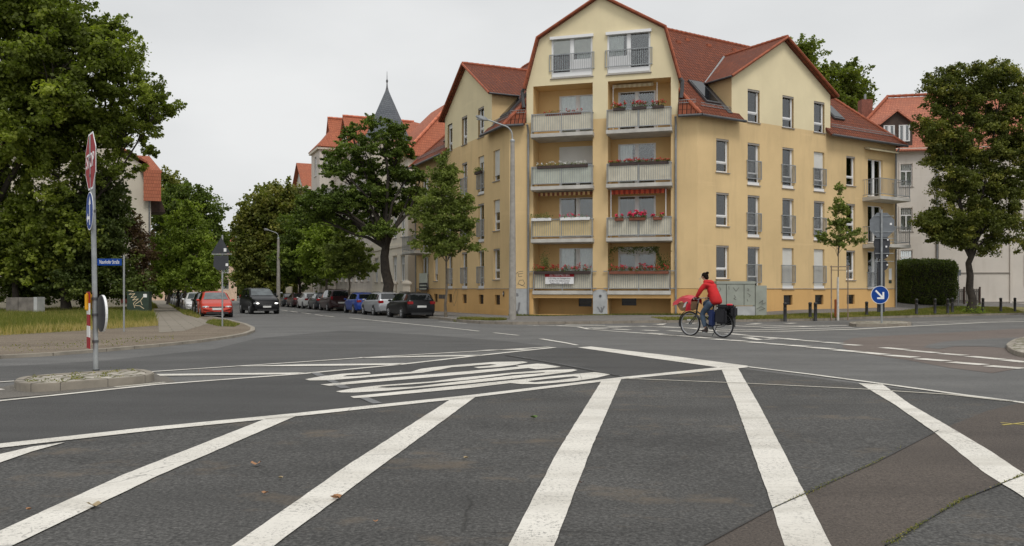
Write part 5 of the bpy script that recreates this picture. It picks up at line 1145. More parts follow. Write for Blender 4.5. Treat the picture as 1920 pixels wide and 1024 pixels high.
# street name posts
def namepost(px,py,top,pl0,pl1,y0,y1,txt,lab,hgt=None):
    p=at(px,py); k=p.y/F; r=thing('street_name_sign',lab,'street sign',p); pole(r,p,EYE-(top-HY)*k-p.z,.03,M['galv'])
    a=W(pl0,y1,p.y); b=W(pl1,y0,p.y); q=MB(); q.box(a.x,b.x,p.y-.03,p.y-.015,a.z,b.z); o=q.build('name_plate',M['signblue'],r,bevel=.003)
    if txt: textobj(txt,(b.z-a.z)*.78,((a.x+b.x)/2,p.y-.032,(a.z+b.z)/2),(1,0,0),Z,M['signwhite'],o,squeeze=min(1.2,(b.x-a.x)*.9/(len(txt)*(b.z-a.z)*.78*.5)))
namepost(232.5,622,479,183,229,485,498,'Naunhofer Straße','blue street name plate reading Naunhofer Straße on a thin post in the grass')
namepost(279,583,510,249,276,512,518.5,'','small far blue street name plate beside the green cabinet')
# green cabinet with graffiti
c=at(259,588); k=c.y/F; r=thing('utility_cabinet','dark green cabinet with white graffiti standing in the grass','cabinet',c); x0=(238-960)*k;x1=(279-960)*k; h=41*k
q=MB(); q.box(x0,x1,c.y,c.y+.45,c.z-.1,c.z+h-.07); q.build('body',M['cgreen'],r,bevel=.01); q=MB(); q.box(x0-.03,x1+.03,c.y-.03,c.y+.48,c.z+h-.068,c.z+h); q.build('lid',M['cgreen'],r,bevel=.01)
q=MB(FM((x0,c.y,c.z),(1,0,0),(0,-1,0))); w_=x1-x0
for st in ([(.08,.88),(.30,.85),(.10,.70),(.36,.74),(.18,.56),(.44,.60),(.26,.44),(.52,.50),(.30,.30),(.36,.10)],[(.38,.25),(.62,.42),(.85,.72)],[(.62,.42),(.70,.22)],[(.36,.2),(.6,.18),(.78,.05)]): scribble(q,[(a*w_,b*h) for a,b in st],.006,.035)
q.build('graffiti',M['grafw'],r); q=MB(); q.box(x1-.35,x1-.12,c.y-.012,c.y-.002,c.z+h-.36,c.z+h-.15); q.build('sticker',M['signwhite'],r)
# concrete box
c=at(42,590); k=c.y/F; r=thing('concrete_box','low weathered grey concrete box in the grass at the far left','utility box',c); x0=(11-960)*k;x1=(63-960)*k; h=32*k
q=MB(); xm=x0+(x1-x0)*.44
q.box(x0,xm-.01,c.y,c.y+.8,c.z-.1,c.z+h); q.box(xm+.01,x1,c.y,c.y+.8,c.z-.1,c.z+h); q.build('body',M['cbox'],r,bevel=.015); q=MB(); q.box(x1+.002,x1+.22,c.y-.02,c.y+.82,c.z-.1,c.z+h+.02); q.build('end_slab',M['concr'],r,bevel=.01)
# triangular sign seen from behind
p=at(417,612); k=p.y/F; r=thing('give_way_sign','dark backs of two sign plates on a slim post at the left corner','road sign',p); H=EYE-(441-HY)*k-p.z; pole(r,p,H,.032,M['galv'])
q=MB(); a=[W(397,475,p.y-.06),W(432,475,p.y-.06),W(415.5,444,p.y-.06)]; a=[W(397,475,p.y),W(433,475,p.y),W(415.5,445,p.y)]; q.prism([v-Vector((0,.045,0)) for v in a],(0,-.008,0)); q.build('triangle_plate',M['signdark'],r,bevel=.002)
q=MB(); a=[W(u,v,p.y) for u,v in ((402,479),(429,479),(430,500),(422,507),(409,507),(401,500))]; q.prism([v-Vector((0,.045,0)) for v in a],(0,-.008,0)); q.build('round_plate',M['signdark'],r)
q=MB(); a=W(420.5,472,p.y); q.box(a.x,a.x+.1,p.y-.06,p.y-.055,a.z,a.z+.13); a=W(424,499,p.y); q.box(a.x,a.x+.1,p.y-.06,p.y-.055,a.z,a.z+.1); q.build('sticker',M['signwhite'],r); q=MB(); a=W(397.5,476.5,p.y); q.box(a.x,a.x+.78,p.y-.04,p.y-.02,a.z-.02,a.z+.02); q.build('crossbar',M['galv'],r)
# right island sign post
gp_=G(1653,607+3.5); p=Vector((gp_.x,gp_.y,gp_.z+.11)); k=p.y/F
r=thing('keep_right_sign','round blue sign with diagonal arrow below grey sign backs','road sign',p); pole(r,p,EYE-(393-HY)*k-p.z,.04,M['galv'])
X=Vector((1,0,0)); 
def D2(mb,px,py,R,off,t,n=28): c=W(px,py,p.y); disc(mb,Vector((c.x,p.y+off,c.z)),X,R,t,n)
q=MB(); D2(q,1649,553,.38,-.045,.006); sp=q.build('round_plate',M['signwhite'],r); q=MB(); D2(q,1649,553,.36,-.0515,.002); q.build('blue_field',M['signblue'],sp)
q=MB(); c=W(1649,553,p.y); c.y=p.y-.054; u=Vector((1,0,-1)).normalized(); v=Vector((1,0,1)).normalized(); pts=[(-.20,-.025),(.08,-.025),(.08,-.025),(-.02,-.125),(.03,-.165),(.185,0),(.03,.165),(-.02,.125),(.08,.025),(-.20,.025)]
q.prism([c+u*a*1.3+v*b*1.3 for a,b in ((-.2,-.028),(.08,-.028),(-.01,-.12),(.03,-.16),(.19,0),(.03,.16),(-.01,.12),(.08,.028),(-.2,.028))],(0,-.002,0)); q.build('arrow',M['signwhite'],sp)
q=MB(); c=W(1655,422,p.y); R=.56; q.prism([Vector((c.x+R*math.cos(math.pi/8+j*math.pi/4),p.y+.045,c.z+R*math.sin(math.pi/8+j*math.pi/4))) for j in range(8)],(0,.006,0)); q.build('octagonal_plate',M['signback'],r)
q=MB(); D2(q,1655,456,.35,.075,-.006); D2(q,1655,472,.33,.085,-.006); D2(q,1656,497,.24,.06,-.006); q.build('round_plate',M['signdark'],r)
q=MB(); a=W(1645,540,p.y);b=W(1660,585,p.y); q.box(a.x+.05,b.x,p.y+.05,p.y+.16,b.z,a.z+.9); q.build('signal_box',M['signdark'],r,bevel=.01)
q=MB()
for y in (405,435,447,475,490): a=W(1641,y,p.y); q.box(a.x,a.x+.8,p.y+.02,p.y+.043,a.z-.012,a.z+.012)
q.build('crossbar',M['galv'],r)
for x,y,s_ in ((1669,422,.09),(1664,451,.06),(1661,464,.07),(1663,481,.06),(1663,498,.06)): a=W(x,y,p.y); q=MB(); q.box(a.x,a.x+s_,p.y+.03,p.y+.036,a.z,a.z+s_); q.build('sticker',M['signwhite'],r)
# small pole sign before the white house
p=at(1797,571); k=p.y/F; r=thing('parking_sign','small pale sign on a thin pole in front of the white house wall','road sign',p); pole(r,p,EYE-(505-HY)*k-p.z,.03,M['galv']); q=MB(); a=W(1792,517,p.y-.05); b=W(1802,506,p.y-.05); q.box(a.x,b.x,p.y-.05,p.y-.04,a.z,b.z); q.build('plate',M['signback'],r)
# lamp posts
def lamp(px,py,D,top,r0,armx,armz,lab,s=1):
    p=Vector(((px-960)/F*D,D,0)); p.z=zat(p.x,p.y); k=D/F; H=EYE-(top-HY)*k-p.z; r=thing('street_lamp',lab,'street lamp',p,'street lamps on concrete columns')
    q=MB(); q.path([p-Z*.2,p+Z*1.2,p+Z*H*.55,p+Z*H],[r0*1.0,r0*.97,r0*.78,r0*.55],16); q.build('column',M['pole'],r,smooth=True)
    q=MB(); q.lathe([(r0*.62,-.06),(r0*.66,0),(r0*.5,.07)],p+Z*H,'z',16); q.build('collar',M['galv'],r)
    t=p+Z*H; e=W(armx,armz,D); q=MB(); m=Vector((t.x-.04,D,t.z+(e.z-t.z)*.2+.5*s)); e=t+Vector((-1.16*s,0,.99*s)); q.path([t+Vector((a*s,0,b*s)) for a,b in ((0,0),(-.02,.33),(-.08,.49),(-.2,.62),(-.34,.70),(-.52,.76),(-1.16,.99))],.035,10); q.build('arm',M['galv'],r,smooth=True)
    d=(e-t); d.z=0; d.normalize(); d=Vector((-1,0,.30)).normalized(); q=MB(); w=.11*s; L=.62*s; n=Z
    c0=e; pts=[c0+Z*.03,c0+d*L*.2+Z*.09,c0+d*L*.6+Z*.10,c0+d*L+Z*.02,c0+d*L*.95-Z*.05,c0+d*L*.3-Z*.09,c0-Z*.03]
    q.prism([v-Vector((0,w,0)) for v in pts],(0,2*w,0)); h=q.build('lamp_head',M['galv'],r,bevel=.02); q=MB(); q.ell(c0+d*L*.6-Z*.08,(.2*s,.08*s,.05*s)); q.build('lamp_glass',M['lampglass'],h,smooth=True)
    return p
pp=lamp(961,607,39.2,264,.175,924,231,'tall concrete street lamp in front of the yellow corner block')
q=MB(); 
lamp(522,577,80,447,.2,505,436,'distant concrete street lamp behind the black off-road car',.8)
# big grey cabinets
c=at(1404,597); dd=Vector((1,.06,0)).normalized(); nn_=Vector((.06,-1,0)).normalized(); c=Vector((c.x,42.2,zat(c.x,42.2))); k=c.y/F
M9=FM((c.x-1.0,c.y,c.z),dd,nn_); r=thing('cable_cabinet','large light grey cable cabinet with a smaller one attached, in front of the yellow wall','cabinet',c)
h=1.72; q=MB(M9); q.box(0,2.0,-.5,0,-.25,.44); q.build('base',M['concr'],r,bevel=.01)
for a,b in ((.0,.5),(.502,1.42),(1.422,2.0)): q=MB(M9); q.box(a+.012,b-.012,-.47,.012,.47,h-.15); q.build('door',M['cgrey'],r,bevel=.008)
q=MB(M9); q.box(-.02,2.02,-.52,.04,h-.148,h); q.build('lid',M['cgrey'],r,bevel=.015)
q=MB(M9); q.box(2.03,2.62,-.45,-.02,-.25,h-.22); q.build('side_cabinet',M['cgrey'],r,bevel=.012)
q=MB(M9)
for st in ([(.15,1.4),(.2,1.3),(.14,1.2)],[(.62,1.45),(.64,1.3)],[(.85,1.4),(1.0,1.2),(1.15,1.4)],[(1.6,1.35),(1.66,1.3),(1.6,1.25),(1.68,1.22)],[(1.6,1.1),(1.75,1.0),(1.68,.92)],[(1.58,.8),(1.62,.68)],[(.9,1.0),(.98,.9),(.88,.82),(1.0,.78)],[(2.2,.6),(2.4,.75),(2.35,.55),(2.55,.62)],[(2.08,.3),(2.3,.42),(2.5,.32),(2.2,.22)]): scribble(q,st,.02,.022)
q.build('graffiti',M['graf'],r)
# bollards
def bollard():
    r=thing('bollard','x','bollard',(0,0,0)); q=MB(); q.lathe([(.085,-.1),(.085,.04),(.078,.05),(.078,.80),(.086,.81),(.086,.87),(.06,.905),(0,.912)],(0,0,0),'z',18); q.build('shaft',M['black'],r,smooth=True)
    q=MB(); q.lathe([(.0795,.60),(.0795,.66)],(0,0,0),'z',18); q.build('band',simple('worn dark band',(.05,.045,.04),.7),r); return r
bl=[(1472,603,'leftmost bollard, just right of the grey cabinet'),(1519,601,'left one of the bollard pair left of the young tree'),(1529,602,'right one of the bollard pair left of the young tree'),(1625,597,'bollard between the young tree and the blue arrow sign'),(1718.5,590.5,'first bollard right of the blue arrow sign'),(1753,589.5,'second bollard right of the blue arrow sign'),(1777,589,'left one of the bollard pair left of the linden'),(1785.5,587,'right one of the bollard pair left of the linden'),(1843,586.5,'first bollard right of the linden trunk'),(1876.5,585.5,'second bollard right of the linden trunk'),(1903,585,'third bollard right of the linden trunk'),(1950,584,'bollard')]
B0=bollard()
for i,(px,py,l) in enumerate(bl[:-1]):
    o=B0 if i==0 else copy_tree(B0); v=at(px,py); move(o,v,.3*i,1.0); o['label']='black round '+l; o['group']='black bollards along the right verge'
v=at(1567,596); q=MB(); q.lathe([(.07,-.1),(.065,.9),(.03,.93),(0,.93)],(0,0,0),'z',14); o=q.build('rusty_post',M['rust'],None,smooth=True); o.location=v; tag(o,'short rusty orange post behind the staked young tree','post')
# fallen leaves
for i,(px,py,s_,m,l) in enumerate(((480,876,.10,'leafbrown','curled light brown leaf between the two left white bars'),(630,940,.085,'leafbrown','orange brown leaf touching the edge of the second long white bar'),(497,931,.05,'leafbrown','small brown leaf between the left bars nearer the bottom edge'),(176,955,.10,'leaftan','tan crumpled leaf on the lower edge of the leftmost long bar'),(874,864,.05,'leaftan','tiny pale leaf on dark asphalt right of the second bar'),(704,985,.04,'leafbrown','tiny brown leaf near the bottom right of the second bar'),(526,902,.045,'leaftan','tiny whitish leaf scrap left of the second bar'),(1090,911,.05,'wooddark','small dark leaf right of the middle white bar'),(1001,787,.09,'lpot','fresh green leaf on the asphalt left of the middle white bar'),(54,962,.04,'leafbrown','small brown leaf near the lower left corner'))):
    v=G(px,py); q=MB(); a=i*1.3; n=8; ids=[]
    for j in range(n):
        t=2*math.pi*j/n; rr=s_*.5*(1 if j%2 else .62); ids.append(q.pt((math.cos(t+a)*rr,math.sin(t+a)*rr*.7,.012+.25*s_*abs(math.cos(t)))))
    c_=q.pt((0,0,.008))
    for j in range(n): q.fi((ids[j],ids[(j+1)%n],c_))
    o=q.build('fallen_leaf',M[m] if m!='lpot' else simple('green leaf',(.10,.17,.04),.7)); o.location=v+Vector((0,0,.012)); tag(o,l,'leaf','leaves scattered on the asphalt')
# ---------------------------------------------------------------- cars
def lerp_tab(T,x):
    if x<=T[0][0]: return T[0][1]
    for (a,b),(c,d) in zip(T,T[1:]):
        if x<=c: 
            t=(x-a)/(c-a); return b+(d-b)*t
    return T[-1][1]
def smooth_tab(T,x,h=.06): return sum(lerp_tab(T,x+k*h/2) for k in (-2,-1,0,1,2))/5
def car(style,paint,label,grp):
    """front towards +X, origin on the road under the centre"""
    S=dict(
     estate=dict(L=4.55,W=1.78,H=1.47,top=[(-2.27,.62),(-2.24,.95),(-2.2,1.0),(-1.85,1.40),(-1.6,1.44),(-.3,1.47),(.25,1.44),(1.08,1.0),(1.9,.80),(2.15,.70),(2.27,.52)],belt=[(-2.27,.60),(-2.2,.97),(-1,.95),(1.1,.90),(1.9,.76),(2.27,.50)],ws=(.34,1.06),rg=(-2.17,-1.87),sg=(-1.95,.78),pil=(-1.1,-.28),wb=(-1.27,1.33)),
     hatch=dict(L=4.1,W=1.74,H=1.47,top=[(-2.05,.6),(-2.02,.93),(-1.96,1.0),(-1.6,1.37),(-1.2,1.44),(-.2,1.47),(.3,1.43),(1.1,.99),(1.75,.80),(1.97,.68),(2.05,.5)],belt=[(-2.05,.58),(-1.95,.96),(-1,.94),(1.1,.90),(1.75,.76),(2.05,.48)],ws=(.38,1.08),rg=(-1.93,-1.62),sg=(-1.6,.82),pil=(-.95,-.2),wb=(-1.2,1.27)),
     saloon=dict(L=4.5,W=1.78,H=1.42,top=[(-2.25,.6),(-2.22,.93),(-2.15,1.0),(-1.75,1.04),(-1.0,1.36),(-.2,1.42),(.3,1.38),(1.1,.97),(1.85,.78),(2.12,.68),(2.25,.5)],belt=[(-2.25,.58),(-2.15,.95),(-1,.93),(1.1,.89),(1.9,.74),(2.25,.48)],ws=(.38,1.08),rg=(-1.72,-1.05),sg=(-1.25,.82),pil=(-.55,-.0),wb=(-1.28,1.32)),
     suv=dict(L=4.5,W=1.86,H=1.70,top=[(-2.25,.7),(-2.22,1.1),(-2.15,1.18),(-1.8,1.60),(-1.5,1.66),(-.2,1.70),(.3,1.66),(1.0,1.20),(1.8,1.04),(2.12,.92),(2.25,.62)],belt=[(-2.25,.66),(-2.15,1.14),(-1,1.12),(1.0,1.08),(1.8,.98),(2.25,.60)],ws=(.36,.98),rg=(-2.1,-1.82),sg=(-1.8,.72),pil=(-1.0,-.2),wb=(-1.3,1.32)),
     van=dict(L=4.75,W=1.85,H=1.74,top=[(-2.37,.7),(-2.34,1.05),(-2.28,1.12),(-2.05,1.62),(-1.9,1.68),(-.3,1.74),(.4,1.68),(1.4,1.08),(2.0,.88),(2.25,.78),(2.37,.55)],belt=[(-2.37,.66),(-2.28,1.08),(-1,1.05),(1.4,.98),(2.0,.84),(2.37,.52)],ws=(.5,1.36),rg=(-2.25,-2.06),sg=(-2.0,1.05),pil=(-1.1,-.1),wb=(-1.4,1.42)))[style]
    L,Wd=S['L'],S['W']; hw=Wd/2; r=thing('parked_car',label,'car',(0,0,0),grp)
    zt=lambda x: smooth_tab(S['top'],x); zb=lambda x: min(smooth_tab(S['belt'],x),zt(x)-.015)
    def wd(x): t=abs(2*x/L); return hw*(1-.04*t**2-.13*t**9)
    def z0(x): t=abs(2*x/L); return .20+.10*t**8
    tumb=.40 if style not in('van','suv') else .30
    def sect(x):
        w=wd(x); a=zb(x); t=zt(x); b=z0(x); g=t-a; yr=lambda z: w*.935-(z-a)*tumb
        if g>.08:
            up=[(yr(a+.02),a+.02),(yr(a+g*.45),a+g*.45),(yr(t-.11),t-.11) if g>.2 else (yr(a+g*.6),a+g*.6),(yr(t)-.045,t-.035) if g>.2 else (yr(t)-.02,t-g*.18),(yr(t)-.16,t-.006),((yr(t)-.16)*.5,t),(0,t+.004)]
        else: up=[(w*.93,a+g*.2),(w*.90,a+g*.5),(w*.85,a+g*.75),(w*.78,a+g*.9),(w*.6,t),(w*.3,t+.006),(0,t+.008)]
        return [(0,b),(w*.80,b),(w*.955,b+.05),(w*.985,b+.16),(w*1.0,(a+b)/2-.02),(w*1.0,(a+b)/2+.12),(w*.985,a-.10),(w*.962,a-.03),(w*.945,a)]+up
    q=MB(); NS=54; ring=[]
    for i in range(NS+1):
        x=-L/2+L*(.5-.5*math.cos(math.pi*i/NS))*1.0; s=sect(x); ids=[q.pt((x,y,z)) for y,z in s]; ids2=[q.pt((x,-y,z)) if abs(y)>1e-6 else ids[j] for j,(y,z) in enumerate(s)]; ring.append((ids,ids2))
    for (a,a2),(b,b2) in zip(ring,ring[1:]):
        for j in range(len(a)-1): q.fi((a[j],b[j],b[j+1],a[j+1])); q.fi((a2[j],a2[j+1],b2[j+1],b2[j]))
    for a,a2 in (ring[0],ring[-1]): q.fi(a+a2[-2:0:-1])
    local_child(q.build('body',paint,r,smooth=True))
    # side windows
    def sp(x,u,sd,off=.012):
        a=zb(x)+.05; t=zt(x)-.095; z=a+(t-a)*u; w=wd(x)*.935-(z-zb(x))*tumb+off; return (x,sd*w,z)
    e0,e1=S['sg']; cuts=[e0]+list(S['pil'])+[e1]
    for sd in (1,-1):
        for k,(a,b) in enumerate(zip(cuts,cuts[1:])):
            a+=.03; b-=.03; g=MB(); n=8; rows_=[[g.pt(sp(a+(b-a)*i/n,u,sd)) for u in (0,.5,1)] for i in range(n+1) if zt(a+(b-a)*i/n)-zb(a+(b-a)*i/n)>.16]
            if len(rows_)<2: continue
            for ra,rb in zip(rows_,rows_[1:]):
                for j in (0,1): g.fi((ra[j],rb[j],rb[j+1],ra[j+1]))
            local_child(g.build('side_window',M['cglass'],r,smooth=True))
    def topglass(x0,x1,name):
        g=MB(); n=7; rr=[]
        for i in range(n+1):
            x=x0+(x1-x0)*i/n; t=zt(x); w=wd(x)*.935-(t-zb(x))*tumb-.10; w=max(w,.3); rr.append([g.pt((x,w*u,t+.013+.002*(1-u*u)-(.012 if abs(u)>.9 else 0))) for u in (-1,-.6,0,.6,1)])
        for ra,rb in zip(rr,rr[1:]):
            for j in range(4): g.fi((ra[j],rb[j],rb[j+1],ra[j+1]))
        return local_child(g.build(name,M['cglass'],r,smooth=True))
    topglass(*S['ws'],'windscreen').data.materials[0]=M['wglass']
    # rear glass lies on the tail slope
    topglass(*S['rg'],'rear_window')
    # wheels
    for x in S['wb']:
        for sd in (1,-1):
            R=.335 if style in('suv',) else .31; w=wd(x); y=sd*(w-.10)
            arch=MB(); arch.lathe([(R+.055,-.11),(R+.055,.106)],(x,y,R+.01),'y',28); local_child(arch.build('wheel_arch_shade',M['black'],r))  # black disc on the uncut body imitates the shaded gap round the tyre
            t=MB(); t.lathe([(R*.62,-.10),(R*.95,-.10),(R,-.07),(R,.075),(R*.95,.112),(R*.66,.118)],(x,y,R),'y',28) if sd>0 else t.lathe([(R*.66,-.118),(R*.95,-.112),(R,-.075),(R,.07),(R*.95,.10),(R*.62,.10)],(x,y,R),'y',28)
            wh=local_child(t.build('wheel',M['tyre'],r,smooth=True)); f=MB(); yo=y+sd*.117
            f.lathe([(R*.66,0),(R*.64,sd*.006),(R*.58,-sd*.01)],(x,yo,R),'y',24); f.lathe([(R*.16,-.02),(R*.14,sd*.012),(0,sd*.014)],(x,yo-sd*.006,R),'y',12)
            for k in range(7):
                a=2*math.pi*k/7; c_,s_=math.cos(a),math.sin(a); p1=Vector((x+c_*R*.1,yo-sd*.002,R+s_*R*.1)); p2=Vector((x+c_*R*.6,yo-sd*.002,R+s_*R*.6)); f.path([p1,p2],[R*.075,R*.06],5)
            f2=local_child(f.build('rim',M['rim'],r)); f2.parent=wh
    # lights
    xf=L/2; xr=-L/2; zh=zb(xf-.22)-.06
    for sd in (1,-1):
        g=MB(); w=wd(xf-.2); g.ell((xf-.19,sd*(w-.22),zh-.02),(.20,.215,.075),14,8); local_child(g.build('headlight',M['lampglass'] if label.find('headlamps on')<0 else M['beam'] if 0 else M['lampglass'],r,smooth=True))
        if 'headlamps on' in label: g=MB(); g.ell((xf-.09,sd*(w-.25),zh-.02),(.12,.13,.05),10,6); local_child(g.build('bulb',M['beam'],r,smooth=True))
        g=MB(); w=wd(xr+.1); zt_=zb(xr+.2)-.06
        if style in('van','suv'): g.box(xr-.012,xr+.16,sd*(w-.16) if sd>0 else -w-.006,w+.006 if sd>0 else -(w-.16),zt_-.10,zt_+.15)
        else: g.box(xr-.012,xr+.26,(w-.30) if sd>0 else -w-.004,(w+.004) if sd>0 else -(w-.30),zt_-.11,zt_+.05)
        local_child(g.build('tail_light',M['tail'],r,bevel=.025,smooth=True))
        g=MB(); g.ell((S['ws'][1]-.25,sd*(wd(.8)+.07),zb(.8)+.07),(.09,.10,.065),10,6); m_=local_child(g.build('mirror',paint,r,smooth=True))
        g=MB(); g.ell((xf-.10,sd*(wd(xf)-.12),.38),(.05,.10,.045),8,6); local_child(g.build('fog_light',M['black'],r))
    for xe,sg_ in ((xf,1),(xr,-1)):
        g=MB(); g.box(min(xe,xe+sg_*.022),max(xe,xe+sg_*.022),-.26,.26,.44 if sg_>0 else (.62 if style!='saloon' else .72),.55 if sg_>0 else (.73 if style!='saloon' else .83)); pl=local_child(g.build('licence_plate',M['plate'],r))
        g=MB(); g.box(min(xe-sg_*.03,xe+sg_*.008),max(xe-sg_*.03,xe+sg_*.008),-wd(xe)*.8,wd(xe)*.8,.22,.34); local_child(g.build('bumper_trim',M['black'],r))
    g=MB(); zg=zb(xf-.05); g.box(xf-.14,xf+.004,-.42,.42,.56,zg-.03 if zg>.62 else .63); gr=local_child(g.build('grille',M['black'],r,bevel=.012))
    g=MB(); g.box(xf+.004,xf+.012,-.30,.30,.60,.612); g2=local_child(g.build('chrome_strip',M['chrome'],r)); 
    if style in('estate','suv','van'):
        g=MB()
        for sd in (1,-1): yy=wd(-.5)*.935-(zt(-.5)-zb(-.5))*tumb-.10; g.path([(-1.6,sd*yy,zt(-1.6)+.01),(-1.4,sd*yy,zt(-1.4)+.05),(.1,sd*yy,zt(.1)+.05),(.25,sd*yy,zt(.25)+.01)],.015,6)
        local_child(g.build('roof_rail',M['black'],r))
    return r
PB=simple('black car paint',(.005,.005,.006),.35,0,.04,1,0,.12,.22); PDG=cpaint('dark blue grey car paint',(.02,.024,.03)); PW=cpaint('white car paint',(.72,.72,.72)); PS=cpaint('silver car paint',(.36,.37,.39)); PS.node_tree.nodes['Principled BSDF'].inputs['Metallic'].default_value=.4
PBL=cpaint('blue car paint',(.022,.06,.30)); PR=cpaint('red car paint',(.48,.045,.025)); PMA=cpaint('dark maroon car paint',(.03,.008,.01))
hdL=math.atan2(dL.y,dL.x); prp=Vector((.914,.407,0))
def onrow(px): return 13.916/(.4453+(px-960)/F)
grpR='cars parked nose away along the right kerb of the side street'
row=[(754.6,'estate',PB,'black estate car, nearest of the row parked along the right kerb'),(701.7,'estate',PS,'silver estate car parked second in the right row'),(663.6,'hatch',PBL,'blue small car parked behind the silver estate'),(615,'van',PMA,'dark maroon people carrier parked beyond the blue car'),(589.7,'hatch',PDG,'dark hatchback between the maroon people carrier and the white car'),(568,'hatch',PW,'white hatchback parked in the right row'),(547,'saloon',PMA,'dark red saloon parked beyond the white hatchback')]
for px,st,pt,lb in row:
    D=onrow(px); wpos_=Vector(((px-960)/F*D,D,0)); c=wpos_+dL*1.3+prp*.80; c.z=zat(c.x,c.y)
    o=car(st,pt,lb,grpR); move(o,Vector((c.x,c.y,-SL*c.y)),hdL,.97)
far=['dark car first beyond the dark red saloon','dark car half hidden behind the black off-road car','dark car far down the right row','grey car far down the right row','last dark car in the right row near the vanishing point']
src=car('saloon',PDG,far[0],grpR)
for i,D in enumerate((84,91,98,106,114)):
    o=src if i==0 else copy_tree(src); x=-5.9-.4453*(D-44.5)+.8; move(o,Vector((x,D,-SL*D)),hdL,.97); o['label']=far[i]; o['group']=grpR
grpL='cars parked facing the crossing along the left kerb'
def left(D,st,pt,lb,off=0,sc=.97):
    vp=275; front=Vector(((275+(408-275)*45.5/D-960)/F*D,D,0)); c=front+dL*2.1+prp*off; o=car(st,pt,lb,grpL); move(o,Vector((c.x,c.y,-SL*c.y)),hdL+math.pi,sc); return o
left(45.6,'hatch',PR,'bright red hatchback parked facing the crossing',0,1.0); left(50.8,'hatch',PB,'black car parked close behind the red hatchback',-.05); left(56.6,'hatch',PW,'white hatchback parked facing the crossing behind the black car',-.35)
s_=left(62.5,'estate',PDG,'dark car behind the white one on the left side',-.3)
for i,D in enumerate((69,75,82,89,97)):
    o=copy_tree(s_); c=Vector(((275+(408-275)*45.5/D-960)/F*D,D,0))+dL*2.1-prp*.3; move(o,Vector((c.x,c.y,-SL*c.y)),hdL+math.pi,.97); o['label']=('second','third','fourth','fifth','sixth')[i]+' dark car behind the white one on the left side, seen between tree trunks'; o['group']=grpL
o=car('suv',PB,'black off-road car driving towards the crossing with headlamps on',None); o.name='moving_car'; f_=Vector(((494-960)/F*53.3,53.3,0)); c=f_+dL*2.2; move(o,Vector((c.x,c.y,-SL*c.y)),hdL+math.pi+.10,1.0)
# ---------------------------------------------------------------- cyclist
def skin(name,V,Eg,R,mat,parent,sub=2,root=0):
    me=bpy.data.meshes.new(name); me.from_pydata(V,Eg,[]); o=bpy.data.objects.new(name,me); COL.objects.link(o)
    m=o.modifiers.new('s','SKIN'); m.use_smooth_shade=True
    for i,v in enumerate(me.skin_vertices[0].data): v.radius=R[i] if isinstance(R[i],tuple) else (R[i],R[i]); v.use_root=(i==root)
    o.modifiers.new('u','SUBSURF').levels=sub; dg=bpy.context.evaluated_depsgraph_get(); m2=bpy.data.meshes.new_from_object(o.evaluated_get(dg)); bpy.data.objects.remove(o)
    m2.name=name; m2.materials.clear(); m2.materials.append(mat)
    m2.polygons.foreach_set('use_smooth',[True]*len(m2.polygons)); return local_child(link(name,m2,parent))
SK=simple('skin',(.50,.29,.20),.6,0,.08,6,.05); RED=simple('red jacket cloth',(.50,.010,.012),.8,0,.18,5,.3); JE=simple('blue jeans',(.055,.085,.13),.85,0,.2,8,.2); HR=simple('dark brown hair',(.012,.008,.006),.8,0,.3,30,.6,0,.1); SH=simple('dark shoe leather',(.03,.018,.015),.6)
bk=thing('bicycle','black city bicycle with red covered front basket and packed rear panniers','bicycle',(0,0,0))
fr=MB(); hx,rx=.56,-.53; R=.35
hd0,hd1=Vector((.36,0,.60)),Vector((.29,0,.92)); bb=Vector((-.08,0,.30)); st=Vector((-.24,0,.88))
for a,b,r_ in ((hd0,bb,.026),(Vector((.34,0,.70)),Vector((-.13,0,.45)),.02),(bb,st,.018),(hd0,hd1,.022)): fr.path([a,b],r_,10)
for sd in (1,-1):
    fr.path([bb+Vector((0,sd*.03,0)),Vector((rx,sd*.06,R))],.011,8); fr.path([Vector((-.19,sd*.02,.70)),Vector((rx,sd*.06,R))],.009,8)
FRM=simple('dark metallic frame paint',(.035,.04,.04),.3,.4,.1,3,0,.5); local_child(fr.build('frame',FRM,bk,smooth=True))
f=MB()
for sd in (1,-1): f.path([Vector((.38,sd*.035,.56)),Vector((.44,sd*.05,.48)),Vector((hx,sd*.055,R))],.013,8)
f.path([Vector((.38,-.035,.56)),Vector((.38,.035,.56))],.016,8); local_child(f.build('fork',FRM,bk,smooth=True))
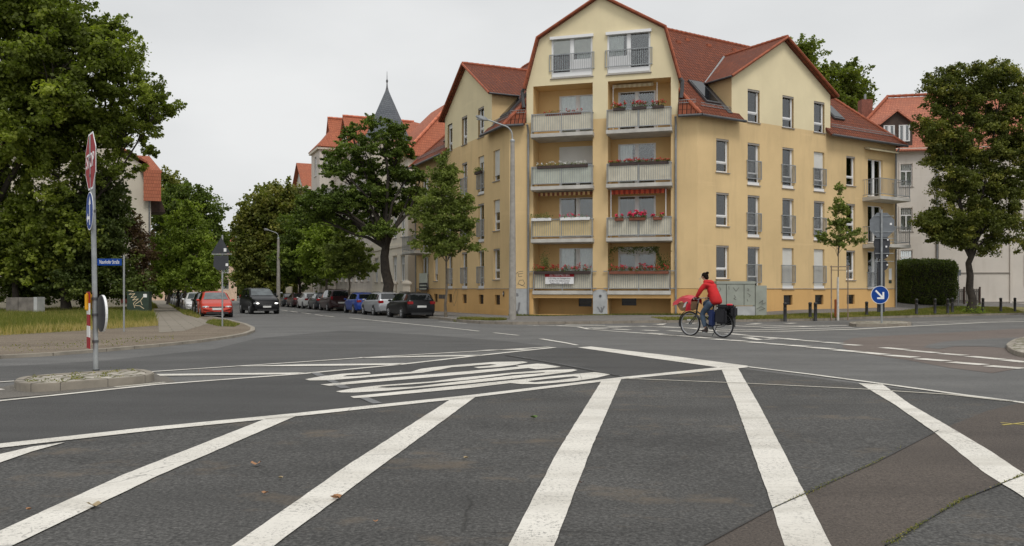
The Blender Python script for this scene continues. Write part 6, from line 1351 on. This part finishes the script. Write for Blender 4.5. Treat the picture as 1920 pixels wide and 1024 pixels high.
for x in (hx,rx):
    t=MB(); prof=[]; 
    n=36; 
    for i in range(n):
        pass
    t.lathe([(R-.045,0),(R-.04,.016),(R-.02,.022),(R-.003,.012),(R,0),(R-.003,-.012),(R-.02,-.022),(R-.04,-.016),(R-.045,0)],(x,0,R),'y',36,False); wh=local_child(t.build('wheel',M['tyre'],bk,smooth=True))
    t=MB(); t.lathe([(R-.062,-.010),(R-.042,-.012),(R-.042,.012),(R-.062,.010),(R-.062,-.010)],(x,0,R),'y',36,False); o=local_child(t.build('rim',M['rim'],bk)); o.parent=wh
    t=MB()
    for k in range(24): a=2*math.pi*k/24; t.path([(x+.02*math.cos(a+.9),.02*(-1)**k,R+.02*math.sin(a+.9)),(x+math.cos(a)*(R-.055),0,R+math.sin(a)*(R-.055))],.0017,4)
    t.lathe([(.025,-.045),(.02,0),(.025,.045)],(x,0,R),'y',12); o=local_child(t.build('spokes',M['galv'],bk)); o.parent=wh
    t=MB(); a0,a1=(-.25,2.3) if x>0 else (.5,3.3); pts=[]
    for k in range(13): a=a0+(a1-a0)*k/12; pts.append((x+math.cos(a)*(R+.03),0,R+math.sin(a)*(R+.03)))
    ids=[(t.pt((p_[0],-.028,p_[2])),t.pt((p_[0],0,p_[2]+.008)),t.pt((p_[0],.028,p_[2]))) for p_ in pts]
    for p_,q_ in zip(ids,ids[1:]): t.fi((p_[0],q_[0],q_[1],p_[1])); t.fi((p_[1],q_[1],q_[2],p_[2]))
    local_child(t.build('mudguard',M['black'],bk,smooth=True))
h=MB(); h.path([hd1,Vector((.27,0,1.02))],.014,8); 
for sd in (1,-1): h.path([Vector((.27,0,1.02)),Vector((.33,sd*.1,1.05)),Vector((.30,sd*.22,1.07)),Vector((.16,sd*.29,1.06))],.012,8)
hb=local_child(h.build('handlebar',M['galv'],bk,smooth=True))
for sd in (1,-1): g=MB(); g.path([Vector((.23,sd*.262,1.067)),Vector((.12,sd*.305,1.055))],.018,8); o=local_child(g.build('grip',M['black'],bk)); o.parent=hb
g=MB(); g.path([st,Vector((-.265,0,.97))],.013,8); local_child(g.build('seat_post',M['galv'],bk)); g=MB(); g.ell((-.31,0,.985),(.13,.10,.04)); g.ell((-.18,0,.99),(.12,.035,.03)); local_child(g.build('saddle',M['black'],bk,smooth=True))
c=MB(); c.lathe([(.085,-.004),(.09,0),(.085,.004)],(bb.x,-.06,bb.z),'y',20); 
for sd,a in ((1,-1.35),(-1,1.79)):
    e=bb+Vector((math.cos(a)*.17,sd*.09,math.sin(a)*.17)); c.path([bb+Vector((0,sd*.07,0)),e],.011,6); c.box(e.x-.045,e.x+.045,min(e.y,e.y+sd*.09),max(e.y,e.y+sd*.09),e.z-.012,e.z+.012)
local_child(c.build('crankset',M['galv'],bk)); g=MB(); g.path([(bb.x,-.06,bb.z+.09),(rx,-.06,R+.04),(rx-.04,-.06,R),(rx,-.06,R-.04),(bb.x,-.06,bb.z-.09)],.006,4); local_child(g.build('chain',M['black'],bk))
g=MB()
for sd in (1,-1): g.path([(-.22,sd*.06,.74),(-.78,sd*.07,.74)],.007,6); g.path([(-.72,sd*.07,.74),(rx,sd*.06,R)],.006,6)
local_child(g.build('rear_rack',M['black'],bk)); g=MB(); g.path([(-.40,.08,.33),(-.30,.16,.04)],.008,6); local_child(g.build('kickstand',M['black'],bk))
NV=simple('navy blue pannier cloth',(.008,.02,.085),.75,0,.2,6,.3); BKC=simple('black pannier cloth',(.012,.012,.016),.75,0,.2,6,.3); WH=simple('white cloth',(.6,.58,.56),.8); TAN=simple('tan basket lining',(.33,.20,.11),.85,0,.2,10,.3); REDC=simple('glossy red basket cover',(.55,.018,.035),.35,0,.1,4,.1,.3)
g=MB(); g.box(-.40,-.21,.11,.25,.30,.76); local_child(g.build('blue_pannier',NV,bk,bevel=.045,smooth=True)); g=MB(); g.box(-.76,-.42,.10,.25,.38,.79); local_child(g.build('black_pannier',BKC,bk,bevel=.05,smooth=True)); g=MB(); g.box(-.78,-.42,-.27,-.10,.34,.78); local_child(g.build('black_pannier',BKC,bk,bevel=.05,smooth=True))
g=MB(); g.box(-.86,-.40,-.16,.17,.775,.90); local_child(g.build('rack_bag',BKC,bk,bevel=.05,smooth=True)); g=MB(); g.box(-.95,-.81,-.11,.11,.56,.86); local_child(g.build('tail_bag',BKC,bk,bevel=.05,smooth=True)); g=MB(); g.ell((-.83,.12,.90),(.10,.05,.03)); local_child(g.build('red_strap',REDC,bk))
# front basket: trapezoid crate on the fork with a red cover folded back over it
g=MB(); T=[(.40,.98),(.92,.96)]; 
pts=[[(.44,-.16,.74),(.44,.16,.74),(.78,.16,.70),(.78,-.16,.70)],[(.38,-.22,.98),(.38,.22,.98),(.90,.22,.92),(.90,-.22,.92)]]
ids=[[g.pt(v) for v in P_] for P_ in pts]; g.fi(ids[0][::-1]); g.fi(ids[1])
for k in range(4): j=(k+1)%4; g.fi((ids[0][k],ids[0][j],ids[1][j],ids[1][k]))
bsk=local_child(g.build('basket',TAN,bk,bevel=.02))
g=MB(); n=10; prev=None
for k in range(n+1):
    t=k/n; x=.34+.64*t; z=1.06+.07*math.sin(math.pi*t)-.10*t*t; ids=[g.pt((x,-.25-.01*math.sin(k),z-.16-.03*math.cos(k*1.3))),g.pt((x,-.235,z-.03)),g.pt((x,-.12,z+.03)),g.pt((x,0,z+.045)),g.pt((x,.12,z+.03)),g.pt((x,.235,z-.03)),g.pt((x,.255+.01*math.sin(k),z-.15-.03*math.cos(k*1.7)))]
    if prev:
        for j in range(6): g.fi((prev[j],ids[j],ids[j+1],prev[j+1]))
    prev=ids
o=local_child(g.build('basket_cover',REDC,bk,smooth=True)); 
g=MB(); g.prism([(.36,.262,.95),(.48,.262,.90),(.52,.262,.70),(.38,.20,.72)],(0,.012,0)); o=local_child(g.build('cover_flap',REDC,bk)); g=MB(); g.prism([(.44,.276,.98),(.53,.276,.93),(.60,.276,.80),(.52,.276,.82)],(0,.008,0)); local_child(g.build('white_trim',WH,bk))
g=MB(); g.box(.50,.62,.058,.066,.44,.47); local_child(g.build('reflector',M['signwhite'],bk))
ps=thing('person','person with dark hair bun, bright red hooded jacket and blue jeans riding the bicycle','person',(0,0,0))
# body (legs, torso core, neck, head) as one figure
V=[(-.30,0,1.03),(-.26,0,1.20),(-.16,0,1.40),(-.07,0,1.53),(-.02,0,1.62),(.01,0,1.685),(.035,0,1.765),(.035,0,1.84)]; E_=[(i,i+1) for i in range(7)]; Rr_=[(.10,.09),(.09,.08),(.11,.08),(.08,.07),(.048,.05),(.072,.066),(.082,.085),(.05,.05)]
pel=0
def chain(pts,rad,frm):
    b=len(V); V.extend(pts); Rr_.extend(rad); E_.append((frm,b)); E_.extend([(b+i,b+i+1) for i in range(len(pts)-1)])
pedL=bb+Vector((math.cos(-1.35)*.17,.135,math.sin(-1.35)*.17)); pedR=bb+Vector((math.cos(1.79)*.17,-.135,math.sin(1.79)*.17))
chain([(-.24,.11,.98),(-.09,.13,.82),(.06,.13,.64),(.0,.13,.40),(-.07,.13,.24),(-.09,.13,.19)],[.07,.065,.05,.045,.038,.036],0)
chain([(-.24,-.11,.98),(-.03,-.13,.99),(.17,-.13,.93),(.07,-.13,.74),(-.06,-.13,.57),(-.09,-.13,.53)],[.07,.065,.05,.045,.038,.036],0)
chain([(-.08,.18,1.50),(.0,.235,1.36),(.05,.26,1.24),(.12,.265,1.15),(.17,.272,1.095)],[.055,.05,.042,.033,.026],3)
chain([(-.08,-.18,1.50),(.0,-.235,1.36),(.05,-.26,1.24),(.12,-.265,1.15),(.17,-.272,1.095)],[.055,.05,.042,.033,.026],3)
skin('body',V,E_,Rr_,SK,ps)
for sd in (1,-1):   # hands: palm and five fingers closed round the grip
    V=[(.165,sd*.272,1.10),(.195,sd*.276,1.088)];E_=[(0,1)];Rr_=[(.024,.02),(.030,.018)]
    for k,(ln,dy) in enumerate(((.9,-.028),(1,-.01),(.95,.008),(.8,.024))):
        b=len(V); V+= [(.215,sd*(.276+dy*.9),1.085),(.222+.008*ln,sd*(.278+dy),1.066),(.21,sd*(.278+dy),1.046)]; Rr_+=[.0095,.009,.008]; E_+=[(1,b),(b,b+1),(b+1,b+2)]
    b=len(V); V+=[(.18,sd*.246,1.085),(.19,sd*.238,1.062)]; Rr_+=[.011,.0095]; E_+=[(0,b),(b,b+1)]; skin('hand',V,E_,Rr_,SK,ps,1)
# jacket
V=[(-.32,0,.885),(-.31,0,1.04),(-.27,0,1.22),(-.17,0,1.42),(-.09,0,1.53),(-.05,0,1.585)];E_=[(i,i+1) for i in range(5)];Rr_=[(.20,.19),(.20,.175),(.175,.15),(.185,.15),(.14,.115),(.10,.10)]
chain([(-.09,.19,1.49),(.0,.245,1.36),(.05,.268,1.25),(.11,.272,1.17),(.145,.274,1.125)],[.082,.072,.064,.054,.048],4); chain([(-.09,-.19,1.49),(.0,-.245,1.36),(.05,-.268,1.25),(.11,-.272,1.17),(.145,-.274,1.125)],[.082,.072,.064,.054,.048],4)
skin('jacket',V,E_,Rr_,RED,ps,2,0)
g=MB(); g.ell((-.12,0,1.585),(.13,.15,.085),14,10); g.ell((-.04,0,1.60),(.10,.12,.07),14,10); local_child(g.build('hood',RED,ps,smooth=True))
for sd,k in ((1,0),(-1,1)):
    pts=[(-.26,sd*.10,.99),(-.10,sd*.13,.83),(.06,sd*.13,.65),(.0,sd*.13,.41),(-.06,sd*.13,.27)] if sd>0 else [(-.26,sd*.10,.99),(-.04,sd*.13,1.0),(.17,sd*.13,.94),(.07,sd*.13,.75),(-.05,sd*.13,.60)]
    skin('trouser_leg',pts,[(i,i+1) for i in range(4)],[.115,.098,.078,.068,.058],JE,ps,2)
    z=.13 if sd>0 else .475; g=MB(); g.ell((-.035,sd*.135,z+.045),(.125,.045,.045),12,8); g.ell((-.085,sd*.135,z+.09),(.055,.045,.07),12,8); local_child(g.build('shoe',SH,ps,smooth=True))
g=MB(); g.ell((.015,0,1.80),(.10,.092,.105),16,12); g.ell((-.035,0,1.74),(.055,.075,.07),12,8); g.ell((-.07,0,1.885),(.045,.045,.042),12,8); local_child(g.build('hair',HR,ps,smooth=True))
# face: brow and nose, eyes, mouth, ears
g=MB(); g.ell((.118,0,1.745),(.022,.014,.028),8,6); 
for sd in (1,-1): g.ell((.03,sd*.086,1.755),(.018,.010,.028),8,6)
local_child(g.build('nose_and_ears',SK,ps,smooth=True))
for sd in (1,-1): g=MB(); g.ell((.105,sd*.032,1.772),(.012,.012,.009),8,6); local_child(g.build('eye',HR,ps,smooth=True))
g=MB(); g.ell((.105,0,1.705),(.010,.024,.006),8,6); local_child(g.build('mouth',RED,ps,smooth=True))
for ch in ps.children:
    for v in ch.data.vertices:
        if v.co.z>1.0: h_=v.co.z-1.0; v.co.z=1.0+h_*.90; v.co.x+=h_*.05
wv=G(1325,632); hd=math.atan2(.76,-.65)
for o in (bk,ps): move(o,Vector((wv.x,wv.y,wv.z+.004)),hd,1.12 if o is bk else 1.10)
# ---------------------------------------------------------------- trees
def gbase(px,D,dz=0): x=(px-CX)/F*D; return Vector((x,D,zat(x,D)+dz))
tree('plane_tree','huge plane tree filling the upper left, crown reaching over the lawn',gbase(-60,52),52,[(-40,120,160,150),(50,60,120,90),(40,180,130,110),(120,120,95,100,-1),(60,0,100,60),(0,260,110,90),(105,230,90,80,1)],M['lplane'],430,190,.95,.25,.45,21,(-30,420),nsub=12,shell=.4)
tree('plane_tree','second plane tree whose crown juts out to the right against the sky',gbase(125,54),54,[(195,90,62,55),(228,140,62,70),(270,190,65,50),(190,200,100,90,1),(250,245,65,50),(150,270,90,70,2),(300,200,32,30),(212,312,50,28),(200,50,35,20),(110,330,80,60,-1)],M['lplane'],400,170,.58,.17,.30,22,(120,450),nsub=12,shell=.35)
tree('plane_tree','low leafy plane branch mass at the far left behind the concrete box',gbase(30,53),53,[(20,360,90,70),(80,390,70,60),(-30,430,110,90),(40,470,90,60),(110,440,60,60)],M['lplane'],240,150,.85,.24,.25,23,(30,520),nsub=8)
tree('bushy_tree','dark bushy tree behind the Naunhofer Straße name plate',gbase(185,55),55,[(165,420,60,70),(190,390,42,65),(170,470,75,65),(212,490,32,50),(130,490,80,50),(170,530,110,32),(200,355,28,35)],M['ldark'],360,170,.75,.19,.17,24,(185,520),nsub=8,shell=.45)
tree('shrub_mass','dark undergrowth shrub along the back of the lawn at far left',gbase(40,55),55,[(-20,500,100,60),(50,515,90,48),(110,525,80,38),(-90,480,90,80)],M['ldark'],260,150,.8,.2,.12,25,(40,560),cat='shrub',nsub=3)
tree('shrub','dark reddish leaved shrub in front of the cream gable',gbase(262,57),57,[(258,455,16,38),(268,490,20,38),(250,430,12,25),(262,525,22,25)],M['lpurple'],70,110,.6,.16,.07,26,(262,530),cat='shrub',nsub=6,shell=.3)
tree('shrub','low green shrub behind the dark green cabinet',gbase(262,58),58,[(255,540,30,16),(215,545,40,16),(285,535,18,18)],M['lstreet'],70,120,.5,.14,.06,27,(262,560),cat='shrub',nsub=3)
tree('background_tree','feathery grey green tree top beside the orange gable',gbase(318,95),95,[(318,360,22,38),(335,380,18,30),(322,420,28,40)],M['llind2'],90,110,1.0,.3,.3,28,(322,480),nsub=5)
# left street row
grpT='street trees along the left pavement'
tree('street_tree','bright green street tree with conical crown behind the red hatchback',gbase(346,60),60,[(350,430,38,32),(335,470,50,38),(370,475,45,38),(350,520,66,30),(385,510,32,30),(312,512,30,22),(352,400,20,20)],M['lstreet'],250,150,.62,.17,.13,31,(348,535),'bark2',group=grpT,nsub=6)
tree('street_tree','larger rounder street tree standing behind the bright conical one',gbase(352,84),84,[(350,375,40,30),(385,395,35,35),(325,400,40,45),(370,440,55,45),(320,470,50,50),(395,465,25,50),(375,510,45,35)],M['lrob'],260,140,1.0,.25,.22,32,(352,530),nsub=6,group=grpT)
for i,(px,D) in enumerate(((334,69),(322,95),(316,112),(311,132))):
    tree('street_tree',('thin trunked street tree just left of the bright conical one','street tree deeper in the left row beyond the bus of trunks','small dark street tree far down the left row','farthest street tree of the left row')[i].replace('beyond the bus of trunks','between dark trunks'),gbase(px,D),D,[(px-4,505,26-2*i,25),(px+12,520,28-2*i,18),(px-22,520,20,20)],M['lrob'],90,90,.8+.1*i,.24,.14,40+i,(px,535),nsub=4,group=grpT)
tree('background_tree','dark far tree closing the end of the side street',gbase(420,190),190,[(400,520,35,30),(430,505,25,38),(455,520,30,32),(425,535,50,14)],M['lfar'],190,100,2.2,.6,.4,45,(425,545),nsub=3)
tree('background_tree','far tree mass beyond the parked cars on the left side',gbase(360,170),170,[(330,530,50,22),(370,520,40,28)],M['lfar'],120,90,2.0,.6,.4,46,(360,548),nsub=3)
# right side of the street
tree('linden_tree','large yellowish green linden rising against the sky in the side street',gbase(520,98),98,[(510,385,45,35),(540,375,30,30),(480,410,35,35),(520,430,60,45),(465,450,28,40),(490,480,50,45),(545,470,45,70),(470,505,30,32),(525,520,60,28)],M['llind2'],560,120,1.3,.33,.4,51,(515,535),nsub=6,shell=.55)
tree('linden_tree','dark lower tree at the foot of the yellowish linden',gbase(478,112),112,[(470,490,26,45),(500,520,40,30),(455,520,16,28)],M['lrob'],130,110,1.3,.34,.3,52,(475,540),nsub=4)
tree('street_tree','dark green street tree left of the villa bay behind the white hatchback',gbase(560,82),82,[(560,440,35,40),(590,425,25,30),(550,490,45,35),(590,480,35,40),(575,515,45,18)],M['lrob'],200,130,.95,.25,.2,53,(562,530),nsub=5)
tree('street_tree','mid sized street tree in front of the villa beyond the maroon people carrier',gbase(612,70),70,[(610,445,35,28),(600,480,40,30),(630,470,28,30),(615,505,42,16)],M['lstreet'],150,130,.75,.2,.14,54,(612,525),'bark2',nsub=5)
tree('street_tree','slender street tree with open crown above the blue small car',gbase(655,60),60,[(655,450,28,30),(640,475,32,28),(672,480,28,24),(655,505,38,14),(690,500,14,10)],M['lhorn'],150,110,.5,.16,.10,55,(655,525),'bark2',nsub=8)
tree('robinia_tree','big dark tree with thick forked trunk and layered crown before the villa',gbase(727,53.5),53.5,[(715,245,50,22),(660,255,20,14,1),(685,285,75,26),(750,285,30,25),(640,320,28,18,-1),(700,325,62,24,1),(765,330,34,16),(775,350,22,18),(790,330,12,10),(625,372,50,26,-1),(690,370,60,26),(735,385,42,30,1),(600,385,42,24),(575,380,16,14),(620,300,22,12),(660,415,52,22,1),(770,372,25,20,2),(720,430,40,16,-1),(590,405,24,14)],M['lrob'],600,130,.44,.15,.40,56,(722,455),nsub=5,flat=.42,shell=.35,up=1)
tree('hornbeam_tree','young street tree with airy crown before the left facade of the yellow block',gbase(836,43.2),43.2,[(832,305,10,18),(828,335,26,24),(845,330,18,18),(828,375,45,28),(860,385,28,22),(800,400,32,18),(835,420,58,24),(875,420,22,14),(800,450,38,18),(850,455,48,18),(885,462,14,8),(830,470,38,10)],M['lhorn'],420,85,.34,.11,.075,57,(836,480),'bark2',nsub=9,flat=.6,shell=.25)
# young staked tree on the right verge
yt=at(1571,601); D=yt.y
r=tree('young_tree','small young tree tied between wooden stakes on the right verge',yt,D,[(1576,348,7,12),(1572,372,12,16),(1568,395,15,14),(1582,390,12,10),(1565,418,24,12),(1560,440,28,14),(1592,440,28,12),(1580,418,16,10),(1540,448,12,8),(1612,452,14,6),(1575,458,22,8)],M['lhorn'],150,42,.20,.10,.035,61,(1572,465),'bark2',flat=.7,shell=.2,nsub=5)
q=MB(); q.path([yt+Vector((0,0,0)),yt+Vector((.0,0,1.0)),yt+Vector((0,0,2.15))],[.062,.055,.05],10); q.build('lime_wash',M['limewash'],r,smooth=True)
sk_=thing('tree_stakes','weathered wooden stake frame around the young tree','tree stakes',yt)
for dx,dy in ((-.36,-.1),(.52,.05)): q=MB(); q.path([yt+Vector((dx,dy,-.1)),yt+Vector((dx*1.0,dy,2.72))],.033,8); q.build('stake',M['stake'],sk_)
q=MB(); q.path([yt+Vector((-.42,-.1,2.66)),yt+Vector((.58,.05,2.68))],.028,6); q.path([yt+Vector((-.40,-.13,2.50)),yt+Vector((.56,.02,2.50))],.02,6); q.build('crossbar',M['stake'],sk_)
# big linden on the right
lt=at(1819,587); D=lt.y
tree('linden_tree','big dense linden with pale bracts in front of the white house on the right',lt,D,[(1830,148,62,34),(1880,156,48,36),(1782,172,50,40),(1850,200,70,45),(1760,235,45,42),(1905,230,45,55),(1820,260,75,50),(1765,290,36,28),(1895,310,45,55),(1815,330,68,38),(1780,350,36,25),(1870,380,55,45),(1800,400,62,34),(1745,415,26,18),(1840,430,62,30),(1790,445,45,22),(1890,430,36,28),(1765,430,30,18),(1850,468,20,10)],M['llinden'],900,165,.50,.135,.26,62,(1821,470),nsub=3,flat=.62,shell=.5,spike=.7)
q=MB(); rng=np.random.default_rng(9); P=np.array([[lt.x+rng.normal()*.35,lt.y-.1+rng.normal()*.3,lt.z+abs(rng.normal())*.2] for _ in range(700)])
sh=thing('basal_shoots','low green shoots around the foot of the big linden','shrub',lt); leafmesh('foliage',P,.09,M['lstreet'],sh,rng); q.path([lt+Vector((.3,-.2,0)),lt+Vector((.35,-.25,.3))],.01,5); q.build('stem',M['bark2'],sh)
tree('linden_tree','tree at the far right edge of which only low leaves show',gbase(2010,50),50,[(1985,300,60,120),(1960,460,45,28),(2010,420,60,60)],M['llinden'],200,120,.6,.16,.25,63,(2010,480),nsub=5)
tree('background_tree','dark tree crown rising behind the right gable of the yellow block',gbase(1570,84),84,[(1508,100,26,22),(1545,150,32,30),(1585,150,38,32),(1570,190,50,28),(1612,175,20,26),(1520,150,20,30),(1540,240,60,60)],M['lplane'],300,120,1.0,.26,.4,64,(1560,330),nsub=6,shell=.5)
# ---------------------------------------------------------------- sky, sun, camera
w=bpy.data.worlds.new('World'); SC.world=w; w.use_nodes=True; nt=w.node_tree; N=nt.nodes; L=nt.links
bg=N['Background']; sky=N.new('ShaderNodeTexSky'); sky.sky_type='NISHITA'; sky.sun_disc=False
SEL,SAZ=math.radians(58),math.radians(160)   # sun behind the camera, a little to the right
sky.sun_elevation=SEL; sky.sun_rotation=SAZ; sky.dust_density=6; sky.air_density=1.2; sky.ozone_density=1
hsv=N.new('ShaderNodeHueSaturation'); hsv.inputs['Saturation'].default_value=.12; L.new(sky.outputs[0],hsv.inputs['Color'])
tc_=N.new('ShaderNodeTexCoord'); mp_=N.new('ShaderNodeMapping'); mp_.inputs['Scale'].default_value=(1,1,2.6); L.new(tc_.outputs['Generated'],mp_.inputs[0])
cl=ramp(nt,noise(nt,1.9,6,mp_.outputs[0],.5),[(.30,(.84,.85,.86)),(.70,(1.06,1.06,1.055))])
ov=mix(nt,.82,hsv.outputs[0],(8.6,8.7,8.75)); ov=mix(nt,1,ov,cl,'MULTIPLY')
L.new(ov,bg.inputs['Color']); bg.inputs['Strength'].default_value=.103
sd=bpy.data.lights.new('Sun','SUN'); sd.energy=1.5; sd.angle=math.radians(18); sd.color=(1,.96,.90); so=bpy.data.objects.new('Sun',sd); COL.objects.link(so)
dirv=Vector((math.sin(SAZ)*math.cos(SEL),math.cos(SAZ)*math.cos(SEL),math.sin(SEL))); so.rotation_euler=dirv.to_track_quat('Z','Y').to_euler()
cam=bpy.data.cameras.new('Camera'); co=bpy.data.objects.new('Camera',cam); COL.objects.link(co); SC.camera=co
co.location=(0,0,EYE); co.rotation_euler=(math.radians(90),0,0); cam.sensor_width=36; cam.lens=F/1920*36; cam.shift_y=(HY-512)/1920; cam.clip_end=3000; cam.clip_start=.05
SC.view_settings.view_transform='Standard'; SC.view_settings.look='None'; SC.view_settings.gamma=1; SC.view_settings.exposure=0
SC.render.engine='CYCLES'; SC.cycles.max_bounces=8; SC.cycles.transparent_max_bounces=16
